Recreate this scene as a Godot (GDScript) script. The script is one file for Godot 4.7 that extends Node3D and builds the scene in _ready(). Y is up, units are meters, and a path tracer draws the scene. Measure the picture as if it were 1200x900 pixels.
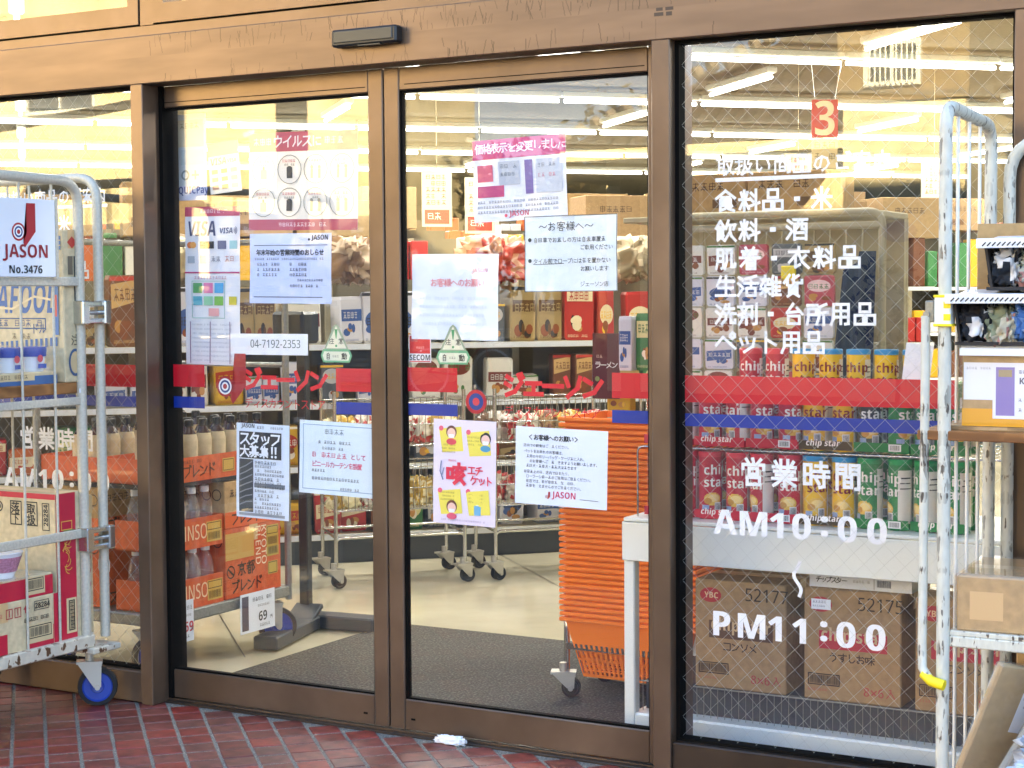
extends Node3D
# A corner shop front: sliding doors and wired windows, two roll cages outside, the lit shop floor inside, sunlit houses across the street behind the camera.

const E1 := Vector3(0.70711, 0, -0.70711)    # the shop's own axes stand at 45 degrees to the chamfered entrance
const E2 := Vector3(-0.70711, 0, -0.70711)
const UPV := Vector3.UP

var M := {}
var counts := {}
var rng := RandomNumberGenerator.new()

static func lin(hex: String) -> Color:
	return Color.html(hex).srgb_to_linear()

class Bag:
	var v := PackedVector3Array()
	var n := PackedVector3Array()
	var c := PackedColorArray()
	var t := PackedVector2Array()
	func tri(a: Vector3, b: Vector3, d: Vector3, col := Color.WHITE) -> void:
		var m := (b - a).cross(d - a).normalized()
		v.append(a); v.append(d); v.append(b)
		for k in 3:
			n.append(m); c.append(col); t.append(Vector2.ZERO)
	func quad(a: Vector3, b: Vector3, d: Vector3, e: Vector3, col := Color.WHITE) -> void:
		var m := (b - a).cross(e - a)
		if m.length_squared() < 1e-18:
			m = (d - b).cross(e - b)
		m = m.normalized()
		for p: Vector3 in [a, d, b, a, e, d]:
			v.append(p); n.append(m); c.append(col)
		for q: Vector2 in [Vector2(0, 1), Vector2(1, 0), Vector2(1, 1), Vector2(0, 1), Vector2(0, 0), Vector2(1, 0)]:
			t.append(q)
	func squad(p: Array, m: Array, col: Color) -> void:
		for k: int in [0, 2, 1, 0, 3, 2]:
			v.append(p[k]); n.append(m[k]); c.append(col); t.append(Vector2.ZERO)
	func box(at: Vector3, size: Vector3, col := Color.WHITE, bs := Basis()) -> void:
		var h := size * 0.5
		var x := bs.x * h.x
		var y := bs.y * h.y
		var z := bs.z * h.z
		quad(at - x - y + z, at + x - y + z, at + x + y + z, at - x + y + z, col)
		quad(at + x - y - z, at - x - y - z, at - x + y - z, at + x + y - z, col)
		quad(at + x - y + z, at + x - y - z, at + x + y - z, at + x + y + z, col)
		quad(at - x - y - z, at - x - y + z, at - x + y + z, at - x + y - z, col)
		quad(at - x + y + z, at + x + y + z, at + x + y - z, at - x + y - z, col)
		quad(at - x - y - z, at + x - y - z, at + x - y + z, at - x - y + z, col)
	func span(lo: Vector3, hi: Vector3, col := Color.WHITE) -> void:
		box((lo + hi) * 0.5, (hi - lo).abs(), col)
	func cbox(at: Vector3, size: Vector3, ch: float, col := Color.WHITE, bs := Basis()) -> void:
		var h := size * 0.5
		var f := func(sx: float, sy: float, sz: float, k: int) -> Vector3:
			var p := Vector3(sx * (h.x - (0.0 if k == 0 else ch)), sy * (h.y - (0.0 if k == 1 else ch)), sz * (h.z - (0.0 if k == 2 else ch)))
			return at + bs * p
		for s: float in [-1.0, 1.0]:
			for k in 3:
				var q: Array = []
				for w: Vector2 in [Vector2(-1, -1), Vector2(1, -1), Vector2(1, 1), Vector2(-1, 1)]:
					var a := [s, w.x, w.y] if k == 0 else ([w.y, s, w.x] if k == 1 else [w.x, w.y, s])
					q.append(f.call(a[0], a[1], a[2], k))
				if s > 0:
					quad(q[0], q[1], q[2], q[3], col)
				else:
					quad(q[3], q[2], q[1], q[0], col)
			for r: float in [-1.0, 1.0]:
				edge(f.call(s, r, -1.0, 0), f.call(s, r, 1.0, 0), f.call(s, r, 1.0, 1), f.call(s, r, -1.0, 1), at, col)
				edge(f.call(s, -1.0, r, 0), f.call(s, 1.0, r, 0), f.call(s, 1.0, r, 2), f.call(s, -1.0, r, 2), at, col)
				edge(f.call(-1.0, s, r, 1), f.call(1.0, s, r, 1), f.call(1.0, s, r, 2), f.call(-1.0, s, r, 2), at, col)
				for w: float in [-1.0, 1.0]:
					var a: Vector3 = f.call(s, r, w, 0)
					var b: Vector3 = f.call(s, r, w, 1)
					var d: Vector3 = f.call(s, r, w, 2)
					if (b - a).cross(d - a).dot(a - at) > 0: tri(a, b, d, col)
					else: tri(a, d, b, col)
	func edge(a: Vector3, b: Vector3, d: Vector3, e: Vector3, at: Vector3, col: Color) -> void:
		if (b - a).cross(e - a).dot((a + d) * 0.5 - at) > 0: quad(a, b, d, e, col)
		else: quad(e, d, b, a, col)
	func tube(p: PackedVector3Array, r: float, seg := 8, col := Color.WHITE, r2 := -1.0, closed := false) -> void:
		var last := Vector3.ZERO
		var rings: Array = []
		var norms: Array = []
		var m := p.size()
		for i in m:
			var d := (p[mini(i + 1, m - 1)] - p[maxi(i - 1, 0)]).normalized()
			if closed:
				d = (p[(i + 1) % m] - p[(i - 1 + m) % m]).normalized()
			var x := last - d * last.dot(d)
			if x.length_squared() < 1e-6:
				x = d.cross(Vector3.UP if absf(d.y) < 0.9 else Vector3.RIGHT)
			x = x.normalized()
			last = x
			var y := d.cross(x)
			var rr := r if r2 < 0 else lerpf(r, r2, float(i) / maxf(1, m - 1))
			var ring: Array = []
			var nr: Array = []
			for k in seg:
				var a := TAU * k / seg
				var q := x * cos(a) + y * sin(a)
				ring.append(p[i] + q * rr)
				nr.append(q)
			rings.append(ring); norms.append(nr)
		for i in (m if closed else m - 1):
			var j := (i + 1) % m
			for k in seg:
				var l := (k + 1) % seg
				squad([rings[i][k], rings[i][l], rings[j][l], rings[j][k]], [norms[i][k], norms[i][l], norms[j][l], norms[j][k]], col)
		if not closed:
			for k in seg:
				var l := (k + 1) % seg
				tri(p[0], rings[0][l], rings[0][k], col)
				tri(p[m - 1], rings[m - 1][k], rings[m - 1][l], col)
	func rod(a: Vector3, b: Vector3, r: float, seg := 8, col := Color.WHITE, r2 := -1.0) -> void:
		tube(PackedVector3Array([a, b]), r, seg, col, r2)
	func lathe(prof: Array, seg: int, xf := Transform3D(), col := Color.WHITE) -> void:
		for i in prof.size() - 1:
			var a: Vector2 = prof[i]
			var b: Vector2 = prof[i + 1]
			var d := (b - a).normalized()
			var nn := Vector2(d.y, -d.x)
			for k in seg:
				var a0 := TAU * k / seg
				var a1 := TAU * (k + 1) / seg
				var d0 := Vector3(cos(a0), 0, -sin(a0))
				var d1 := Vector3(cos(a1), 0, -sin(a1))
				var y := Vector3.UP
				var m0 := (xf.basis * (d0 * nn.x + y * nn.y)).normalized()
				var m1 := (xf.basis * (d1 * nn.x + y * nn.y)).normalized()
				squad([xf * (d0 * a.x + y * a.y), xf * (d1 * a.x + y * a.y), xf * (d1 * b.x + y * b.y), xf * (d0 * b.x + y * b.y)], [m0, m1, m1, m0], col)
	func disc(at: Vector3, nrm: Vector3, r: float, seg := 20, col := Color.WHITE) -> void:
		var x := nrm.cross(Vector3.UP if absf(nrm.y) < 0.9 else Vector3.RIGHT).normalized()
		var y := nrm.cross(x)
		for k in seg:
			tri(at, at + (x * cos(TAU * k / seg) + y * sin(TAU * k / seg)) * r, at + (x * cos(TAU * (k + 1) / seg) + y * sin(TAU * (k + 1) / seg)) * r, col)
	func mesh() -> ArrayMesh:
		var arr := []
		arr.resize(Mesh.ARRAY_MAX)
		arr[Mesh.ARRAY_VERTEX] = v
		arr[Mesh.ARRAY_NORMAL] = n
		arr[Mesh.ARRAY_COLOR] = c
		arr[Mesh.ARRAY_TEX_UV] = t
		var am := ArrayMesh.new()
		am.add_surface_from_arrays(Mesh.PRIMITIVE_TRIANGLES, arr)
		return am

# A printer lays ink on one flat face: x to the right, y down, in metres from the face's top left corner.
class Pr:
	static var words := {}
	static var font: SystemFont
	static var font_plain: SystemFont
	var b := Bag.new()
	var o: Vector3
	var r: Vector3
	var u: Vector3
	var n: Vector3
	var lay := 0.0004
	var k := 0
	var wave := 0.0
	var cell := 0.02
	var rn := RandomNumberGenerator.new()
	func _init(at: Vector3, right := Vector3.RIGHT, up := Vector3.UP, wv := 0.0, sd := 1) -> void:
		o = at; r = right.normalized(); u = up.normalized(); n = r.cross(u).normalized(); wave = wv; rn.seed = sd
	func bulge(x: float, y: float) -> float:
		return 0.0 if wave == 0.0 else wave * (sin(x * 23.0 + y * 9.0 + o.x * 5.0) * 0.6 + sin(x * 11.0 - y * 31.0 + o.y * 7.0) * 0.4 + 0.16 * sin(x * 61.0 + y * 34.0) + 0.12 * sin(x * 38.0 - y * 83.0))
	func at(x: float, y: float, l: float) -> Vector3:
		return o + r * x - u * y + n * (l + bulge(x, y))
	func q4(a: Vector2, b2: Vector2, c2: Vector2, d: Vector2, l: float, col: Color) -> void:
		b.quad(at(d.x, d.y, l), at(c2.x, c2.y, l), at(b2.x, b2.y, l), at(a.x, a.y, l), col)
	func rect(x: float, y: float, w: float, h: float, col: Color) -> void:
		lay += 0.0001
		var nx := 1 if wave == 0.0 else maxi(1, int(w / cell))
		var ny := 1 if wave == 0.0 else maxi(1, int(h / cell))
		for i in nx:
			for j in ny:
				var x0 := x + w * i / nx
				var x1 := x + w * (i + 1) / nx
				var y0 := y + h * j / ny
				var y1 := y + h * (j + 1) / ny
				q4(Vector2(x0, y0), Vector2(x1, y0), Vector2(x1, y1), Vector2(x0, y1), lay, col)
	func frame(x: float, y: float, w: float, h: float, e: float, col: Color) -> void:
		rect(x, y, w, e, col); lay -= 0.0001
		rect(x, y + h - e, w, e, col); lay -= 0.0001
		rect(x, y + e, e, h - 2 * e, col); lay -= 0.0001
		rect(x + w - e, y + e, e, h - 2 * e, col)
	func seg(a: Vector2, d: Vector2, w: float, col: Color) -> void:
		var t := (d - a)
		var ln := t.length()
		t = t / ln if ln > 1e-6 else Vector2.RIGHT
		var s := Vector2(-t.y, t.x) * w * 0.5
		var a2 := a - t * w * 0.5
		var d2 := d + t * w * 0.5
		k += 1
		var l := lay + 0.0001 + (k % 8) * 0.00004
		var parts := 1 if wave == 0.0 else maxi(1, int(a2.distance_to(d2) / cell))
		for i in parts:
			var p := a2.lerp(d2, float(i) / parts)
			var q := a2.lerp(d2, float(i + 1) / parts)
			q4(p - s, q - s, q + s, p + s, l, col)
	func line(p: Array, w: float, col: Color) -> void:
		for i in p.size() - 1:
			seg(p[i], p[i + 1], w, col)
	func strokes(spec: String, x: float, y: float, sx: float, sy: float, w: float, col: Color) -> void:
		for part in spec.split(";", false):
			if part.begins_with("@"):
				var f := part.substr(1).split(" ", false)
				var lo := f[1].split_floats(",")
				var hi := f[2].split_floats(",")
				strokes(GLYPH[f[0]], x + lo[0] * sx, y + lo[1] * sy, sx * (hi[0] - lo[0]) / 100.0, sy * (hi[1] - lo[1]) / 100.0, w, col)
				continue
			var p: Array = []
			for s in part.split(" ", false):
				var q := s.split_floats(",")
				p.append(Vector2(x + q[0] * sx, y + q[1] * sy))
			line(p, w, col)
	func text(s: String, x: float, y: float, size: float, w: float, col: Color, pitch := 1.12, wide := 1.0) -> float:
		for ch in s:
			if GLYPH.has(ch):
				strokes(GLYPH[ch], x, y, size * wide / 100.0, size / 100.0, w * size, col)
			x += size * wide * pitch
		return x
	func mix(s: String, x: float, y: float, size: float, col: Color) -> void:     # a line of small print; signs that cannot be made out become a scrawl
		for ch in s:
			if GLYPH.has(ch): strokes(GLYPH[ch], x, y, size / 100.0, size / 100.0, size * 0.085, col)
			elif ch != " ": scrib(x, y, size * 0.9, size, col)
			x += size * 1.08
	func latin(s: String, x: float, y: float, size: float, col: Color, bold := true, wide := 1.0, italic := 0.0) -> float:
		var key := s + str(bold)
		if not words.has(key):
			var tm := TextMesh.new()
			tm.text = s
			tm.font = font if bold else font_plain
			tm.font_size = 100
			tm.pixel_size = 0.01
			tm.depth = 0.0
			tm.horizontal_alignment = HORIZONTAL_ALIGNMENT_LEFT
			tm.vertical_alignment = VERTICAL_ALIGNMENT_BOTTOM
			words[key] = [tm.get_faces(), tm.get_aabb()]
		var f: PackedVector3Array = words[key][0]
		var bb: AABB = words[key][1]
		lay += 0.0001
		var base := 0.0
		for p in f:
			base = minf(base, p.y)
		for i in range(0, f.size() - 2, 3):
			if absf(f[i].z) > 0.001 or absf(f[i + 1].z) > 0.001 or absf(f[i + 2].z) > 0.001:
				continue
			var e: Array = []
			for j in 3:
				var yy := f[i + j].y - bb.position.y
				e.append(at(x + (f[i + j].x - bb.position.x) * size * wide + italic * yy * size, y - yy * size, lay))
			if (e[1] - e[0]).cross(e[2] - e[0]).dot(n) > 0: b.tri(e[0], e[1], e[2], col)
			else: b.tri(e[0], e[2], e[1], col)
		return x + bb.size.x * size * wide
	func poly(p: Array, col: Color) -> void:
		lay += 0.0001
		for i in range(1, p.size() - 1):
			var a := at(p[0].x, p[0].y, lay)
			var d := at(p[i].x, p[i].y, lay)
			var e := at(p[i + 1].x, p[i + 1].y, lay)
			if (d - a).cross(e - a).dot(n) > 0: b.tri(a, d, e, col)
			else: b.tri(a, e, d, col)
	func oval(x: float, y: float, rx: float, ry: float, col: Color, sg := 22) -> void:
		var p: Array = []
		for i in sg:
			p.append(Vector2(x + rx * cos(TAU * i / sg), y + ry * sin(TAU * i / sg)))
		poly(p, col)
	func blot(x: float, y: float, rx: float, ry: float, col: Color) -> void:     # an oval made of short strips, for faces that will be bent
		for j in 10:
			var f := (j + 0.5) / 5.0 - 1.0
			var hw := rx * sqrt(1.0 - f * f)
			rect(x - hw, y + ry * (j / 5.0 - 1.0), hw * 2, ry / 5.0, col)
			lay -= 0.0001
		lay += 0.0001
	func arc(x: float, y: float, rad: float, w: float, col: Color, a0 := 0.0, a1 := TAU, sg := 18) -> void:
		var p: Array = []
		for i in sg + 1:
			var a := lerpf(a0, a1, float(i) / sg)
			p.append(Vector2(x + rad * cos(a), y + rad * sin(a)))
		line(p, w, col)
	func scrib(x: float, y: float, ln: float, h: float, col: Color, pitch := 1.05) -> void:   # writing too small to read: broken little strokes
		var x1 := x + ln
		var w := h * 0.085
		while x + h * 0.8 < x1:
			var p := rn.randi() % 5
			if p == 4 and rn.randf() < 0.5:
				x += h * pitch
				continue
			for j in (2 if p == 0 else 3):
				var yy := y + h * (0.14 + (0.5 if p == 0 else 0.34) * j + rn.randf_range(-0.05, 0.05))
				seg(Vector2(x + h * rn.randf_range(0.02, 0.2), yy), Vector2(x + h * rn.randf_range(0.62, 0.86), yy), w, col)
			if p in [1, 2]:
				seg(Vector2(x + h * 0.12, y + h * 0.14), Vector2(x + h * 0.12, y + h * 0.84), w, col)
				seg(Vector2(x + h * 0.78, y + h * 0.14), Vector2(x + h * 0.78, y + h * 0.84), w, col)
			if p != 2:
				var xv := x + h * rn.randf_range(0.38, 0.5)
				seg(Vector2(xv, y + h * 0.04), Vector2(xv, y + h * 0.95), w, col)
			if p in [0, 3]:
				seg(Vector2(x + h * 0.42, y + h * 0.45), Vector2(x + h * 0.06, y + h * 0.92), w, col)
				seg(Vector2(x + h * 0.48, y + h * 0.45), Vector2(x + h * 0.86, y + h * 0.92), w, col)
			x += h * pitch
	func bars(x: float, y: float, w: float, h: float, col: Color) -> void:
		var e := x
		lay += 0.0001
		while e < x + w:
			var bw := w * rn.randf_range(0.008, 0.032)
			q4(Vector2(e, y), Vector2(minf(e + bw, x + w), y), Vector2(minf(e + bw, x + w), y + h), Vector2(e, y + h), lay, col)
			e += bw + w * rn.randf_range(0.01, 0.03)

const GLYPH := {
	"口": "8,8 92,8 92,92 8,92 8,8", "日": "15,5 85,5 85,95 15,95 15,5;15,50 85,50", "目": "15,4 85,4 85,96 15,96 15,4;15,35 85,35;15,65 85,65",
	"木": "5,30 95,30;50,3 50,98;48,32 8,78;52,32 92,78", "米": "5,45 95,45;50,3 50,98;20,12 34,36;80,12 66,36;46,48 8,90;54,48 92,90",
	"氵": "20,8 80,22;6,38 66,52;8,96 84,62", "扌": "0,25 95,25;52,2 52,90 30,96;0,68 95,48", "女": "5,30 95,30;42,4 22,66 82,96;74,32 60,70 12,96",
	"又": "8,12 82,12 60,58 10,96;22,30 50,66 95,96", "月": "22,5 80,5 80,92 64,96;22,5 22,60 6,96;22,34 80,34;22,62 80,62",
	"貝": "22,4 78,4 78,72 22,72 22,4;22,26 78,26;22,49 78,49;38,76 12,98;62,76 90,98", "艹": "4,50 96,50;30,10 30,90;70,10 70,90",
	"隹": "30,4 8,40;26,28 26,98;28,34 96,34;30,54 90,54;30,74 90,74;28,94 98,94;60,10 60,94",
	"門": "8,6 8,98;8,8 42,8 42,40 8,40;8,24 42,24;58,40 58,8 92,8 92,96 80,96;58,24 92,24;58,40 92,40",
	"食": "50,2 4,36;50,2 96,36;30,32 70,32;24,44 76,44 76,70 24,70;24,57 76,57;24,44 24,94 46,86;46,70 66,86 92,96;82,74 66,84",
	"頁": "4,8 96,8;50,8 42,24;@目 16,22 84,80;36,82 8,98;64,82 94,98",
	"取": "2,10 52,10;12,10 12,80;42,10 42,96;12,32 42,32;12,54 42,54;0,84 52,72;@又 50,10 100,96",
	"扱": "@扌 0,2 38,98;44,12 78,12 72,40 92,40 78,70 42,97;54,12 52,60 34,96;54,44 72,76 98,96",
	"商": "50,0 50,14;6,16 94,16;32,18 40,32;68,18 60,32;8,98 8,34 92,34 92,94 80,96;40,36 34,56;60,36 68,56;@口 32,62 68,88",
	"品": "@口 22,0 78,44;@口 0,52 47,100;@口 53,52 100,100",
	"案": "50,0 50,12;10,30 10,12 90,12 90,30;12,46 88,46;46,18 30,56 66,66;70,46 58,60 22,68;@木 6,64 94,100",
	"内": "12,98 12,24 88,24 88,94 74,96;50,2 50,24 46,50 22,82;50,48 78,80", "料": "@米 0,2 52,98;60,16 74,30;56,42 70,56;50,78 100,62;84,2 84,98",
	"酒": "@氵 0,2 30,98;34,8 98,8;38,98 38,28 94,28 94,98;38,94 94,94;38,68 94,68;56,10 56,36 44,54;74,10 74,50 90,52",
	"肌": "@月 0,2 48,98;56,8 80,8 80,86 98,86 98,74;56,8 56,60 46,96", "着": "30,0 38,14;70,0 62,14;12,16 88,16;18,30 82,30;2,46 98,46;50,14 50,46;44,46 8,84;@目 28,54 86,100",
	"衣": "50,2 50,20;4,22 96,22;50,22 4,70;34,52 34,92 54,82;50,30 66,68 96,96;84,40 62,58", "飲": "@食 0,4 48,98;64,4 52,40;60,24 98,24 90,44;74,26 72,56 46,97;74,54 80,76 100,97",
	"生": "26,6 8,48;20,28 92,28;14,58 86,58;2,94 98,94;52,4 52,94", "活": "@氵 0,2 30,98;90,4 40,18;34,38 100,38;66,14 66,60;@口 40,58 92,98",
	"雑": "4,20 44,20;24,4 22,24 4,50;24,20 38,20 38,44 50,44;2,64 48,64;25,48 25,98;22,66 2,90;28,66 48,88;@隹 48,2 100,98",
	"貨": "32,2 6,36;22,22 22,46;74,4 46,22;52,2 52,38 92,38 92,26;@貝 16,48 84,100", "洗": "@氵 0,2 30,98;52,6 38,36;46,24 92,24;32,48 100,48;68,4 68,48;54,50 50,76 32,97;76,50 76,92 98,92 98,78",
	"剤": "30,0 30,14;2,16 60,16;48,18 30,44 2,56;12,18 34,46 60,54;20,52 20,76 6,98;42,52 42,98;20,66 42,66;70,14 70,70;92,2 92,94 78,97",
	"台": "46,4 18,44 80,38;66,22 92,50;@口 18,56 82,98", "所": "4,10 50,10;8,26 46,26 46,54 8,54;8,26 8,60 2,97;92,6 60,18;60,18 60,60 48,97;60,44 100,44;82,44 82,98",
	"用": "16,6 86,6 86,94 72,96;16,6 16,70 4,97;16,36 86,36;16,64 86,64;50,6 50,94", "営": "22,2 32,18;48,0 52,16;80,2 66,18;8,38 8,22 92,22 92,38;@口 30,34 70,60;@口 20,68 80,100",
	"業": "36,0 36,24;64,0 64,24;14,6 24,22;86,6 76,22;6,26 94,26;32,28 38,40;68,28 62,40;10,42 90,42;18,56 82,56;4,70 96,70;50,42 50,98;44,72 8,96;56,72 92,96",
	"時": "@日 0,8 36,88;50,16 92,16;70,2 70,36;42,36 100,36;42,56 100,56;82,40 82,92 66,96;52,66 62,82", "間": "@門 0,0 100,100;@日 30,50 70,92",
	"い": "14,16 14,66 28,84 40,66;74,22 86,50 84,70", "の": "52,18 40,74 24,82 10,64 20,34 50,18 80,28 90,56 76,80 54,92", "ご": "24,18 72,22;22,60 26,84 84,84;78,2 86,14;92,0 99,12",
	"お": "8,28 60,28;34,6 34,84 22,92 10,78 28,60 60,50 84,64 80,84 58,92;70,20 90,34", "へ": "4,62 36,30 96,78", "し": "26,6 26,72 42,92 66,90 88,66",
	"ら": "40,4 62,16;24,28 22,64 50,48 80,56 82,76 60,92 32,92", "せ": "4,42 96,36;30,14 30,82 44,90 84,90;70,8 68,56 56,64", "を": "12,20 82,18;48,4 22,52 42,44 54,60 54,72;88,42 50,58 30,76 36,92 86,92",
	"ま": "12,20 88,20;14,42 86,42;54,4 54,80 34,92 14,82 26,68 50,70 90,90", "た": "6,26 60,26;36,6 8,94;54,46 92,46;52,74 60,90 94,90", "す": "4,22 96,22;60,4 60,58 46,68 32,56 44,42 60,50 62,74 40,97",
	"う": "34,6 68,14;16,36 50,28 80,40 76,68 40,97", "に": "14,12 14,92;44,28 90,28;44,64 50,84 94,84", "て": "6,20 94,16 56,36 44,62 58,86 82,90", "と": "28,8 38,42;84,24 36,46 18,68 30,88 86,90",
	"ペ": "2,66 36,28 98,80;74,14 84,6 96,14 96,26 84,34 74,26 74,14", "ッ": "16,36 26,60;44,30 52,54;86,34 78,70 36,96", "ト": "34,4 34,97;34,36 82,62",
	"ジ": "14,12 36,24;6,42 28,54;12,94 54,78 88,36;72,4 80,18;88,0 96,14", "ェ": "16,40 84,40;50,40 50,88;8,88 92,88", "ー": "4,50 96,50", "ソ": "14,14 28,46;86,12 74,56 26,96", "ン": "10,18 40,34;10,90 56,74 92,28",
	"デ": "18,14 62,14;4,40 92,40;52,40 46,72 18,97;74,2 80,16;90,0 96,14", "ィ": "84,32 52,62 14,76;56,58 56,98", "ス": "12,14 80,14 60,54 8,94;56,54 94,94", "カ": "6,28 84,28 82,70 72,92 56,86;44,4 40,52 8,94",
	"ウ": "48,2 48,22;12,52 12,24 88,24 84,56 34,97", "ア": "6,14 92,14 56,50;46,32 42,68 10,96", "タ": "40,2 6,52;30,24 84,24 66,66 12,97;32,46 68,72", "フ": "8,14 86,14 76,54 18,95", "エ": "10,14 90,14;50,14 50,84;2,84 98,84",
	"チ": "80,6 20,20;4,46 96,46;52,16 52,50 20,97", "ケ": "30,2 6,50;24,28 96,28;64,28 60,64 24,97", "ラ": "16,8 84,8;8,34 90,34 76,70 24,97", "メ": "80,4 52,62 8,95;20,32 86,84", "ブ": "8,18 78,18 70,56 18,95;76,0 82,12;90,0 96,12",
	"レ": "22,6 22,90 92,46", "ド": "30,4 30,97;30,36 78,62;66,8 74,22;82,2 90,16", "コ": "10,14 86,14 86,90;8,88 86,88", "プ": "8,18 78,18 70,56 18,95;80,8 88,2 96,8 88,16 80,8", "イ": "84,6 50,44 6,60;54,42 54,98",
	"ル": "26,12 26,60 4,94;56,8 56,90 94,54", "ビ": "22,6 22,88 92,88;22,50 76,36;78,2 84,14;92,0 98,12", "ニ": "16,22 84,22;4,82 96,82", "テ": "20,14 80,14;4,42 96,42;54,42 46,74 20,97",
	"大": "4,34 96,34;50,2 50,34 38,68 4,97;52,40 66,72 96,97", "募": "@艹 6,0 94,22;@日 24,24 76,50;4,60 96,60;42,52 4,80;58,60 96,80;34,72 72,72 70,94 56,97;50,62 44,80 18,98",
	"集": "@隹 12,0 92,62;@木 4,62 96,100", "咳": "@口 0,24 32,74;66,2 66,18;38,20 100,20;62,22 50,44 80,40;84,34 46,68;92,54 42,96;74,74 96,96",
	"客": "50,0 50,12;8,30 8,12 92,12 92,30;40,22 12,50;36,32 74,32 48,56 6,70;32,38 64,56 96,68;@口 28,70 74,100",
	"様": "@木 0,2 42,98;54,2 60,14;86,2 80,14;46,18 98,18;50,34 94,34;44,50 100,50;72,18 72,94 62,96;48,64 62,70;60,72 44,92;94,60 80,72;78,68 100,94",
	"願": "4,8 52,8;10,8 10,60 0,97;@日 18,20 48,50;33,50 33,94 24,96;22,60 14,84;44,60 52,82;@頁 54,4 100,98", "年": "28,0 8,32;22,18 92,18;24,44 88,44;24,44 24,70;2,70 98,70;56,18 56,100",
	"末": "4,22 96,22;16,46 84,46;50,2 50,98;46,50 6,88;54,50 94,88", "始": "@女 0,4 46,96;68,4 50,42 92,36;82,22 98,48;@口 54,56 94,96",
	"価": "26,2 4,42;18,30 18,98;32,12 98,12;38,34 38,94;38,34 94,34 94,94;38,90 94,90;56,14 56,90;74,14 74,90", "格": "@木 0,2 42,98;66,2 46,34;60,16 90,16 74,40 44,60;56,22 74,44 100,56;@口 56,64 92,98",
	"表": "12,12 88,12;18,28 82,28;4,44 96,44;50,0 50,44;44,46 4,76;34,62 34,96 54,86;52,46 68,76 96,96;84,56 64,72", "示": "20,10 80,10;4,36 96,36;50,36 50,92 36,96;28,54 8,84;72,54 94,82",
	"変": "50,0 50,12;4,14 96,14;38,16 36,38 24,50;62,16 62,48;18,24 6,42;80,22 94,40;44,46 14,74;40,56 78,56 56,80 10,98;30,64 56,82 92,97", "更": "6,8 94,8;18,22 82,22 82,60 18,60 18,22;18,41 82,41;50,8 48,70 6,97;20,64 50,86 96,97",
	"京": "50,0 50,16;4,18 96,18;@口 24,28 76,56;50,58 50,94 38,97;28,66 10,90;72,66 92,88", "都": "10,18 48,18;29,2 29,38;2,38 60,38;54,8 4,60;@日 16,50 48,98;66,98 66,6 94,6 80,40 96,62 78,78",
	"味": "@口 0,20 30,72;40,26 96,26;34,50 100,50;67,2 67,98;64,54 36,88;70,54 98,88", "入": "34,4 52,4 52,30 6,97;54,34 96,97", "注": "@氵 0,2 30,98;56,2 72,14;38,24 98,24;42,56 94,56;32,94 100,94;67,24 67,94",
	"意": "50,0 50,8;12,10 88,10;32,12 38,24;68,12 62,24;2,26 98,26;@日 24,34 76,66;14,74 6,96;34,72 34,94 70,96;50,70 58,80;82,74 94,92", "自": "52,0 40,14;@目 16,14 84,100",
	"動": "52,2 8,12;2,22 60,22;10,32 52,32 52,58 10,58 10,32;10,45 52,45;31,12 31,92;6,76 58,76;0,94 62,88;62,28 96,28 92,88 78,96;78,4 76,50 58,97", "円": "14,98 14,10 86,10 86,92 74,96;14,48 86,48;50,10 50,48",
	"下": "4,10 96,10;48,10 48,98;54,34 80,54", "落": "@艹 4,0 96,20;@氵 0,24 32,98;56,24 38,50;52,36 86,36 64,60 34,76;52,42 68,56 98,72;@口 50,74 90,100", "〜": "2,60 20,42 36,44 62,58 80,58 98,40", "・": "42,46 58,46;42,54 58,54",
	"は": "14,10 12,92;40,30 96,30;70,8 70,80 54,92 40,80 52,66 94,88", "が": "8,30 62,28 60,80 46,92;36,6 12,92;74,26 90,56;80,2 86,12;92,0 98,10", "で": "6,24 80,18 50,40 42,66 56,88 78,90;78,40 84,52;90,34 96,46", "く": "72,6 22,48 74,94",
	"だ": "6,26 54,26;34,6 8,94;50,48 84,48;48,76 56,90 88,90;80,4 86,16;92,0 98,12", "さ": "8,28 90,22;50,4 70,52;26,58 22,80 46,94 78,92", "れ": "24,6 24,96;6,30 40,26 6,78;40,40 62,26 70,40 66,84 96,84", "よ": "54,6 54,78 34,92 16,80 30,68 54,72 90,92;54,34 86,30",
	"な": "6,24 52,22;32,6 10,56;70,18 92,32;64,36 64,78 46,92 30,80 44,68 92,92", "り": "26,8 22,52;70,6 74,52 44,97", "つ": "6,36 60,24 92,46 84,72 40,92", "か": "6,30 60,28 58,82 44,92;34,6 10,92;74,24 94,56", "る": "18,12 76,12 20,62 60,46 88,66 76,90 44,94 38,80 54,76",
	"ん": "46,4 8,94;24,62 44,50 52,88 70,90 94,62", "き": "12,22 82,16;10,42 90,36;44,4 74,62;26,66 30,88 78,92", "も": "46,4 40,80 58,94 86,80 84,60;12,32 74,32;10,54 72,54", "え": "36,4 64,14;16,34 76,34 10,94 44,64 54,90 94,90",
	"キ": "10,32 88,26;6,62 94,56;40,4 62,97", "リ": "24,8 24,60;76,6 76,56 36,97", "シ": "20,12 44,22;10,38 34,48;14,94 60,78 92,36", "ロ": "14,16 86,16 86,90 14,90 14,16", "バ": "26,24 6,86;60,24 90,84;74,4 80,16;90,0 96,12", "グ": "34,2 8,46;30,22 82,22 68,62 24,97;78,0 84,10;92,0 98,10",
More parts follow.
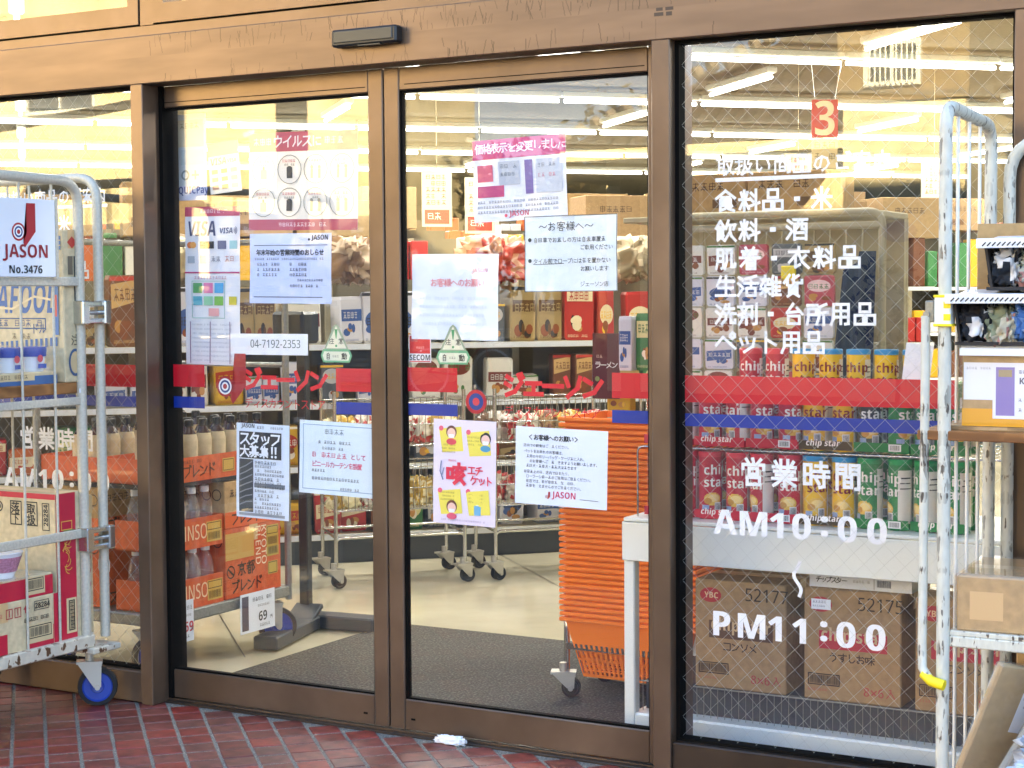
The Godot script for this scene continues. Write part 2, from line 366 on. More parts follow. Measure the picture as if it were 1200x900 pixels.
	"店": "50,0 50,12;12,14 94,14;12,14 12,60 2,97;52,24 52,54;52,38 84,38;@口 28,54 84,98", "方": "50,0 50,16;4,20 96,20;40,22 36,60 8,97;40,46 80,46 76,90 58,94", "車": "8,12 92,12;20,26 80,26 80,64 20,64 20,26;20,45 80,45;2,80 98,80;50,2 50,98",
	"前": "28,0 36,14;72,0 64,14;4,18 96,18;12,32 44,32 44,94 34,96;12,32 12,97;12,50 44,50;12,68 44,68;60,34 60,80;86,28 86,92 74,96", "犬": "4,34 96,34;50,2 50,34 38,68 4,97;52,40 66,72 96,97;70,10 84,22", "、": "10,70 26,90", "。": "10,74 24,74 24,90 10,90 10,74",
	"止": "28,40 28,92;54,4 54,92;54,46 90,46;2,93 98,93", "設": "8,8 40,8;2,22 46,22;8,36 40,36;@口 6,58 42,98;58,6 82,6 82,36 98,36;58,6 56,30 48,44;52,52 92,52 74,78 48,98;58,58 74,80 98,97", "置": "10,4 90,4 90,24 10,24 10,4;36,4 36,24;64,4 64,24;8,36 92,36;50,26 50,44;26,46 76,46 76,82 26,82 26,46;26,58 76,58;26,70 76,70;8,50 8,96 94,96",
}

func obj(called: String, b: Bag, m: Material, parent: Node = self) -> MeshInstance3D:
	var o := MeshInstance3D.new()
	o.name = numbered(called) if parent == self else called
	o.mesh = b.mesh()
	o.material_override = null
	o.set_surface_override_material(0, m)
	parent.add_child(o, true)
	return o

func share(called: String, mesh: Mesh, m: Material, parent: Node, at := Vector3.ZERO, turn := Basis()) -> MeshInstance3D:
	var o := MeshInstance3D.new()
	o.name = numbered(called) if parent == self else called
	o.mesh = mesh
	o.set_surface_override_material(0, m)
	o.transform = Transform3D(turn, at)
	parent.add_child(o, true)
	return o

func numbered(called: String) -> String:
	var k: int = counts.get(called, 0)
	counts[called] = k + 1
	return called if k == 0 else "%s_%03d" % [called, k]

func tag(o: Node, label: String, category: String, group := "") -> Node:
	o.set_meta("label", label)
	o.set_meta("category", category)
	if group: o.set_meta("group", group)
	return o

func thing(called: String, label: String, category: String, at := Vector3.ZERO, turn := 0.0, group := "") -> Node3D:
	var o := Node3D.new()
	o.name = numbered(called)
	add_child(o)
	o.position = at
	o.rotation.y = turn
	tag(o, label, category, group)
	return o

func copy(src: Node3D, called: String, label: String, at: Vector3, turn := 0.0) -> Node3D:
	var o: Node3D = src.duplicate()
	o.name = numbered(called)
	add_child(o)
	o.position = at
	o.rotation.y = turn
	o.set_meta("label", label)
	return o

func structure(called: String, b: Bag, m: Material) -> MeshInstance3D:
	var o := obj(called, b, m)
	o.set_meta("kind", "structure")
	return o

const ORD := ["first", "second", "third", "fourth", "fifth", "sixth", "seventh", "eighth", "ninth", "tenth", "eleventh", "twelfth", "thirteenth", "fourteenth", "fifteenth", "sixteenth", "seventeenth", "eighteenth", "nineteenth", "twentieth"]

func ordinal(k: int) -> String:
	if k < 20: return ORD[k]
	var tens: String = ["", "", "twenty", "thirty", "forty"][(k + 1) / 10]
	if (k + 1) % 10 == 0: return {20: "twentieth", 30: "thirtieth", 40: "fortieth"}[k + 1]
	return tens + "-" + ORD[(k + 1) % 10 - 1]

func grain(freq: float, sd: int, a: Color, z: Color, size := 256, kind := FastNoiseLite.TYPE_SIMPLEX_SMOOTH, octaves := 4) -> NoiseTexture2D:
	var f := FastNoiseLite.new()
	f.seed = sd
	f.noise_type = kind
	f.frequency = freq
	f.fractal_octaves = octaves
	var t := NoiseTexture2D.new()
	t.width = size; t.height = size
	t.seamless = true
	t.noise = f
	var g := Gradient.new()
	g.set_color(0, a); g.set_color(1, z)
	t.color_ramp = g
	return t

func mk(called: String, col: String, rough := 0.6, metal := 0.0, tex: Texture2D = null, scale := 1.0, bump: Texture2D = null, deep := 0.1) -> StandardMaterial3D:
	var m := StandardMaterial3D.new()
	m.resource_name = called
	m.albedo_color = Color.html(col)
	m.roughness = rough
	m.metallic = metal
	if tex or bump:
		m.uv1_triplanar = true
		m.uv1_world_triplanar = true
		m.uv1_scale = Vector3.ONE * scale
	if tex: m.albedo_texture = tex
	if bump:
		m.heightmap_enabled = true
		m.heightmap_texture = bump
		m.heightmap_scale = deep
	M[called] = m
	return m

func sheer(called: String, col: String, alpha: float, rough := 0.02) -> StandardMaterial3D:
	var m := mk(called, col, rough)
	m.transparency = BaseMaterial3D.TRANSPARENCY_ALPHA
	m.albedo_color.a = alpha
	m.cull_mode = BaseMaterial3D.CULL_DISABLED
	return m

func _ready() -> void:
	rng.seed = 7
	# --- camera, sky, sun, exposure
	var cam := Camera3D.new()
	cam.name = "camera"
	cam.position = Vector3(2.9291, 1.3737, 4.446)
	cam.rotation = Vector3(-0.0527, 0.512, -0.007)
	cam.fov = 25.13
	cam.near = 0.05
	cam.far = 400.0
	add_child(cam)
	cam.current = true
	var we := WorldEnvironment.new()
	we.name = "environment"
	var env := Environment.new()
	env.background_mode = Environment.BG_SKY
	var sky := Sky.new()
	var psm := ProceduralSkyMaterial.new()
	psm.sky_top_color = Color(0.45, 0.565, 0.73)
	psm.sky_horizon_color = Color(0.80, 0.865, 0.90)
	psm.sky_curve = 0.16
	psm.ground_bottom_color = Color(0.22, 0.21, 0.2)
	psm.ground_horizon_color = Color(0.5, 0.5, 0.5)
	psm.sun_angle_max = 1.0
	sky.sky_material = psm
	env.sky = sky
	env.background_energy_multiplier = SKY_ENERGY
	env.tonemap_mode = Environment.TONE_MAPPER_LINEAR
	env.tonemap_exposure = EXPOSURE
	env.sdfgi_enabled = true
	env.ssao_enabled = true
	env.ssil_enabled = true
	we.environment = env
	add_child(we)
	var sun := DirectionalLight3D.new()
	sun.name = "sun"
	sun.light_energy = 1.6
	sun.light_angular_distance = 0.5
	sun.light_color = Color(1.0, 0.90, 0.72)
	sun.shadow_enabled = true
	add_child(sun)
	sun.look_at_from_position(Vector3.ZERO, SUN_TO)
	Pr.font = SystemFont.new()
	Pr.font.font_names = PackedStringArray(["Droid Sans"])
	Pr.font.font_weight = 700
	Pr.font_plain = SystemFont.new()
	Pr.font_plain.font_names = PackedStringArray(["Droid Sans"])
	make_materials()
	# --- the large structure
	ground()
	shop_building()
	ceiling_lights()
	doors()
	across_the_street()
	# --- the objects
	left_cage()
	right_cage()
	bottle_rack()
	entrance_things()
	chip_shelf()
	far_shop()
	# --- small details
	posters()

const SKY_ENERGY := 0.42
const EXPOSURE := 14.0
const SUN_TO := Vector3(-0.30, -0.36, 0.94)

func make_materials() -> void:
	var soft := grain(0.012, 3, Color(0.82, 0.82, 0.82), Color(1, 1, 1))
	var fine := grain(0.06, 5, Color(0.86, 0.86, 0.86), Color(1, 1, 1))
	var patchy := grain(0.02, 9, Color(0.62, 0.6, 0.58), Color(1, 1, 1), 512, FastNoiseLite.TYPE_PERLIN, 5)
	var relief := grain(0.05, 11, Color(0, 0, 0), Color(1, 1, 1))
	var speck := grain(0.22, 13, Color(0.25, 0.25, 0.25), Color(1, 1, 1), 256, FastNoiseLite.TYPE_VALUE, 3)
	var smudge := grain(0.008, 15, Color(0.76, 0.75, 0.74), Color(1, 1, 1), 512, FastNoiseLite.TYPE_SIMPLEX_SMOOTH, 5)
	var m := mk("bronze", "7b6654", 0.36, 0.5, smudge, 0.6)
	m.roughness_texture = smudge
	mk("bronze_dark", "43362c", 0.45, 0.4, smudge, 0.8)
	mk("gasket", "0e0d0c", 0.75).metallic_specular = 0.2
	sheer("glass", "ffffff", 0.002, 0.0)
	mk("wire", "c8ccc4", 0.4, 0.3)
	m = mk("print", "ffffff", 0.45)
	m.vertex_color_use_as_albedo = true
	m = mk("vinyl", "ffffff", 0.35)
	m.vertex_color_use_as_albedo = true
	m = mk("plain_vertex", "ffffff", 0.6, 0.0, fine, 3.0)
	m.vertex_color_use_as_albedo = true
	m = mk("paper", "dfe4ea", 0.5)
	m.clearcoat_enabled = true; m.clearcoat = 0.6; m.clearcoat_roughness = 0.12
	m = mk("tile", "fffaf6", 0.48, 0.0, patchy, 2.3, relief, 0.03)
	m.vertex_color_use_as_albedo = true
	mk("grout", "b4aea0", 0.9, 0.0, speck, 8.0)
	mk("asphalt", "55534f", 0.92, 0.0, speck, 2.0, speck, 0.3)
	mk("concrete", "a39c90", 0.85, 0.0, patchy, 0.6)
	mk("cream_wall", "f0e3b6", 0.85, 0.0, soft, 0.25)
	mk("tan_wall", "93805a", 0.85, 0.0, soft, 0.25)
	mk("roof_tile", "5b4a3c", 0.7, 0.0, patchy, 0.8)
	mk("shutter", "8f959a", 0.5, 0.3)
	mk("bark", "5c4c3c", 0.9, 0.0, patchy, 3.0)
	m = mk("leaf", "7a7038", 0.7)
	m.vertex_color_use_as_albedo = true
	m.backlight_enabled = true; m.backlight = Color(0.12, 0.12, 0.03)
	mk("shop_wall", "9c947a", 0.8, 0.0, soft, 0.4)
	mk("shop_ceiling", "7f7864", 0.85, 0.0, fine, 1.5)
	mk("shop_floor", "ddd4b6", 0.1, 0.0, soft, 0.3)
	mk("mat_fibre", "7a776d", 0.97, 0.0, grain(0.16, 17, Color(0.3, 0.3, 0.29), Color(1, 1, 1), 512, FastNoiseLite.TYPE_CELLULAR, 2), 1.4, speck, 0.4)
	m = mk("tube_glow", "ffffff", 0.4)
	m.emission_enabled = true
	m.emission = Color(1, 0.985, 0.94)
	m.emission_energy_multiplier = 1.0
	mk("white_metal", "e6ebe6", 0.38, 0.15)
	mk("grey_metal", "9a9a92", 0.38, 0.5, fine, 5.0)
	mk("chrome", "c9c9c6", 0.2, 0.95)
	mk("black_plastic", "17181a", 0.38)
	mk("rubber", "1b1b1c", 0.8)
	mk("blue_plastic", "1f3f9a", 0.4)
	mk("sensor_grey", "33363a", 0.3, 0.3)
	mk("cardboard", "c4a06c", 0.85, 0.0, fine, 2.0)
	mk("cardboard_tan", "b89a6c", 0.85, 0.0, fine, 2.0)
	mk("carton_cream", "d6c49c", 0.8, 0.0, fine, 2.0)
	mk("carton_red", "b81f38", 0.55, 0.0, fine, 2.0)
	mk("carton_orange", "d9602a", 0.6, 0.0, fine, 2.0)
	mk("basket_orange", "ff8420", 0.38)
	m = mk("chipped_white", "fffaf0", 0.5, 0.05, chips(), 1.0)
	m.uv1_scale = Vector3(3.4, 1.1, 3.4)
	mk("cage_grey", "cbc6b4", 0.45, 0.1, fine, 5.0)
	mk("wood", "9c6a38", 0.7, 0.0, wood(), 1.0)
	mk("navy_cloth", "23304e", 0.95, 0.0, fine, 6.0)
	sheer("clear_plastic", "f4f6f8", 0.06, 0.08)
	sheer("film", "ffffff", 0.03, 0.06)
	mk("yellow_grip", "f2dc1e", 0.5)
	m = mk("cloth", "ffffff", 0.95)
	m.vertex_color_use_as_albedo = true
	mk("rusty_white", "ffffff", 0.6, 0.05, chips(0.115, Color(0.83, 0.8, 0.72), Color(0.36, 0.25, 0.16), Color(0.5, 0.38, 0.26)), 1.3)
	mk("pink_band", "d99ab8", 0.5, 0.0, patchy, 14.0)
	mk("plywood", "b79a72", 0.75, 0.0, wood(), 1.5)
	mk("black_card", "2e2a28", 0.8)
	mk("grey_card", "8a8880", 0.4)
	mk("pale_blue", "b8cbe2", 0.4)
	mk("cardboard_dark", "8a6544", 0.85, 0.0, fine, 2.0)
	mk("slate_metal", "3c4248", 0.5, 0.2)
	mk("carton_tan", "a98a62", 0.85, 0.0, fine, 2.0)
	mk("shelf_cream", "b3aa8c", 0.5)
	mk("shelf_back", "6f6750", 0.6)
	mk("maroon", "5a1a22", 0.5)
	mk("card_cream", "d8cfae", 0.6)
	m = mk("packet", "ffffff", 0.35)
	m.vertex_color_use_as_albedo = true
	m = mk("can", "ffffff", 0.3)
	m.vertex_color_use_as_albedo = true

func chips(more := 0.0, base := Color(0.86, 0.87, 0.84), bare := Color(0.30, 0.28, 0.26), rim := Color(0.55, 0.46, 0.36)) -> ImageTexture:
	var im := Image.create(512, 512, false, Image.FORMAT_RGB8)
	var f := FastNoiseLite.new()
	f.seed = 31; f.frequency = 0.03; f.fractal_octaves = 4
	var g := FastNoiseLite.new()
	g.seed = 32; g.frequency = 0.012
	for y in 512:
		for x in 512:
			var a := f.get_noise_2d(x, y * 0.6) + 0.25 * g.get_noise_2d(x, y)
			var col := base
			if a > 0.385 - more: col = bare
			elif a > 0.36 - more: col = rim
			else: col = col * (0.93 + 0.07 * g.get_noise_2d(x * 3.0, y * 3.0))
			im.set_pixel(x, y, col)
	return ImageTexture.create_from_image(im)

func wood() -> ImageTexture:
	var im := Image.create(512, 256, false, Image.FORMAT_RGB8)
	var f := FastNoiseLite.new()
	f.seed = 41; f.frequency = 0.02
	for y in 256:
		for x in 512:
			var a := sin((y + 18.0 * f.get_noise_2d(x * 0.25, y)) * 0.35) * 0.5 + 0.5
			im.set_pixel(x, y, Color(0.75, 0.72, 0.68).lerp(Color(1, 1, 1), a))
	return ImageTexture.create_from_image(im)

# ---------------------------------------------------------------- ground
func ground() -> void:
	var b := Bag.new()
	b.box(Vector3(-20, -0.56, 60), Vector3(240, 1.0, 240))
	structure("street", b, M.asphalt)
	b = Bag.new()
	b.span(Vector3(-6.0, -0.3, -0.09), Vector3(5.0, -0.0022, 2.6))
	var bed := structure("tiled_pavement", b, M.grout)
	# square clay tiles on the shop's 45 degree axes, 0.1 m apart
	var shapes: Array = []
	for k in 6:
		var tb := Bag.new()
		var sh: Color = [lin("8c3a34"), lin("8a4640"), lin("7a3833"), lin("9c3c32"), lin("8e5048"), lin("7c4a44")][k]
		tb.cbox(Vector3.ZERO, Vector3(0.091, 0.016, 0.0925), 0.0025, sh)
		shapes.append(tb.mesh())
	var near: Array = []
	var rest: Array = []
	var eye := Vector3(2.93, 1.37, 4.45)
	for i in range(-70, 70):
		for j in range(-70, 70):
			var p := Vector3(-0.94, 0, 0.116) - E2 * (i * 0.1002) * -1.0 + E1 * (j * 0.1002)
			p += (E1 - E2) * 0.05
			if p.z < 0.03 or p.z > 2.5 or p.x < -5.9 or p.x > 4.9: continue
			var inframe := p.x > -1.75 and p.x < 0.95 and p.z < 1.3
			if inframe: near.append(p)
			else: rest.append(p)
	near.sort_custom(func(a: Vector3, d: Vector3) -> bool: return a.distance_to(Vector3(-0.55, 0, 0.3)) < d.distance_to(Vector3(-0.55, 0, 0.3)))
	var turn := Basis(Vector3.UP, PI / 4)
	var rb := Bag.new()
	for k in near.size() + rest.size():
		var p: Vector3 = near[k] if k < near.size() else rest[k - near.size()]
		p.y = -0.0085 + rng.randf_range(-0.001, 0.001)
		var tilt := Basis(Vector3(1, 0, 0), rng.randf_range(-0.006, 0.006)) * Basis(Vector3(0, 0, 1), rng.randf_range(-0.006, 0.006)) * turn
		if k < 300:
			share("tile", shapes[rng.randi() % 6], M.tile, bed, p, tilt)
		else:
			rb.cbox(p, Vector3(0.091, 0.016, 0.0925), 0.0025, [lin("8c3a34"), lin("8a4640"), lin("7a3833"), lin("9c3c32")][rng.randi() % 4], tilt)
	var o := obj("outer_tiles", rb, M.tile, bed)
	o.set_meta("kind", "stuff")
	b = Bag.new()
	# shop floor: pentagon behind the entrance
	var h := 2.6
	var fl := [Vector3(-6.5, 0, -0.09), Vector3(h, 0, -0.09), Vector3(h, 0, -0.09) + E1 * 24, (E1 + E2) * 28.0, Vector3(-6.5, 0, -0.09) + E2 * 24]
	for k in range(1, 4):
		b.tri(fl[0], fl[k], fl[k + 1])
		b.tri(fl[0] + Vector3(0, -0.2, 0), fl[k + 1] + Vector3(0, -0.2, 0), fl[k] + Vector3(0, -0.2, 0))
	structure("shop_floor", b, M.shop_floor)
	b = Bag.new()
	# dark joints of the floor sheet along the shop's axes
	for k in 16:
		var s := Vector3(0, 0.003, 1.0) + E2 * (k * 1.6 - 1.0)
		b.quad(s + E1 * 2 - E2 * 0.0022, s + E1 * 18 - E2 * 0.0022, s + E1 * 18 + E2 * 0.0022, s + E1 * 2 + E2 * 0.0022)
		var c := Vector3(0, 0.0022, 1.0) + E1 * (k * 1.6 - 1.2)
		b.quad(c + E2 * 2 - E1 * 0.0022, c + E2 * 2 + E1 * 0.0022, c + E2 * 16 + E1 * 0.0022, c + E2 * 16 - E1 * 0.0022)
	structure("floor_joints", b, M.bronze_dark)
	b = Bag.new()
	b.cbox(Vector3(0.35, 0.005, -0.80), Vector3(2.67, 0.01, 1.4), 0.003)
	var mat_ := obj("entrance_mat", b, M.mat_fibre)
	tag(mat_, "dark grey fibre mat on the floor just inside the sliding doors", "mat")
	b = Bag.new()
	b.cbox(Vector3(-0.02, -0.005, -0.045), Vector3(1.93, 0.02, 0.086), 0.002)
	structure("door_sill", b, M.bronze_dark)
	b = Bag.new()
	b.box(Vector3(-0.02, 0.0075, -0.03), Vector3(1.93, 0.004, 0.012))
	structure("door_track", b, M.bronze)

# ---------------------------------------------------------------- the shop
func shop_building() -> void:
	var s := thing("shop_building", "corner shop with bronze framed glass front and wide header beam", "shop")
	var b := Bag.new()
	b.cbox(Vector3(0.2, 2.148, 0.01), Vector3(4.4, 0.158, 0.10), 0.003)
	obj("header_beam", b, header_metal(), s)
	var marks := Pr.new(Vector3(0.913, 2.157, 0.0602))          # remains of a torn sticker
	for r: Array in [[0.016, 0.0, 0.02, 0.009], [0.044, 0.0, 0.024, 0.009], [0.01, 0.013, 0.028, 0.010], [0.046, 0.013, 0.018, 0.011]]:
		marks.rect(r[0], r[1], r[2], r[3], lin("3f2f24"))
	obj("sticker_remains", marks.b, M.print, s)
	b = Bag.new()
	b.box(Vector3(0.2, 2.243, 0.005), Vector3(4.4, 0.032, 0.085))
	obj("header_lip", b, M.bronze, s)
	b = Bag.new()
	b.box(Vector3(0.2, 2.2625, 0.0), Vector3(4.4, 0.007, 0.07))
	obj("joint", b, M.gasket, s)
	# transom windows over the beam
	for k in 5:
		var x0: float = [-2.35, -0.884, 0.068, 1.02, 1.972][k]
		var x1: float = [-0.945, -0.002, 0.95, 1.9, 2.4][k]
		b = Bag.new()
		b.span(Vector3(x0, 2.266, -0.03), Vector3(x1, 2.328, 0.05))
		b.span(Vector3(x0, 2.76, -0.03), Vector3(x1, 2.82, 0.05))
		b.span(Vector3(x0, 2.328, -0.03), Vector3(x0 + 0.045, 2.76, 0.05))
		b.span(Vector3(x1 - 0.045, 2.328, -0.03), Vector3(x1, 2.76, 0.05))
		var w := obj("transom_frame", b, M.bronze, s)
		b = Bag.new()
		b.box(Vector3((x0 + x1) / 2, 2.544, 0.0), Vector3(x1 - x0 - 0.08, 0.44, 0.006))
		obj("pane", b, M.glass, w)
		if k < 4:
			b = Bag.new()
			b.span(Vector3(x1 + 0.006, 2.262, -0.03), Vector3(x1 + 0.062, 2.82, 0.046))
			obj("transom_mullion", b, M.bronze, s)
	# posts
	for r: Array in [[-0.977, -0.925, 0.06, -0.10], [0.913, 0.968, 0.06, -0.10], [1.905, 1.97, 0.06, -0.06], [-2.45, -2.38, 0.06, -0.06]]:
		b = Bag.new()
		b.cbox(Vector3((r[0] + r[1]) / 2, 1.035, (r[2] + r[3]) / 2), Vector3(r[1] - r[0], 2.07, r[2] - r[3]), 0.0025)
		obj("post", b, M.bronze, s)
	b = Bag.new()     # rebate beside the left post
	b.span(Vector3(-0.925, 0.012, -0.10), Vector3(-0.910, 2.068, -0.02))
	obj("jamb", b, M.gasket, s)
	b = Bag.new()
	b.span(Vector3(-0.968, 0.012, -0.125), Vector3(-0.955, 2.068, -0.10))
	obj("jamb", b, M.bronze_dark, s)
	# sills under the two fixed windows
	for r: Array in [[-2.38, -0.977], [0.968, 1.905]]:
		b = Bag.new()
		b.cbox(Vector3((r[0] + r[1]) / 2, 0.055, 0.0), Vector3(r[1] - r[0], 0.104, 0.10), 0.003)
		obj("window_sill", b, M.bronze if r[0] < 0 else M.bronze_dark, s)
	# fixed windows of wired glass
	fixed_window(s, -2.38, -0.977, true)
	fixed_window(s, 0.968, 1.905, false)
	# solid walls at both sides of the front, running back at 45 degrees, and the storeys above
	b = Bag.new()
	b.span(Vector3(-6.6, 0, -0.15), Vector3(-2.45, 2.82, 0.06))
	b.span(Vector3(1.97, 0, -0.15), Vector3(2.7, 2.82, 0.06))
	b.span(Vector3(-6.6, 2.8205, -0.15), Vector3(2.7, 9.2, 0.05))
	obj("front_wall", b, M.tan_wall, s)
	for sg: float in [-1.0, 1.0]:
		var d := E1 if sg > 0 else E2
		var q := Vector3(2.62 if sg > 0 else -6.52, 0, -0.05)
		b = Bag.new()
		b.box(q + d * 12.0 + Vector3(0, 4.6, 0), Vector3(24.0, 9.2, 0.2), Color.WHITE, Basis(d, Vector3.UP, d.cross(Vector3.UP)))
		obj("side_wall", b, M.shop_wall, s)
		var e := E2 if sg > 0 else E1
		b = Bag.new()
		b.box(q + d * 24.0 + e * 15.0 + Vector3(0, 4.6, 0), Vector3(32.0, 9.2, 0.2), Color.WHITE, Basis(e, Vector3.UP, e.cross(Vector3.UP)))
		obj("back_wall", b, M.shop_wall, s)
	for r: Array in [[3.12, "ceiling", 0.1], [9.2, "roof", 0.2]]:
		b = Bag.new()
		var y := Vector3(0, r[0], 0)
		var hh := Vector3(0, r[2], 0)
		var pl := [Vector3(-6.52, 0, -0.1), Vector3(2.62, 0, -0.1), Vector3(2.62, 0, -0.1) + E1 * 24.0, (E1 + E2) * 28.0, Vector3(-6.52, 0, -0.1) + E2 * 24.0]
		for k in range(1, 4):
			b.tri(pl[0] + y + hh, pl[k] + y + hh, pl[k + 1] + y + hh)
			b.tri(pl[0] + y, pl[k + 1] + y, pl[k] + y)
		for k in 5:
			var a: Vector3 = pl[k] + y
			var c2: Vector3 = pl[(k + 1) % 5] + y
			b.quad(a, c2, c2 + hh, a + hh)
		obj(r[1], b, M.shop_ceiling if r[1] == "ceiling" else M.concrete, s)
	# door sensor on the beam
	var t := thing("door_sensor", "black door sensor box on the header beam above the doors", "sensor", Vector3(-0.02, 2.15, 0.06))
	b = Bag.new()
	b.cbox(Vector3(0, 0, 0.02), Vector3(0.236, 0.052, 0.04), 0.006)
	obj("housing", b, M.black_plastic, t)
	b = Bag.new()
	b.cbox(Vector3(0, 0.003, 0.0405), Vector3(0.212, 0.036, 0.006), 0.002)
	obj("lens_window", b, M.sensor_grey, t)
	b = Bag.new()
	b.box(Vector3(0.02, -0.0265, 0.03), Vector3(0.08, 0.003, 0.018))
	obj("underside_slot", b, M.sensor_grey, t)

func header_metal() -> StandardMaterial3D:
	# bronze sheet with the fine dark scratches and rubbed marks the beam shows round the sensor
	var im := Image.create(2048, 128, false, Image.FORMAT_RGB8)
	var f := FastNoiseLite.new()
	f.seed = 51; f.frequency = 0.01; f.fractal_octaves = 4
	for y in 128:
		for x in 2048:
			var a := 0.93 + 0.09 * f.get_noise_2d(x * 0.4, y * 3.0)
			im.set_pixel(x, y, Color(a, a * 0.99, a * 0.97))
	var r := RandomNumberGenerator.new()
	r.seed = 8
	for k in 420:
		var x := r.randf_range(500, 1450)
		if k > 250: x = clampf(r.randfn(1060, 170), 400, 1700)
		var y := r.randf_range(10, 120)
		var dx := r.randf_range(-0.35, 0.35)
		var dark := r.randf_range(0.66, 0.9)
		for j in r.randi_range(6, 30):
			dx += r.randf_range(-0.05, 0.05)
			x += dx; y += 1.0
			if x > 0 and x < 2047 and y > 0 and y < 127:
				im.set_pixel(int(x), int(y), im.get_pixel(int(x), int(y)) * dark)
	var m: StandardMaterial3D = M.bronze.duplicate()
	m.resource_name = "header_bronze"
	m.uv1_world_triplanar = true
	m.albedo_texture = ImageTexture.create_from_image(im)
	m.uv1_scale = Vector3(0.23, 3.2, 3.2)
	m.uv1_offset = Vector3(0.45, 0.1, 0)
	m.roughness_texture = null
	m.heightmap_enabled = false
	M.header_bronze = m
	return m

func fixed_window(s: Node3D, x0: float, x1: float, left: bool) -> void:
	var b := Bag.new()
	for r: Array in [[x0, x0 + 0.012, 0.105, 2.072], [x1 - 0.012, x1, 0.105, 2.072], [x0 + 0.012, x1 - 0.012, 0.105, 0.115], [x0 + 0.012, x1 - 0.012, 2.06, 2.069]]:
		b.span(Vector3(r[0], r[2], -0.02), Vector3(r[1], r[3], 0.022))
	var w := obj("fixed_window", b, M.gasket, s)
	w.set_meta("label", "wired glass window left of the doors" if left else "wired glass window with white lettering right of the doors")
	b = Bag.new()
	b.box(Vector3((x0 + x1) / 2, 1.088, 0), Vector3(x1 - x0 - 0.02, 1.95, 0.0068))
	obj("pane", b, M.glass, w)
	# diamond wire inside the glass
	b = Bag.new()
	var lo := Vector2(x0 + 0.012, 0.115)
	var hi := Vector2(x1 - 0.012, 2.06)
	var step := 0.0555
	var nn := int((hi.x - lo.x + hi.y - lo.y) / step) + 1
	for sg: float in [-1.0, 1.0]:
		for k in nn:
			var c0: float = (lo.x - (hi.y - lo.y) + k * step) if sg > 0 else (lo.x + k * step)
			# x = c0 + sg * (y - lo.y)
			var ya := lo.y
			var yb := hi.y
			if sg > 0:
				ya = maxf(ya, lo.y + (lo.x - c0)); yb = minf(yb, lo.y + (hi.x - c0))
			else:
				ya = maxf(ya, lo.y + (c0 - hi.x)); yb = minf(yb, lo.y + (c0 - lo.x))
			if yb - ya < 0.01: continue
			var p := Vector3(c0 + sg * (ya - lo.y), ya, 0.0012 * sg)
			var q := Vector3(c0 + sg * (yb - lo.y), yb, 0.0012 * sg)
			b.rod(p, q, 0.00042, 3)
	var o := obj("wire_mesh", b, M.wire, w)
	o.set_meta("kind", "stuff")
	# red and blue bands, then lettering, stuck to the inside of the pane
	var z := -0.0062
	for r: Array in [["red_band", 1.0645, 0.0755, "c80f2a"], ["blue_band", 0.997, 0.036, "0c2f94"]]:
		var pr := Pr.new(Vector3(x0 + 0.013 if left else 0.985, r[1] + r[2], z))
		pr.rect(0, 0, (-0.991 - x0 - 0.013) if left else (1.752 - 0.985), r[2], lin(r[3]))
		obj(r[0], pr.b, M.vinyl, w)
	var ox := -2.726 if left else 0.0
	var pr := Pr.new(Vector3(0, 0, z))
	var wh := Color(0.86, 0.87, 0.88)
	# each row: text, left x, top y, height, pitch, stroke
	pr.text("取扱い商品のご案内", 1.082 + ox, -1.742, 0.049, 0.115, wh, 1.13)
	pr.rect(1.077 + ox, -1.687, 0.505, 0.011, wh)
	for r: Array in [["食料品・米", 1.652, 1.18], ["飲料・酒", 1.571, 1.18], ["肌着・衣料品", 1.493, 1.21], ["生活雑貨", 1.418, 1.12], ["洗剤・台所用品", 1.341, 1.13], ["ペット用品", 1.264, 1.09]]:
		pr.text(r[0], 1.078 + ox, -float(r[1]), 0.0585, 0.135, wh, r[2])
	pr.text("営業時間", 1.153 + ox, -0.912, 0.072, 0.13, wh, 1.25)
	obj("lettering", pr.b, M.vinyl, w)
	pr = Pr.new(Vector3(0, 0, z))
	var cap := 0.0705
	for row: Array in [["AM10:00", 0.698], ["PM11:00", 0.412]]:
		var xs := [1.071, 1.150, 1.238, 1.303, 1.385, 1.432, 1.514]
		if row[0] == "PM11:00": xs = [1.071, 1.145, 1.234, 1.304, 1.384, 1.430, 1.512]
		for k in 7:
			for d: float in [-0.0011, 0.0011]:
				pr.latin(row[0][k], xs[k] + ox + d, -float(row[1]) - (0.012 if row[0][k] == ":" else 0.0), 0.0955, wh, true, 1.12)
	var til: Array = []
	for k in 17:
		til.append(Vector2(1.3195 + ox + 0.0115 * sin(k / 16.0 * TAU + PI * 0.75) * (0.6 + 0.4 * sin(k / 16.0 * PI)), -0.634 + 0.09 * k / 16.0))
	pr.line(til, 0.0095, wh)
	obj("lettering", pr.b, M.vinyl, w)

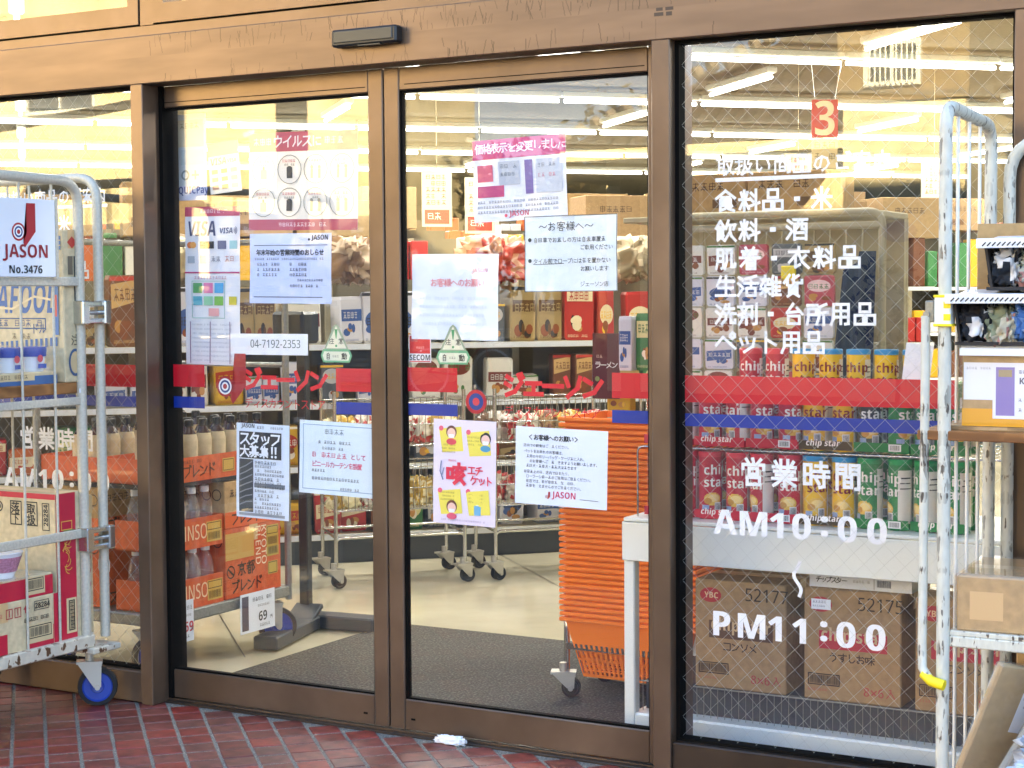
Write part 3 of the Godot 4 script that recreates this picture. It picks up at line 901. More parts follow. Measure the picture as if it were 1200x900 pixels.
func ceiling_lights() -> void:
	var tb := Bag.new()
	tb.rod(Vector3(-0.6, 0, 0), Vector3(0.6, 0, 0), 0.016, 8)
	var tm := tb.mesh()
	var fb := Bag.new()
	fb.cbox(Vector3(0, 0.055, 0), Vector3(1.24, 0.05, 0.09), 0.01)
	var fm := fb.mesh()
	var k := 0
	var spots: Array = []
	for row in 7:
		var bb := 0.6 + 2.75 * row  # the row nearest the doors is unseen, added to brighten the entrance
		for j in range(-7, 10):
			spots.append([E1 * (j * 1.25 + 0.2) + E2 * bb, true, row, j])
	for row in 5:
		for col in range(-2, 4):
			spots.append([E1 * (1.65 + 2.75 * col) + E2 * (4.8 + 2.75 * row), false, row, col])
	for sp: Array in spots:
		var p: Vector3 = sp[0]
		if p.z > -0.35 or p.x > 2.4 - p.z - 0.5 or p.x < -6.0 + p.z: continue
		var d := E1 if sp[1] else E2
		var t := thing("ceiling_light", ("bare fluorescent tube in the %s long row back from the doors counting the added first row, %s along that row" % [ordinal(sp[2]), ordinal(sp[3] + 7)]) if sp[1] else ("single slanting fluorescent tube between the long rows, %s gap back, %s across" % [ordinal(sp[2]), ordinal(sp[3] + 2)]), "ceiling light", p + Vector3(0, 3.0, 0), 0.0, "fluorescent tubes on the shop ceiling")
		t.transform.basis = Basis(d, Vector3.UP, d.cross(Vector3.UP))
		share("fitting", fm, M.white_metal, t)
		share("light_tube", tm, M.tube_glow, t)
		k += 1
		if k % 2 == 0:
			var l := AreaLight3D.new()
			l.name = "tube_light"
			l.area_size = Vector2(1.2, 0.03)
			l.light_color = Color(1, 0.985, 0.94)
			l.light_energy = 0.385
			l.shadow_enabled = true
			t.add_child(l)
			l.rotation = Vector3(-PI / 2, 0, 0)
			l.position = Vector3(0, -0.02, 0)

func doors() -> void:
	for k in 2:
		var x0: float = [-0.962, -0.0345][k]
		var x1: float = [-0.0395, 0.90][k]
		var s0: float = [0.02, 0.055][k]       # stile widths
		var s1: float = [0.054, 0.04][k]
		var t := thing("sliding_door", ["left glass sliding door with bronze frame beside the bottle rack", "right glass sliding door with bronze frame in front of orange baskets"][k], "door", Vector3((x0 + x1) / 2, 0, -0.05))
		var w := x1 - x0
		for r: Array in [["stile", -w / 2, -w / 2 + s0, 0.012, 2.068], ["stile", w / 2 - s1, w / 2, 0.012, 2.068], ["bottom_rail", -w / 2 + s0, w / 2 - s1, 0.012, 0.108], ["top_rail", -w / 2 + s0, w / 2 - s1, 1.998, 2.068]]:
			var b := Bag.new()
			var lo := Vector3(r[1], r[3], -0.019 if r[0] == "stile" else -0.017)
			var hi := Vector3(r[2], r[4], 0.019 if r[0] == "stile" else 0.017)
			b.cbox((lo + hi) / 2, hi - lo, 0.003)
			obj(r[0], b, M.bronze, t)
		var b := Bag.new()
		var gx0 := -w / 2 + s0
		var gx1 := w / 2 - s1
		for r: Array in [[gx0, gx0 + 0.008, 0.108, 1.998], [gx1 - 0.005, gx1, 0.108, 1.998], [gx0, gx1, 0.108, 0.114], [gx0, gx1, 1.990, 1.998]]:
			b.span(Vector3(r[0], r[2], -0.010), Vector3(r[1], r[3], 0.0105))
		obj("gasket", b, M.gasket, t)
		b = Bag.new()
		b.box(Vector3((gx0 + gx1) / 2, 1.053, 0), Vector3(gx1 - gx0 - 0.004, 1.888, 0.006))
		obj("pane", b, M.glass, t)
		b = Bag.new()
		b.span(Vector3(gx0 + 0.02, 2.014, 0.017), Vector3(gx1 - 0.01, 2.0165, 0.0178))
		b.box(Vector3([gx1 - 0.035, gx0 + 0.03][k], 0.047, 0.0172), Vector3(0.015, 0.006, 0.002))
		obj("slot", b, M.gasket, t)

# ---------------------------------------------------------------- what the glass mirrors: the other side of the street
func wall_block(s: Node3D, called: String, lo: Vector3, hi: Vector3, m: Material) -> MeshInstance3D:
	var b := Bag.new()
	b.span(lo, hi)
	return obj(called, b, m, s)

func street_window(s: Node3D, x: float, y: float, w: float, h: float, z: float, bars := 0) -> void:
	var b := Bag.new()
	for r: Array in [[x - w / 2 - 0.06, x + w / 2 + 0.06, y - 0.06, y], [x - w / 2 - 0.06, x + w / 2 + 0.06, y + h, y + h + 0.06], [x - w / 2 - 0.06, x - w / 2, y, y + h], [x + w / 2, x + w / 2 + 0.06, y, y + h], [x - 0.02, x + 0.02, y, y + h]]:
		b.span(Vector3(r[0], r[2], z - 0.06), Vector3(r[1], r[3], z + 0.02))
	var f := obj("window_frame", b, M.white_metal, s)
	b = Bag.new()
	b.box(Vector3(x, y + h / 2, z - 0.01), Vector3(w, h, 0.02))
	obj("pane", b, M.sky_pane, f)
	if bars:
		b = Bag.new()
		for k in bars:
			b.rod(Vector3(x - w / 2 + w * (k + 0.5) / bars, y - 0.04, z - 0.10), Vector3(x - w / 2 + w * (k + 0.5) / bars, y + h + 0.04, z - 0.10), 0.014, 5)
		obj("bars", b, M.white_metal, f)

func hip_roof(s: Node3D, lo: Vector3, hi: Vector3, rise: float, inset: float) -> void:
	var r0 := Vector3(lo.x + inset, lo.y + rise, (lo.z + hi.z) / 2)
	var r1 := Vector3(hi.x, lo.y + rise, (lo.z + hi.z) / 2)
	var c := [lo, Vector3(hi.x, lo.y, lo.z), Vector3(hi.x, lo.y, hi.z), Vector3(lo.x, lo.y, hi.z)]
	var b := Bag.new()
	b.quad(c[1], c[0], r0, r1); b.quad(c[3], c[2], r1, r0); b.tri(c[0], c[3], r0); b.tri(c[2], c[1], r1)
	b.quad(c[0], c[1], c[2], c[3])
	var rf := obj("roof", b, M.roof_tile, s)
	b = Bag.new()
	for k in 15:                                # rows of round tiles running down the street slope and round ends along the eave
		var f := (k + 0.5) / 15.0
		var e: Vector3 = Vector3(c[0]).lerp(c[1], f)
		var x := maxf(e.x, r0.x)
		var top := Vector3(e.x, lo.y + rise * (1.0 if e.x > r0.x else (e.x - lo.x) / inset), lerpf(lo.z, r0.z, 1.0 if e.x > r0.x else (e.x - lo.x) / inset))
		b.rod(e + Vector3(0, 0.05, -0.03), top + Vector3(0, 0.05, 0), 0.075, 8)
	obj("tile_rolls", b, M.roof_tile, rf)
	b = Bag.new()
	for k in 24:
		var q: Vector3 = Vector3(c[0]).lerp(r0, (k + 0.5) / 24.0)
		b.rod(q + Vector3(-0.05, 0.1, -0.05), q + Vector3(0.02, 0.16, 0.02), 0.1, 8)
	obj("hip_tiles", b, M.concrete, rf)
	b = Bag.new()
	b.span(Vector3(lo.x, lo.y - 0.16, lo.z + 0.02), Vector3(hi.x, lo.y - 0.01, lo.z + 0.06))
	obj("eave_board", b, M.cream_wall, rf)

func gable_house(s: Node3D, x0: float, x1: float, z0: float, z1: float, eave: float, pitch: float, wall: Material) -> void:
	var xm := (x0 + x1) / 2
	var top := eave + (x1 - x0) / 2 * pitch
	var b := Bag.new()
	b.span(Vector3(x0, -0.06, z0), Vector3(x1, eave, z1))
	for z: float in [z0, z1]:
		b.tri(Vector3(x0, eave, z), Vector3(x1, eave, z), Vector3(xm, top, z))
	obj("wall", b, wall, s)
	for sg: float in [-1.0, 1.0]:
		var a := Vector3(xm, top + 0.1, 0)
		var e := Vector3(x0 - 0.5 if sg < 0 else x1 + 0.5, eave - 0.5 * pitch + 0.1, 0)
		b = Bag.new()
		var zz0 := Vector3(0, 0, z0 - 0.55)
		var zz1 := Vector3(0, 0, z1 + 0.55)
		var th := Vector3(0, 0.12, 0)
		b.quad(a + zz0 + th, a + zz1 + th, e + zz1 + th, e + zz0 + th)
		b.quad(a + zz0, e + zz0, e + zz1, a + zz1)
		b.quad(a + zz0, a + zz0 + th, e + zz0 + th, e + zz0)
		b.quad(e + zz0, e + zz0 + th, e + zz1 + th, e + zz1)
		var rf := obj("roof_slope", b, M.roof_tile, s)
		b = Bag.new()
		var nn := int((z1 - z0 + 1.1) / 0.3)
		for k in nn:
			var z := Vector3(0, 0, z0 - 0.5 + k * 0.3)
			b.rod(a + z + th, e + z + th, 0.06, 6)
		obj("tile_rolls", b, M.roof_tile, rf)
		b = Bag.new()     # round tile ends along the rake
		for k in 26:
			var p := a.lerp(e, (k + 0.5) / 26.0) + zz0 + th * 0.9
			b.rod(p, p + Vector3(0, 0, -0.06), 0.075, 8)
		obj("rake_tiles", b, M.concrete, rf)
		b = Bag.new()
		var off := Vector3(0, -0.2, -0.0)
		b.quad(e + zz0 + off + Vector3(0, 0, 0.02), a + zz0 + off + Vector3(0, 0, 0.02), a + zz0 + Vector3(0, 0, 0.02), e + zz0 + Vector3(0, 0, 0.02))
		b.quad(e + zz0 + off + Vector3(0, 0, 0.06), e + zz0 + Vector3(0, 0, 0.06), a + zz0 + Vector3(0, 0, 0.06), a + zz0 + off + Vector3(0, 0, 0.06))
		obj("barge_board", b, M.cream_wall, rf)

func across_the_street() -> void:
	mk("sky_pane", "3c4a58", 0.06)
	var s := thing("cream_building", "sunlit cream walled building with grey roller shutters, mirrored in the left panes", "building", Vector3(-17.8, 0, 18))
	wall_block(s, "wall", Vector3(-12, -0.06, 0), Vector3(6.15, 8.5, 2.2), M.cream_wall)
	wall_block(s, "parapet", Vector3(-12.1, 8.5, -0.1), Vector3(6.25, 8.9, 2.3), M.tan_wall)
	for k in 3:
		var x: float = [-4.2, -0.2, 4.2][k]
		wall_block(s, "shutter_box", Vector3(x - 1.6, 2.3, -0.18), Vector3(x + 1.6, 2.6, -0.002), M.grey_metal)
		var b := Bag.new()
		for j in 28:
			b.cbox(Vector3(x, 0.02 + j * 0.08, -0.06), Vector3(3.1, 0.076, 0.05), 0.012)
		obj("roller_shutter", b, M.shutter, s)
	for k in 3:
		street_window(s, -8.0 + k * 3.6, 4.6, 1.5, 1.1, -0.01)
	# tiled house: a low wing under a hipped roof and a taller block at its right end
	s = thing("tiled_house", "house with tiled hip roof and taller block, tan above for shade, mirrored in the right panes", "house", Vector3(-5.4, 0, 18))
	wall_block(s, "wall", Vector3(-2.75, -0.06, 0), Vector3(1.1, 3.5, 8), M.cream_wall)
	wall_block(s, "tall_block", Vector3(1.1, -0.06, -0.8), Vector3(2.68, 3.78, 6), M.cream_wall)
	wall_block(s, "upper_storey", Vector3(1.04, 3.78, -0.86), Vector3(2.74, 7.2, 6), M.tan_wall)  # tan colour stands for shade on the upper wall, cream below for sunlight
	hip_roof(s, Vector3(-3.2, 3.4, -0.6), Vector3(1.04, 3.4, 8.6), 2.7, 3.6)
	street_window(s, 1.78, 4.02, 0.62, 0.46, -0.88, 9)
	street_window(s, -1.2, 2.0, 1.3, 1.0, -0.02)
	wall_block(s, "porch_post", Vector3(-1.95, -0.06, -1.2), Vector3(-1.75, 2.9, -1.0), M.tan_wall)
	wall_block(s, "porch_roof", Vector3(-2.6, 2.9, -1.4), Vector3(0.6, 3.05, -0.03), M.roof_tile)
	var b := Bag.new()
	var prf: Array = []
	for k in 24:
		prf.append(Vector2(0.22 * cos(TAU * k / 24), 0.135 * sin(TAU * k / 24)))
	for k in 24:
		var p: Vector2 = prf[k]
		var q: Vector2 = prf[(k + 1) % 24]
		b.tri(Vector3(1.86, 2.12, -0.88), Vector3(1.86 + q.x, 2.12 + q.y, -0.88), Vector3(1.86 + p.x, 2.12 + p.y, -0.88))
		b.quad(Vector3(1.86 + p.x, 2.12 + p.y, -0.88), Vector3(1.86 + q.x, 2.12 + q.y, -0.88), Vector3(1.86 + q.x, 2.12 + q.y, -0.8), Vector3(1.86 + p.x, 2.12 + p.y, -0.8))
	obj("oval_plaque", b, M.blue_plastic, s)
	# houses farther back close the view
	for k in 4:
		s = thing("far_house", ["tan house far behind the mirrored trees", "cream house far behind the tiled roof", "low tan house at the far right of the mirrored street", "cream house at the far left of the mirrored street"][k], "house", Vector3([-13.0, -4.0, 8.0, -34.0][k], 0, [34.0, 38.0, 30.0, 30.0][k]))
		gable_house(s, -4.5, 4.5, 0, 8, [3.0, 3.2, 2.8, 5.0][k], 0.4, [M.tan_wall, M.cream_wall, M.tan_wall, M.cream_wall][k])
	# trees
	for k in 4:
		var p: Vector3 = [Vector3(-10.9, 0, 20.5), Vector3(-9.2, 0, 23.5), Vector3(-14.2, 0, 30), Vector3(2.2, 0, 24)][k]
		tree(p, [3.5, 4.0, 5.0, 5.5][k], ["bare limbed olive tree left of the mirrored gap", "olive brown tree behind the gap between the mirrored houses", "tall tree far behind the cream building", "tree beyond the right end of the tiled house"][k], 20 + k)
	s = thing("garden_shrub", "leafy shrub growing in front of the mirrored tiled house", "shrub", Vector3(-3.45, 0, 16.8))
	foliage(s, Vector3(0, 0.95, 0), Vector3(0.55, 0.8, 0.5), 500, 77, 0.07)
	b = Bag.new()
	b.rod(Vector3(0, -0.06, 0), Vector3(0.05, 0.9, 0), 0.03, 6)
	obj("stem", b, M.bark, s)
	# utility pole and its cable
	s = thing("utility_pole", "grey concrete utility pole mirrored in the left door", "pole", Vector3(-7.1, 0, 9))
	b = Bag.new()
	b.rod(Vector3(0, -0.06, 0), Vector3(0, 9.0, 0), 0.17, 14, Color.WHITE, 0.12)
	obj("shaft", b, M.concrete, s)
	b = Bag.new()
	b.lathe([Vector2(0, 3.3), Vector2(0.2, 3.3), Vector2(0.2, 3.52), Vector2(0, 3.52)], 14)
	obj("collar", b, M.grey_metal, s)
	b = Bag.new()
	b.box(Vector3(0, 7.6, 0), Vector3(1.6, 0.1, 0.1))
	obj("cross_arm", b, M.grey_metal, s)
	for k in 2:
		b = Bag.new()
		var pts := PackedVector3Array()
		for j in 21:
			var f := j / 20.0
			pts.append(Vector3(-7.1, [3.45, 7.5][k], 8.8).lerp(Vector3(-32 if k == 0 else 26, [4.2, 7.5][k], 9.6), f) - Vector3(0, 3.2 * f * (1 - f), 0))
		b.tube(pts, [0.05, 0.02][k], 6)
		tag(obj("overhead_cable", b, M.rubber), ["thick black overhead cable sagging left from the utility pole", "thin overhead cable running right from the utility pole"][k], "cable")
	cyclist()

func foliage(s: Node3D, at: Vector3, size: Vector3, count: int, sd: int, leaf: float) -> void:
	var r := RandomNumberGenerator.new()
	r.seed = sd
	var b := Bag.new()
	var clumps: Array = []
	for k in 14:
		clumps.append(Vector3(r.randf_range(-1, 1), r.randf_range(-1, 1), r.randf_range(-1, 1)).limit_length(0.85))
	for k in count:
		var c0: Vector3 = clumps[r.randi() % 14]
		var p := c0 + Vector3(r.randfn(0, 0.22), r.randfn(0, 0.2), r.randfn(0, 0.22))
		p = at + p * size
		var x := Vector3(r.randfn(), r.randfn(), r.randfn()).normalized()
		var y := x.cross(Vector3(r.randfn(), r.randfn(), r.randfn())).normalized()
		var l := leaf * r.randf_range(0.6, 1.4)
		var col := lin(["6b6434", "7d7440", "59602f", "8a7a48", "4e5a2c"][r.randi() % 5])
		b.quad(p - x * l, p - y * l * 0.45, p + x * l, p + y * l * 0.45, col)
	obj("crown", b, M.leaf, s)

func tree(p: Vector3, h: float, label: String, sd: int) -> void:
	var s := thing("street_tree", label, "tree", p)
	var r := RandomNumberGenerator.new()
	r.seed = sd
	var b := Bag.new()
	b.rod(Vector3(0, -0.06, 0), Vector3(0.1, h * 0.55, 0), 0.14, 8, Color.WHITE, 0.08)
	for k in 12:
		var a := Vector3(0.06, h * r.randf_range(0.3, 0.55), 0)
		var e := a + Vector3(r.randf_range(-1, 1), r.randf_range(0.5, 1.2), r.randf_range(-1, 1)) * h * 0.28
		b.rod(a, e, 0.05, 6, Color.WHITE, 0.015)
		for j in 3:
			b.rod(a.lerp(e, 0.6), e + Vector3(r.randf_range(-1, 1), r.randf_range(0, 1), r.randf_range(-1, 1)) * h * 0.14, 0.02, 5, Color.WHITE, 0.006)
	obj("trunk", b, M.bark, s)
	foliage(s, Vector3(0, h * 0.72, 0), Vector3(1.6, h * 0.36, 1.4), 2600, sd + 50, 0.1)

# A person pushing along on a bicycle, seen only as a reflection.
func cyclist() -> void:
	var at := Vector3(-9.5, -0.06, 18.0 - 1.9)
	var s := thing("bicycle", "city bicycle with white rimmed wheels mirrored in the right door", "bicycle", at)
	for x: float in [-0.52, 0.52]:
		var b := Bag.new()
		var pts := PackedVector3Array()
		for k in 28:
			pts.append(Vector3(x + 0.32 * cos(TAU * k / 28), 0.33 + 0.32 * sin(TAU * k / 28), 0))
		b.tube(pts, 0.018, 6, Color.WHITE, -1, true)
		var w := obj("wheel", b, M.white_metal, s)
		b = Bag.new()
		for k in 12:
			b.rod(Vector3(x, 0.33, 0), Vector3(x + 0.31 * cos(TAU * k / 12), 0.33 + 0.31 * sin(TAU * k / 12), 0), 0.003, 4)
		obj("spokes", b, M.chrome, w)
	var b := Bag.new()
	for p: Array in [[-0.52, 0.33, -0.05, 0.3], [-0.05, 0.3, 0.36, 0.72], [-0.05, 0.3, -0.18, 0.8], [-0.18, 0.62, 0.36, 0.72], [0.52, 0.33, 0.34, 0.95], [-0.52, 0.33, -0.18, 0.62]]:
		b.rod(Vector3(p[0], p[1], 0), Vector3(p[2], p[3], 0), 0.018, 6)
	obj("frame", b, M.carton_red, s)
	b = Bag.new()
	b.tube(PackedVector3Array([Vector3(0.2, 1.02, -0.28), Vector3(0.32, 1.0, -0.12), Vector3(0.34, 0.95, 0), Vector3(0.32, 1.0, 0.12), Vector3(0.2, 1.02, 0.28)]), 0.014, 6)
	obj("handlebar", b, M.chrome, s)
	b = Bag.new()
	b.cbox(Vector3(-0.2, 0.83, 0), Vector3(0.26, 0.07, 0.18), 0.03)
	obj("saddle", b, M.black_plastic, s)
	b = Bag.new()
	for y: float in [0.72, 0.82, 0.94]:
		b.tube(PackedVector3Array([Vector3(0.42, y, -0.16), Vector3(0.72, y, -0.16), Vector3(0.72, y, 0.16), Vector3(0.42, y, 0.16)]), 0.006, 4, Color.WHITE, -1, true)
	for k in 10:
		b.rod(Vector3(0.42 + 0.033 * k, 0.72, -0.16), Vector3(0.42 + 0.033 * k, 0.94, -0.16), 0.004, 4)
		b.rod(Vector3(0.42 + 0.033 * k, 0.72, 0.16), Vector3(0.42 + 0.033 * k, 0.94, 0.16), 0.004, 4)
	obj("front_basket", b, M.white_metal, s)
	# body: joints with radii, one skin
	var t := thing("person", "person in dark jacket and white mask riding the mirrored bicycle", "person", at)
	var bones := [
		[Vector3(-0.2, 0.95, 0), Vector3(0.0, 1.32, 0), 0.15, 0.16], [Vector3(0.0, 1.32, 0), Vector3(0.06, 1.5, 0), 0.12, 0.055],
		[Vector3(0.0, 1.38, -0.17), Vector3(0.14, 1.16, -0.24), 0.06, 0.048], [Vector3(0.14, 1.16, -0.24), Vector3(0.26, 1.03, -0.24), 0.045, 0.036],
		[Vector3(0.0, 1.38, 0.17), Vector3(0.14, 1.16, 0.24), 0.06, 0.048], [Vector3(0.14, 1.16, 0.24), Vector3(0.26, 1.03, 0.24), 0.045, 0.036],
		[Vector3(-0.18, 0.93, -0.09), Vector3(0.16, 0.78, -0.11), 0.085, 0.06], [Vector3(0.16, 0.78, -0.11), Vector3(0.0, 0.38, -0.11), 0.058, 0.042], [Vector3(0.0, 0.36, -0.11), Vector3(0.15, 0.34, -0.11), 0.04, 0.035],
		[Vector3(-0.18, 0.93, 0.09), Vector3(0.08, 0.6, 0.11), 0.085, 0.06], [Vector3(0.08, 0.6, 0.11), Vector3(-0.1, 0.2, 0.11), 0.058, 0.042], [Vector3(-0.1, 0.17, 0.11), Vector3(0.06, 0.15, 0.11), 0.04, 0.035],
	]
	obj("body", skin(bones, 0.03, 0.05), M.navy_cloth, t)
	var head := [[Vector3(0.08, 1.6, 0), Vector3(0.09, 1.66, 0), 0.085, 0.1], [Vector3(0.17, 1.6, 0), Vector3(0.185, 1.59, 0), 0.012, 0.014], [Vector3(0.06, 1.48, 0), Vector3(0.07, 1.56, 0), 0.05, 0.06], [Vector3(0.07, 1.61, -0.09), Vector3(0.07, 1.64, -0.09), 0.014, 0.016], [Vector3(0.07, 1.61, 0.09), Vector3(0.07, 1.64, 0.09), 0.014, 0.016]]
	mk("skin_tone", "c99a78", 0.6)
	mk("hair", "2a221c", 0.7)
	var hd := obj("head", skin(head, 0.016, 0.02), M.skin_tone, t)
	obj("hair", skin([[Vector3(0.06, 1.68, 0), Vector3(0.03, 1.64, 0), 0.1, 0.1], [Vector3(0.0, 1.6, 0), Vector3(0.0, 1.56, 0), 0.06, 0.05]], 0.02, 0.02), M.hair, hd)
	obj("face_mask", skin([[Vector3(0.155, 1.575, -0.03), Vector3(0.155, 1.575, 0.03), 0.045, 0.045]], 0.014, 0.01), M.white_metal, hd)

func skin(bones: Array, cell: float, soft: float) -> Bag:
	var lo := Vector3.INF
	var hi := -Vector3.INF
	for bn: Array in bones:
		for k in 2:
			var rr := Vector3.ONE * (float(bn[2 + k]) + cell * 2.5)
			lo = lo.min(bn[k] - rr); hi = hi.max(bn[k] + rr)
	var nx := int((hi.x - lo.x) / cell) + 2
	var ny := int((hi.y - lo.y) / cell) + 2
	var nz := int((hi.z - lo.z) / cell) + 2
	var field := func(p: Vector3) -> float:
		var d := 9.0
		for bn: Array in bones:
			var a: Vector3 = bn[0]
			var e: Vector3 = bn[1] - a
			var t := clampf((p - a).dot(e) / e.length_squared(), 0, 1)
			var q := (p - a - e * t).length() - lerpf(bn[2], bn[3], t)
			var h := clampf(0.5 + 0.5 * (d - q) / soft, 0, 1)
			d = lerpf(d, q, h) - soft * h * (1 - h)
		return d
	var g := PackedFloat32Array()
	g.resize(nx * ny * nz)
	for i in nx:
		for j in ny:
			for k in nz:
				g[(i * ny + j) * nz + k] = field.call(lo + Vector3(i, j, k) * cell)
	var vert := {}
	for i in nx - 1:
		for j in ny - 1:
			for k in nz - 1:
				var s := Vector3.ZERO
				var c := 0
				for e: Array in EDGES:
					var a0: Vector3i = Vector3i(i, j, k) + e[0]
					var a1: Vector3i = Vector3i(i, j, k) + e[1]
					var f0 := g[(a0.x * ny + a0.y) * nz + a0.z]
					var f1 := g[(a1.x * ny + a1.y) * nz + a1.z]
					if (f0 < 0) != (f1 < 0):
						s += Vector3(a0).lerp(Vector3(a1), f0 / (f0 - f1)); c += 1
				if c: vert[Vector3i(i, j, k)] = lo + s / c * cell
	var b := Bag.new()
	var nrm := func(p: Vector3) -> Vector3:
		var h := cell * 0.5
		return Vector3(field.call(p + Vector3(h, 0, 0)) - field.call(p - Vector3(h, 0, 0)), field.call(p + Vector3(0, h, 0)) - field.call(p - Vector3(0, h, 0)), field.call(p + Vector3(0, 0, h)) - field.call(p - Vector3(0, 0, h))).normalized()
	var nv := {}
	for key: Vector3i in vert:
		nv[key] = nrm.call(vert[key])
	for i in range(1, nx - 1):
		for j in range(1, ny - 1):
			for k in range(1, nz - 1):
				var f0 := g[(i * ny + j) * nz + k]
				for ax in 3:
					var st := Vector3i(int(ax == 0), int(ax == 1), int(ax == 2))
					var f1 := g[((i + st.x) * ny + j + st.y) * nz + k + st.z]
					if (f0 < 0) == (f1 < 0): continue
					var u := Vector3i(int(ax == 1), int(ax == 2), int(ax == 0))
					var w := Vector3i(int(ax == 2), int(ax == 0), int(ax == 1))
					var p := Vector3i(i, j, k)
					var q := [p - u - w, p - w, p, p - u]
					if f0 >= 0: q.reverse()
					var ok := true
					for e: Vector3i in q:
						if not vert.has(e): ok = false
					if ok: b.squad([vert[q[0]], vert[q[1]], vert[q[2]], vert[q[3]]], [nv[q[0]], nv[q[1]], nv[q[2]], nv[q[3]]], Color.WHITE)
	return b

const EDGES := [
	[Vector3i(0, 0, 0), Vector3i(1, 0, 0)], [Vector3i(0, 1, 0), Vector3i(1, 1, 0)], [Vector3i(0, 0, 1), Vector3i(1, 0, 1)], [Vector3i(0, 1, 1), Vector3i(1, 1, 1)],
	[Vector3i(0, 0, 0), Vector3i(0, 1, 0)], [Vector3i(1, 0, 0), Vector3i(1, 1, 0)], [Vector3i(0, 0, 1), Vector3i(0, 1, 1)], [Vector3i(1, 0, 1), Vector3i(1, 1, 1)],
	[Vector3i(0, 0, 0), Vector3i(0, 0, 1)], [Vector3i(1, 0, 0), Vector3i(1, 0, 1)], [Vector3i(0, 1, 0), Vector3i(0, 1, 1)], [Vector3i(1, 1, 0), Vector3i(1, 1, 1)],
]

# ---------------------------------------------------------------- cartons
func carton(called: String, label: String, at: Vector3, size: Vector3, turn := 0.0, m: Material = null, group := "") -> Node3D:
	var t := thing(called, label, "carton", at, turn, group)
	var b := Bag.new()
	b.cbox(Vector3(0, size.y / 2, 0), size, 0.0035)
	obj("box", b, m if m else M.cardboard, t)
	b = Bag.new()
	b.box(Vector3(0, size.y + 0.0004, 0), Vector3(size.x * 0.98, 0.0006, 0.05))
	b.box(Vector3(size.x / 2 + 0.0004, size.y - 0.03, 0), Vector3(0.0006, 0.06, 0.05))
	obj("tape", b, M.tape, t)
	t.set_meta("size", size)
	return t

func face(t: Node3D, side: String) -> Pr:
	var s: Vector3 = t.get_meta("size")
	if side == "z": return Pr.new(Vector3(-s.x / 2, s.y, s.z / 2 + 0.0003), Vector3.RIGHT, Vector3.UP, 0.0, hash(t.name))
	if side == "x": return Pr.new(Vector3(s.x / 2 + 0.0009, s.y, s.z / 2), Vector3.FORWARD, Vector3.UP, 0.0, hash(t.name) + 1)
	return Pr.new(Vector3(-s.x / 2, s.y + 0.0009, -s.z / 2), Vector3.RIGHT, Vector3.FORWARD, 0.0, hash(t.name) + 2)

func ink(pr: Pr, parent: Node, called := "print") -> MeshInstance3D:
	return obj(called, pr.b, M.print, parent)

const INK := Color(0.02, 0.02, 0.022)

func bend(p: Array, rad: float) -> PackedVector3Array:      # a path whose corners are rounded
	var out := PackedVector3Array([p[0]])
	for i in range(1, p.size() - 1):
		var a: Vector3 = p[i] + (p[i - 1] - p[i]).normalized() * rad
		var c2: Vector3 = p[i] + (p[i + 1] - p[i]).normalized() * rad
		for k in 7:
			var f := k / 6.0
			out.append(a.lerp(p[i], f).lerp(Vector3(p[i]).lerp(c2, f), f))
	out.append(p[p.size() - 1])
	return out

func caster(parent: Node3D, at: Vector3, rad: float, hub: Material, turn := 0.0) -> void:
	var bs := Basis(Vector3.UP, turn)
	var w := 0.034
	var b := Bag.new()
	var xf := Transform3D(bs * Basis(Vector3.RIGHT, Vector3.BACK, Vector3.DOWN), at + Vector3(0, rad, 0)) # wheel axis along local z
	b.lathe([Vector2(rad * 0.76, -w * 0.5), Vector2(rad * 0.96, -w * 0.5), Vector2(rad, -w * 0.32), Vector2(rad, w * 0.32), Vector2(rad * 0.96, w * 0.5), Vector2(rad * 0.76, w * 0.5)], 28, xf)
	var wheel := obj("wheel", b, M.rubber, parent)
	b = Bag.new()
	b.lathe([Vector2(0, -w * 0.36), Vector2(rad * 0.3, -w * 0.46), Vector2(rad * 0.34, -w * 0.3), Vector2(rad * 0.70, -w * 0.3), Vector2(rad * 0.77, -w * 0.48), Vector2(rad * 0.77, w * 0.48), Vector2(rad * 0.70, w * 0.3), Vector2(rad * 0.34, w * 0.3), Vector2(rad * 0.3, w * 0.46), Vector2(0, w * 0.36)], 24, xf)
	obj("hub", b, hub, wheel)
	b = Bag.new()
	var c2 := at + Vector3(0, rad, 0)
	for s: float in [-1.0, 1.0]:
		var z := bs.z * (w * 0.5 + 0.006) * s
		var top := at + Vector3(0, rad * 2 + 0.018, 0) + bs.x * -0.03
		b.quad(c2 + z - bs.x * 0.012, c2 + z + bs.x * 0.012, top + z + bs.x * 0.045, top + z - bs.x * 0.035)
		b.quad(c2 + z * 1.12 + bs.x * 0.012, c2 + z * 1.12 - bs.x * 0.012, top + z * 1.12 - bs.x * 0.035, top + z * 1.12 + bs.x * 0.045)
		b.rod(c2 + z * 0.9, c2 + z * 1.4, 0.009, 10)
	b.box(at + Vector3(0, rad * 2 + 0.018, 0) - bs.x * 0.025, Vector3(0.085, 0.008, w + 0.02), Color.WHITE, bs)
	b.rod(at + Vector3(0, rad * 2 + 0.02, 0) - bs.x * 0.025, at + Vector3(0, rad * 2 + 0.05, 0) - bs.x * 0.025, 0.014, 12)
	obj("fork", b, M.worn_zinc, parent)

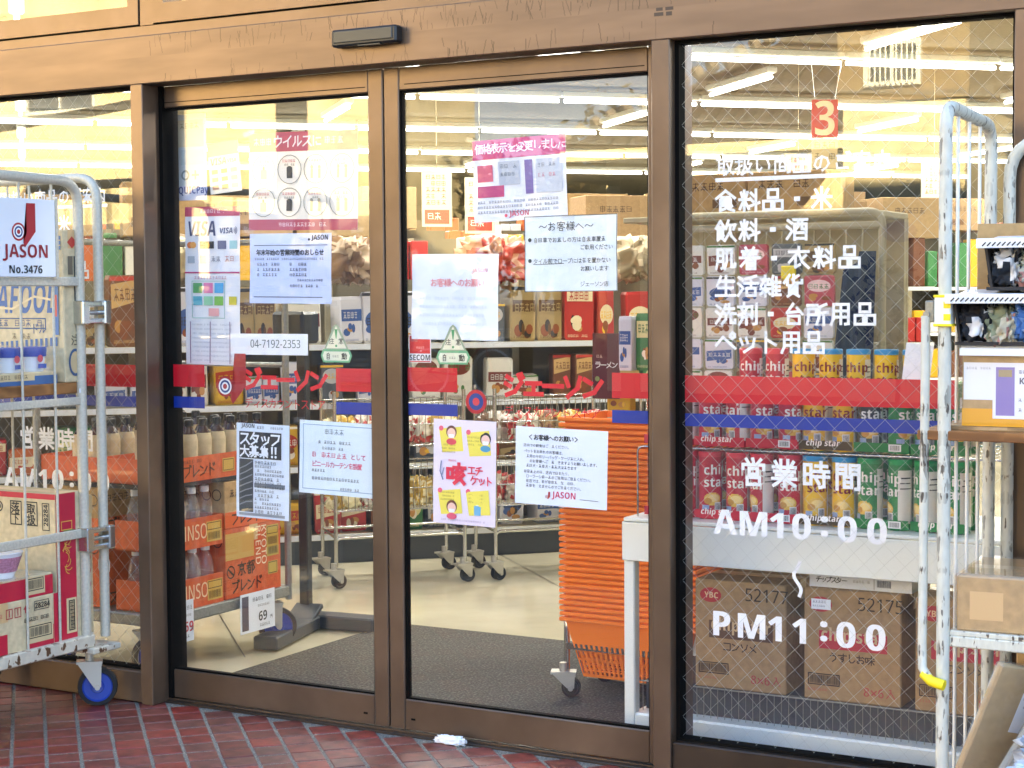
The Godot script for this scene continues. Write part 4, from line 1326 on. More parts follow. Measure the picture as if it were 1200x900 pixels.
func emblem(pr: Pr, x: float, y: float, s: float) -> void:     # target and slanted J
	pr.oval(x, y, s * 0.30, s * 0.30, lin("a8232c"))
	pr.oval(x, y, s * 0.235, s * 0.235, lin("f1f1ee"))
	pr.oval(x, y, s * 0.185, s * 0.185, lin("27447c"))
	pr.oval(x, y, s * 0.125, s * 0.125, lin("f1f1ee"))
	pr.oval(x, y, s * 0.075, s * 0.075, lin("a8232c"))
	pr.poly([Vector2(x + s * 0.36, y - s * 0.95), Vector2(x + s * 0.76, y - s * 0.95), Vector2(x + s * 0.76, y - s * 0.02), Vector2(x + s * 0.28, y + s * 0.5), Vector2(x + s * 0.2, y + s * 0.36), Vector2(x + s * 0.36, y + s * 0.02)], lin("a8232c"))

# ---------------------------------------------------------------- roll cage on the left
func left_cage() -> void:
	mk("tape", "c9a878", 0.3)
	mk("cage_white", "e2e0d6", 0.45, 0.05)
	mk("worn_zinc", "b9b6ac", 0.45, 0.6)
	var o := Vector3(-1.06, 0, 0.135)
	var t := thing("roll_cage", "grey wheeled roll cage loaded with noodle cartons at the left window", "roll cage", o)
	var b := Bag.new()
	# side panel facing right, its tube bent over the top
	b.tube(bend([Vector3(0, 0.24, 0.09), Vector3(0, 1.745, 0.09), Vector3(0, 1.755, 0.98), Vector3(0, 0.24, 0.98)], 0.085), 0.0165, 10)
	obj("side_frame", b, M.cage_grey, t)
	b = Bag.new()
	b.tube(bend([Vector3(0.004, 0.24, 0.005), Vector3(0.004, 1.765, 0.005), Vector3(-0.62, 1.765, 0.005), Vector3(-0.62, 0.24, 0.005)], 0.085), 0.0165, 10)
	obj("end_frame", b, M.cage_grey, t)
	b = Bag.new()
	b.tube(bend([Vector3(-0.62, 0.24, 0.09), Vector3(-0.62, 1.75, 0.09), Vector3(-0.62, 1.75, 0.98), Vector3(-0.62, 0.24, 0.98)], 0.085), 0.0165, 10)
	obj("side_frame", b, M.cage_grey, t)
	for y: float in [1.421, 0.597]:
		b = Bag.new()
		b.cbox(Vector3(0.004, y, 0.53), Vector3(0.012, 0.03, 0.88), 0.003)
		obj("cross_bar", b, M.cage_grey, t)
	b = Bag.new()
	b.cbox(Vector3(0.002, 1.032, 0.53), Vector3(0.014, 0.026, 0.88), 0.003)
	obj("cross_bar", b, M.cage_grey, t)
	for z: float in [0.21, 0.352, 0.494, 0.636, 0.778, 0.9]:
		b = Bag.new()
		b.rod(Vector3(0.0, 0.25, z), Vector3(0.0, 1.74, z), 0.0045, 6)
		obj("upright_wire", b, M.cage_grey, t)
	for x: float in [-0.10, -0.2, -0.3, -0.4, -0.5]:
		b = Bag.new()
		b.rod(Vector3(x, 0.25, 0.005), Vector3(x, 1.75, 0.005), 0.0045, 6)
		obj("upright_wire", b, M.cage_grey, t)
	for y: float in [1.32, 0.575]:
		b = Bag.new()
		b.cbox(Vector3(0.012, y, 0.098), Vector3(0.05, 0.078, 0.034), 0.004)
		b.cbox(Vector3(0.024, y, 0.004), Vector3(0.04, 0.078, 0.03), 0.004)
		b.cbox(Vector3(0.02, y + 0.028, 0.05), Vector3(0.03, 0.016, 0.09), 0.003)
		b.cbox(Vector3(0.02, y - 0.028, 0.05), Vector3(0.03, 0.016, 0.09), 0.003)
		b.rod(Vector3(0.02, y, 0.02), Vector3(0.02, y, 0.08), 0.008, 8)
		obj("latch", b, M.chrome, t)
	b = Bag.new()
	for r: Array in [[Vector3(0, 0.236, 0.53), Vector3(0.034, 0.042, 0.93)], [Vector3(-0.62, 0.236, 0.53), Vector3(0.034, 0.042, 0.93)], [Vector3(-0.31, 0.236, 0.05), Vector3(0.586, 0.042, 0.03)], [Vector3(-0.31, 0.236, 0.98), Vector3(0.586, 0.042, 0.03)]]:
		b.cbox(r[0], r[1], 0.004)
	obj("base_frame", b, M.rusty_white, t)
	b = Bag.new()
	b.box(Vector3(-0.31, 0.246, 0.515), Vector3(0.586, 0.012, 0.9))
	obj("deck", b, M.worn_zinc, t)
	b = Bag.new()
	b.cbox(Vector3(-0.014, 0.205, 0.03), Vector3(0.10, 0.02, 0.13), 0.003)
	obj("caster_plate", b, M.rusty_white, t)
	for p: Array in [[-0.04, 0.0], [-0.56, 0.02], [-0.04, 0.9], [-0.56, 0.9]]:
		caster(t, Vector3(p[0], -0.001, p[1]), 0.066, M.blue_plastic, 0.72)
	b = Bag.new()
	b.cbox(Vector3(-0.30, 1.075, 0.50), Vector3(0.585, 0.036, 0.85), 0.003)
	tag(obj("shelf_board", b, M.wood), "brown wooden shelf board across the left roll cage", "board")
	var sb: Node3D = get_child(get_child_count() - 1)
	sb.position = o
	b = Bag.new()
	b.box(Vector3(0.0085, 1.066, 0.095), Vector3(0.0006, 0.014, 0.03))
	obj("white_label", b, M.paper, sb)
	# number plate
	var pl := thing("number_plate", "white plate reading JASON hung on the left roll cage", "sign", o + Vector3(0.022, 1.435, 0.45))
	b = Bag.new()
	b.cbox(Vector3(0, 0.122, 0), Vector3(0.006, 0.245, 0.46), 0.002)
	obj("plate", b, M.paper, pl)
	b = Bag.new()
	b.box(Vector3(-0.001, 0.122, -0.236), Vector3(0.010, 0.255, 0.012))
	obj("edge_strip", b, M.cage_grey, pl)
	var pr := Pr.new(Vector3(0.0034, 0.245, 0.23), Vector3.FORWARD)
	emblem(pr, 0.30, 0.105, 0.095)
	pr.latin("JASON", 0.232, 0.196, 0.056, lin("8d1f2a"), true, 1.12)
	pr.latin("No.3476", 0.258, 0.234, 0.034, lin("242424"), true, 1.1)
	ink(pr, pl, "lettering")
	# cartons on the shelf board
	var c := carton("seafood_carton", "tan SEAFOOD noodle carton with blue lettering on the wooden shelf board", o + Vector3(-0.22, 1.0935, 0.11), Vector3(0.43, 0.495, 0.095), 0, M.carton_cream)
	pr = face(c, "z")
	pr.latin("SEAFOOD", 0.045, 0.27, 0.135, lin("2a5a94"), true, 0.60, 0.12)
	pr.line([Vector2(0.05, 0.245), Vector2(0.2, 0.255), Vector2(0.3, 0.215), Vector2(0.37, 0.225)], 0.007, lin("d6c49c"))
	pr.text("ヌードル", 0.22, 0.305, 0.03, 0.12, lin("2f4f7a"))
	pr.frame(0.10, 0.285, 0.25, 0.036, 0.004, lin("2f4f7a"))
	pr.scrib(0.11, 0.29, 0.23, 0.024, lin("2f4f7a"))
	pr.scrib(0.2, 0.335, 0.12, 0.02, lin("5a5248"))
	pr.rect(0.12, 0.145, 0.11, 0.012, lin("d2553f"))
	for k in 16:
		pr.rect(0.06 + k * 0.022, 0.37 - k * 0.0015, 0.011, 0.028, lin("2f5a8c"))
	for k in 3:
		pr.rect(0.372, 0.02 + k * 0.016, 0.05, 0.012, lin("3d6a9c"))
	for k in 2:
		pr.rect(0.385, 0.085 + k * 0.045, 0.025, 0.03, lin("4b759f"))
		pr.rect(0.391, 0.092 + k * 0.045, 0.013, 0.014, lin("d6c49c"))
	pr.rect(0.385, 0.18, 0.024, 0.16, lin("3d6a9c"))
	pr.rect(0.391, 0.21, 0.012, 0.07, lin("b8504a"))
	ink(pr, c)
	pr = face(c, "x")
	pr.poly([Vector2(0.04, 0.02), Vector2(0.062, 0.04), Vector2(0.04, 0.06), Vector2(0.018, 0.04)], lin("b5382e"))
	pr.rect(0.02, 0.085, 0.022, 0.06, lin("6e6250")); pr.rect(0.046, 0.085, 0.026, 0.17, lin("44443e"))
	pr.rect(0.05, 0.27, 0.02, 0.06, lin("4c4a44")); pr.oval(0.045, 0.43, 0.03, 0.045, lin("3c5576")); pr.oval(0.045, 0.43, 0.022, 0.036, lin("c4ad82"))
	pr.text("注意", 0.03, 0.34, 0.034, 0.1, lin("55503f"))
	ink(pr, c)
	# shrink wrapped tray of cups in front of it
	var tr := thing("cup_tray", "blue and white shrink wrapped tray of cups in front of the SEAFOOD carton", "tray", o + Vector3(-0.14, 1.0935, 0.44))
	b = Bag.new()
	b.cbox(Vector3(0, 0.02, 0), Vector3(0.24, 0.04, 0.52), 0.003)
	obj("tray", b, M.carton_cream, tr)
	pr = Pr.new(Vector3(0.1206, 0.04, 0.26), Vector3.FORWARD)
	pr.rect(0, 0.012, 0.52, 0.028, lin("41638f")); pr.rect(0.24, 0.004, 0.18, 0.022, lin("c9b58a"))
	pr.scrib(0.26, 0.007, 0.14, 0.014, lin("5c4a34")); pr.scrib(0.02, 0.016, 0.2, 0.016, lin("b9c6d6"))
	ink(pr, tr)
	for k in 5:
		b = Bag.new()
		var z := -0.2 + 0.1 * k
		b.lathe([Vector2(0.0, 0.04), Vector2(0.036, 0.04), Vector2(0.045, 0.105)], 16, Transform3D(Basis(), Vector3(0.07, 0, z)))
		var cup := obj("cup", b, M.paper, tr)
		b = Bag.new()
		b.lathe([Vector2(0.0457, 0.088), Vector2(0.0475, 0.118), Vector2(0.0, 0.12)], 16, Transform3D(Basis(), Vector3(0.07, 0, z)))
		obj("lid", b, M.blue_plastic, cup)
		pr = Pr.new(Vector3(0.117, 0.1, z + 0.02), Vector3.FORWARD)
		pr.oval(0.01, 0.018, 0.012, 0.012, lin("c94a55")); pr.rect(0.0, 0.035, 0.036, 0.014, lin("3559a8"))
		obj("badge", pr.b, M.print, cup)
	b = Bag.new()
	b.cbox(Vector3(0.0, 0.082, 0), Vector3(0.248, 0.085, 0.528), 0.014)
	obj("shrink_wrap", b, M.film, tr)
	# tall carton on the deck
	c = carton("noodle_carton", "tall red and tan carton with barcode standing at the cage corner", o + Vector3(-0.24, 0.2525, 0.145), Vector3(0.46, 0.482, 0.13), 0.0, M.carton_cream)
	pr = face(c, "z")
	pr.rect(0, 0.0, 0.46, 0.018, lin("b81f38"))
	for k in 2:
		pr.frame(0.26 + 0.07 * k, 0.028, 0.052, 0.08, 0.004, INK)
		pr.text(["取扱", "落下"][1 - k].substr(0, 1), 0.266 + 0.07 * k, 0.034, 0.036, 0.12, INK)
		pr.text(["取扱", "落下"][1 - k].substr(1, 1), 0.266 + 0.07 * k, 0.07, 0.036, 0.12, INK)
	pr.frame(0.402, 0.03, 0.032, 0.09, 0.003, INK)
	var vr := Pr.new(pr.o + Vector3(0.408, -0.105, 0.0006), Vector3.UP, Vector3.LEFT)
	vr.latin("28284", 0.0, 0.02, 0.026, INK)
	ink(vr, c)
	pr.arc(0.21, 0.05, 0.016, 0.004, INK); pr.arc(0.21, 0.05, 0.007, 0.003, INK)
	ink(pr, c)
	pr = face(c, "x")
	pr.rect(0, 0.0, 0.088, 0.49, lin("b81f38"))
	pr.rect(0.04, 0.345, 0.046, 0.115, lin("cdb98e")); pr.frame(0.05, 0.352, 0.028, 0.1, 0.004, INK)
	for k in 22: pr.rect(0.055, 0.358 + k * 0.004, 0.018, 0.002 if k % 3 else 0.003, INK)
	for k in 9: pr.arc(0.045 + 0.01 * sin(k), 0.15 + 0.012 * k, 0.018, 0.003, lin("d9a04a"), k, k + 2.2, 5)
	pr.frame(0.02, 0.09, 0.05, 0.03, 0.003, lin("d9a04a")); pr.rect(0.03, 0.12, 0.05, 0.02, lin("77804a"))
	ink(pr, c)
	c = carton("slim_carton", "narrow tan carton squeezed behind the tall red carton", o + Vector3(-0.26, 0.2525, 0.045), Vector3(0.46, 0.46, 0.05), 0.0, M.carton_cream)
	pr = face(c, "x")
	for k in 4: pr.oval(0.025, 0.16 + k * 0.045, 0.012, 0.014, lin("b5382e"))
	pr.scrib(0.012, 0.35, 0.03, 0.012, INK)
	ink(pr, c)
	# lower cartons lying along the side
	c = carton("low_carton", "tan and red carton lying lowest on the left roll cage deck", o + Vector3(-0.17, 0.2525, 0.455), Vector3(0.33, 0.165, 0.48), 0.0, M.carton_cream)
	pr = face(c, "x")
	pr.rect(0.0, 0.098, 0.26, 0.067, lin("b81f38")); pr.rect(0.48 - 0.018, 0.0, 0.018, 0.165, lin("b81f38"))
	pr.rect(0.34, 0.098, 0.12, 0.067, lin("b81f38")); pr.rect(0.345, 0.085, 0.112, 0.06, lin("cdb98e")); pr.frame(0.35, 0.09, 0.1, 0.04, 0.003, INK); pr.bars(0.357, 0.096, 0.086, 0.028, INK)
	for k in 2: pr.frame(0.255 + 0.036 * k, 0.02, 0.028, 0.032, 0.003, lin("a8323a")); pr.line([Vector2(0.269 + 0.036 * k, 0.026), Vector2(0.269 + 0.036 * k, 0.044)], 0.004, lin("a8323a"))
	pr.poly([Vector2(0.342, 0.016), Vector2(0.356, 0.032), Vector2(0.328, 0.032)], lin("a8323a")); pr.rect(0.336, 0.032, 0.012, 0.012, lin("a8323a"))
	pr.frame(0.375, 0.012, 0.065, 0.03, 0.002, INK); pr.latin("28284", 0.379, 0.036, 0.024, INK)
	pr.scrib(0.33, 0.06, 0.12, 0.015, INK, 0.8); pr.scrib(0.14, 0.03, 0.1, 0.016, lin("b5554e"))
	for k in 6: pr.arc(0.12 + 0.012 * k, 0.13, 0.012, 0.003, lin("d9a04a"), k, k + 3.0, 6)
	ink(pr, c)
	c = carton("flat_carton", "flat red carton with barcode stacked under the noodle bowls", o + Vector3(-0.17, 0.4185, 0.47), Vector3(0.32, 0.068, 0.48), 0.0, M.carton_cream)
	pr = face(c, "x")
	pr.rect(0.0, 0.006, 0.48, 0.062, lin("b81f38")); pr.rect(0.36, 0.004, 0.085, 0.056, lin("cdb98e")); pr.frame(0.366, 0.008, 0.073, 0.04, 0.003, INK); pr.bars(0.371, 0.014, 0.062, 0.028, INK)
	ink(pr, c)
	for k in 2:
		var bowl := thing("noodle_bowl", ["white and pink noodle bowl on the flat red carton", "noodle bowl behind the pink one on the flat red carton"][k], "bowl", o + Vector3(-0.07 - 0.14 * k, 0.4875, 0.40 + 0.03 * k))
		b = Bag.new()
		b.lathe([Vector2(0, 0), Vector2(0.045, 0.002), Vector2(0.072, 0.075), Vector2(0.076, 0.082), Vector2(0.07, 0.084), Vector2(0.0, 0.086)], 24)
		obj("bowl", b, M.paper, bowl)
		b = Bag.new()
		b.lathe([Vector2(0.0545, 0.022), Vector2(0.0715, 0.07)], 24)
		obj("sleeve_band", b, M.pink_band, bowl)
		b = Bag.new()
		b.lathe([Vector2(0, 0.001), Vector2(0.085, 0.001), Vector2(0.095, 0.008), Vector2(0.0, 0.009)], 20)
		obj("film_foot", b, M.film, bowl)

# ---------------------------------------------------------------- roll cage on the right
func lump(at: Vector3, size: Vector3, col: Array, sd: int) -> Bag:      # folded cloth: a soft heap with creases
	var b := Bag.new()
	var f := FastNoiseLite.new()
	f.seed = sd; f.frequency = 1.6
	var g := FastNoiseLite.new()
	g.seed = sd + 1; g.frequency = 9.0
	var nu := 44
	var nv := 18
	var pt := func(i: int, j: int) -> Vector3:
		var a := TAU * i / nu
		var e := PI * j / nv - PI / 2
		var d := Vector3(cos(e) * cos(a), sin(e), cos(e) * sin(a))
		d = Vector3(signf(d.x) * pow(absf(d.x), 0.55), signf(d.y) * pow(absf(d.y), 0.7), signf(d.z) * pow(absf(d.z), 0.55))
		return at + d * size * 0.5 * (1.0 + 0.28 * f.get_noise_3dv(d * 2.0) + 0.18 * sin(d.x * 16.0 + d.y * 7.0 + 4.0 * f.get_noise_3dv(d)))
	for i in nu:
		for j in nv:
			var q: int = clampi(int((g.get_noise_3dv((Vector3(pt.call(i, j)) - at) / size * 0.14) + 0.5) * col.size()), 0, col.size() - 1)
			var w := [[i, j + 1], [(i + 1) % nu, j + 1], [(i + 1) % nu, j], [i, j]]
			var ps: Array = []
			var ns: Array = []
			for e: Array in w:
				ps.append(pt.call(e[0], e[1]))
				var dn: Vector3 = (Vector3(pt.call(e[0] + 1, e[1])) - Vector3(pt.call(e[0] - 1, e[1]))).cross(Vector3(pt.call(e[0], mini(e[1] + 1, nv))) - Vector3(pt.call(e[0], maxi(e[1] - 1, 0))))
				ns.append(-dn.normalized() if dn.length() > 1e-9 else (Vector3(ps[-1]) - at).normalized())
			b.squad(ps, ns, col[q])
	return b

func right_cage() -> void:
	var o := Vector3(1.862, 0, 0.525)
	var t := thing("roll_cage", "white chipped roll cage full of cartons and shirts at the right edge", "roll cage", o)
	var b := Bag.new()
	b.tube(bend([Vector3(0, 0.2, 0), Vector3(0, 1.795, 0), Vector3(0, 1.78, -0.415), Vector3(0, 0.2, -0.415)], 0.06), 0.0155, 12)
	obj("side_frame", b, M.chipped_white, t)
	for k in 3:
		b = Bag.new()
		b.rod(Vector3(0, 0.2, -0.105 - 0.1 * k), Vector3(0, 1.78, -0.105 - 0.1 * k), 0.0045, 6)
		obj("upright_wire", b, M.cage_white, t)
	b = Bag.new()
	b.tube(bend([Vector3(0.04, 0.2, -0.44), Vector3(0.04, 1.745, -0.44), Vector3(0.78, 1.745, -0.44), Vector3(0.78, 0.2, -0.44)], 0.1), 0.0155, 12)
	obj("back_frame", b, M.chipped_white, t)
	b = Bag.new()
	b.tube(bend([Vector3(0.8, 0.2, 0), Vector3(0.8, 1.79, 0), Vector3(0.8, 1.79, -0.415), Vector3(0.8, 0.2, -0.415)], 0.06), 0.0155, 12)
	obj("side_frame", b, M.chipped_white, t)
	# locking rod with a yellow grip and the yellow striped bracket
	b = Bag.new()
	b.tube(PackedVector3Array([Vector3(-0.043, 1.315, 0.004), Vector3(-0.043, 1.25, 0.004), Vector3(-0.047, 0.55, 0.004), Vector3(-0.044, 0.50, 0.012), Vector3(-0.028, 0.482, 0.022)]), 0.0105, 10)
	obj("locking_rod", b, M.chipped_white, t)
	b = Bag.new()
	b.tube(PackedVector3Array([Vector3(-0.04, 0.488, 0.016), Vector3(-0.02, 0.474, 0.026), Vector3(0.012, 0.468, 0.03)]), 0.0125, 10)
	obj("yellow_grip", b, M.yellow_grip, t)
	b = Bag.new()
	b.cbox(Vector3(0.0, 1.327, 0.002), Vector3(0.038, 0.07, 0.040), 0.003)
	var br := obj("latch_bracket", b, M.white_metal, t)
	b = Bag.new()
	for y: float in [1.294, 1.36]: b.cbox(Vector3(0.001, y, 0.002), Vector3(0.043, 0.006, 0.044), 0.001)
	for y: float in [1.312, 1.340]: b.box(Vector3(0.011, y, 0.0228), Vector3(0.016, 0.015, 0.002))
	obj("yellow_stripe", b, M.yellow_grip, br)
	b = Bag.new()
	b.cbox(Vector3(-0.034, 1.325, 0.0), Vector3(0.022, 0.05, 0.012), 0.003)
	b.rod(Vector3(-0.04, 1.318, 0.0), Vector3(-0.04, 1.318, 0.012), 0.008, 10)
	obj("hinge", b, M.grey_metal, t)
	b = Bag.new()
	b.cbox(Vector3(0.4, 0.585, -0.2), Vector3(0.77, 0.012, 0.40), 0.002)
	b.cbox(Vector3(0.4, 0.566, -0.004), Vector3(0.77, 0.026, 0.012), 0.003)
	obj("middle_shelf", b, M.chipped_white, t)
	b = Bag.new()
	b.cbox(Vector3(0.4, 0.2, -0.2), Vector3(0.84, 0.04, 0.46), 0.004)
	obj("base_frame", b, M.chipped_white, t)
	for p: Array in [[0.05, -0.05], [0.75, -0.05], [0.05, -0.36], [0.75, -0.36]]:
		caster(t, Vector3(p[0], -0.001, p[1]), 0.064, M.blue_plastic, 0.5)
	b = Bag.new()
	b.cbox(Vector3(0.34, 1.041, -0.17), Vector3(0.80, 0.022, 0.36), 0.002)
	var w := obj("shelf_plank", b, M.wood)
	w.position = o
	tag(w, "wooden plank laid across the white roll cage under the boxed goods", "plank")
	b = Bag.new()
	b.cbox(Vector3(0.36, 1.0575, -0.2), Vector3(0.74, 0.011, 0.36), 0.002)
	w = obj("plywood_sheet", b, M.plywood)
	w.position = o
	tag(w, "thin plywood sheet on the plank of the white roll cage", "board")
	# boxed goods on the plank
	var c := carton("purple_label_carton", "carton with a purple product sheet on the plank of the white cage", o + Vector3(0.24, 1.0635, -0.16), Vector3(0.41, 0.165, 0.28), 0.0, M.cardboard)
	var pr := face(c, "z")
	pr.rect(0.0, 0.125, 0.41, 0.04, lin("e0a01c"))
	pr.rect(0.004, 0.02, 0.075, 0.085, lin("e6e6ea")); pr.scrib(0.01, 0.03, 0.06, 0.006, lin("9a9aa4"))
	pr.rect(0.07, 0.02, 0.20, 0.127, lin("e8e8f2")); pr.rect(0.077, 0.03, 0.042, 0.11, lin("8a78b4")); pr.rect(0.083, 0.036, 0.03, 0.016, lin("a8926a"))
	pr.latin("K-735", 0.130, 0.068, 0.02, lin("3a3a55")); pr.scrib(0.128, 0.036, 0.06, 0.009, lin("55557a")); pr.scrib(0.128, 0.1, 0.012, 0.008, INK); pr.scrib(0.128, 0.122, 0.012, 0.008, INK)
	ink(pr, c)
	b = Bag.new()
	b.cbox(Vector3(0, 0.09, 0), Vector3(0.425, 0.182, 0.295), 0.01)
	obj("wrapping_film", b, M.film, c)
	b = Bag.new()
	b.box(Vector3(0, 0, 0), Vector3(0.27, 0.0016, 0.03), Color.WHITE, Basis(Vector3.RIGHT, 0.9))
	b.box(Vector3(0, -0.012, 0.013), Vector3(0.27, 0.016, 0.001))
	w = obj("open_lid", b, M.paper, c)
	w.position = Vector3(-0.07, 0.1815, 0.15)
	# display trays of folded shirts
	for k in 2:
		var p: Vector3 = o + [Vector3(0.19, 1.248, -0.09), Vector3(0.225, 1.372, -0.11)][k]
		var s := thing("shirt_tray", ["lower white display tray of patterned shirts in the right cage", "upper white display tray of shirts in the right cage"][k], "tray", p)
		b = Bag.new()
		var wd: float = [0.33, 0.27][k]
		b.box(Vector3(0, 0.004, 0), Vector3(wd, 0.008, 0.19))
		b.box(Vector3(-wd / 2 + 0.004, 0.055, 0), Vector3(0.006, 0.1, 0.19), Color.WHITE, Basis(Vector3.BACK, 0.15))
		b.box(Vector3(wd / 2, 0.055, 0), Vector3(0.006, 0.1, 0.19))
		b.box(Vector3(0, 0.055, -0.095), Vector3(wd, 0.1, 0.006))
		obj("tray", b, M.black_card, s)
		b = Bag.new()
		b.cbox(Vector3(0.0, 0.112, 0.03), Vector3(wd + 0.03, 0.007, 0.2), 0.002, Color.WHITE, Basis(Vector3.RIGHT, 0.12))
		b.cbox(Vector3(0.0, 0.106, 0.128), Vector3(wd + 0.03, 0.022, 0.006), 0.001)
		obj("white_lip", b, M.paper, s)
		pr = Pr.new(Vector3(-wd / 2 - 0.01, 0.113, 0.1316))
		for j in 22: pr.seg(Vector2(0.01 + j * 0.011, 0.012), Vector2(0.016 + j * 0.011, 0.006), 0.003, INK)
		pr.rect(0.262, 0.003, 0.03, 0.014, lin("d84a6a"))
		ink(pr, s)
		var cols := [[lin("7da4d8"), lin("4f79b8"), lin("a8c4e8")], [lin("8f967a"), lin("c9c4ae"), lin("b98a84")], [lin("1d2024"), lin("2a2d33"), lin("d8d8d8")], [lin("d8702a"), lin("b85a20")]]
		for j in 5:
			var q: int = [2, 1, 0, 1, 3][j]
			obj("folded_shirt", lump(Vector3(-wd / 2 + 0.04 + j * 0.062, 0.05 - 0.008 * (j % 2), 0.03), Vector3(0.075, 0.085, 0.13), cols[q], 90 + j + 10 * k), M.cloth, s)
	b = Bag.new()
	b.box(Vector3.ZERO, Vector3(0.17, 0.29, 0.005), Color.WHITE, Basis(Vector3.UP, 0.25))
	w = obj("cardboard_sheet", b, M.cardboard)
	w.position = o + Vector3(0.105, 1.385, -0.22)
	tag(w, "plain brown cardboard sheet standing behind the shirt trays", "cardboard")
	# wrapped carton on the middle shelf
	c = carton("wrapped_carton", "brown carton in clear film on the chipped middle shelf", o + Vector3(0.26, 0.5915, -0.17), Vector3(0.48, 0.128, 0.3), 0.06, M.cardboard)
	pr = face(c, "z")
	pr.rect(0.03, 0.035, 0.075, 0.065, lin("d2ad78"))
	ink(pr, c)
	b = Bag.new()
	b.cbox(Vector3(0, 0.066, 0), Vector3(0.492, 0.134, 0.312), 0.008)
	obj("wrapping_film", b, M.film, c)
	b = Bag.new()
	b.box(Vector3(0.36, 0.78, -0.06), Vector3(0.34, 0.1, 0.004), Color.WHITE, Basis(Vector3.BACK, 0.35) * Basis(Vector3.RIGHT, 0.5))
	w = obj("open_flap", b, M.black_card)
	w.position = o + Vector3(0.0, 0.0, 0.03)
	tag(w, "dark carton flap standing open above the wrapped carton", "flap")
	b = Bag.new()
	b.box(Vector3(0.35, 0.875, -0.15), Vector3(0.36, 0.30, 0.006), Color.WHITE, Basis(Vector3.UP, 0.2))
	w = obj("brown_sheet", b, M.cardboard_dark)
	w.position = o
	tag(w, "dark brown cardboard sheet upright under the plank", "cardboard")
	# parcels leaning below
	for k in 5:
		var s := thing("leaning_parcel", ["brown flat parcel with a paper label leaning lowest in the cage", "clear wrapped parcel leaning behind the brown one", "white topped clear bag leaning right of the brown parcel", "blue tinted flat bag at the bottom right corner", "plain brown panel at the back of the lower cage"][k], "parcel", o + [Vector3(0.10, 0.225, -0.07), Vector3(0.21, 0.225, -0.05), Vector3(0.23, 0.225, 0.0), Vector3(0.30, 0.225, 0.03), Vector3(0.3, 0.225, -0.3)][k])
		s.transform.basis = Basis(Vector3.BACK, [-0.36, -0.5, -0.62, -0.62, 0.0][k]) * Basis(Vector3.UP, [0.9, 0.75, 0.7, 0.5, 0.0][k])
		b = Bag.new()
		b.cbox(Vector3(0, 0.15, 0), [Vector3(0.24, 0.3, 0.02), Vector3(0.25, 0.27, 0.025), Vector3(0.2, 0.26, 0.03), Vector3(0.26, 0.15, 0.02), Vector3(0.4, 0.28, 0.02)][k], 0.004)
		obj("parcel", b, [M.cardboard_tan, M.grey_card, M.grey_card, M.pale_blue, M.cardboard][k], s)
		if k < 3:
			b = Bag.new()
			b.cbox(Vector3(0, 0.15, 0.0), [Vector3(0.25, 0.31, 0.03), Vector3(0.26, 0.28, 0.035), Vector3(0.21, 0.28, 0.04)][k], 0.01)
			obj("clear_bag", b, M.film, s)
			pr = Pr.new(Vector3(-0.03, 0.24, 0.0105 + k * 0.003))
			pr.rect(0, 0, 0.05, 0.1, lin("e4e6ea")); pr.scrib(0.006, 0.01, 0.04, 0.008, lin("777788")); pr.scrib(0.006, 0.03, 0.04, 0.008, lin("777788"))
			obj("paper_label", pr.b, M.print, s)
	for k in 3:
		var g := obj("plastic_bag", lump(Vector3.ZERO, [Vector3(0.24, 0.16, 0.2), Vector3(0.2, 0.13, 0.16), Vector3(0.16, 0.1, 0.14)][k], [[lin("c9ced6"), lin("8f98a6")], [lin("70757c"), lin("a8adb4")], [lin("b9cbe6"), lin("dfe6f0")]][k], 910 + k), M.packet)
		g.position = o + [Vector3(0.32, 0.32, 0.02), Vector3(0.36, 0.44, -0.06), Vector3(0.26, 0.28, 0.07)][k]
		tag(g, ["large grey plastic bag of clothes at the foot of the right cage", "dark grey plastic bag on top of the heap in the right cage", "small pale blue plastic bag lowest in the right cage"][k], "bag")
	c = carton("back_carton", "tan open topped carton behind the plastic bags of the right cage", o + Vector3(0.44, 0.2205, -0.26), Vector3(0.36, 0.29, 0.26), 0.0, M.cardboard)
	pr = face(c, "z")
	pr.rect(0.0, 0.0, 0.36, 0.012, lin("8a6238")); pr.scrib(0.05, 0.08, 0.2, 0.03, lin("5a4024"))
	ink(pr, c)

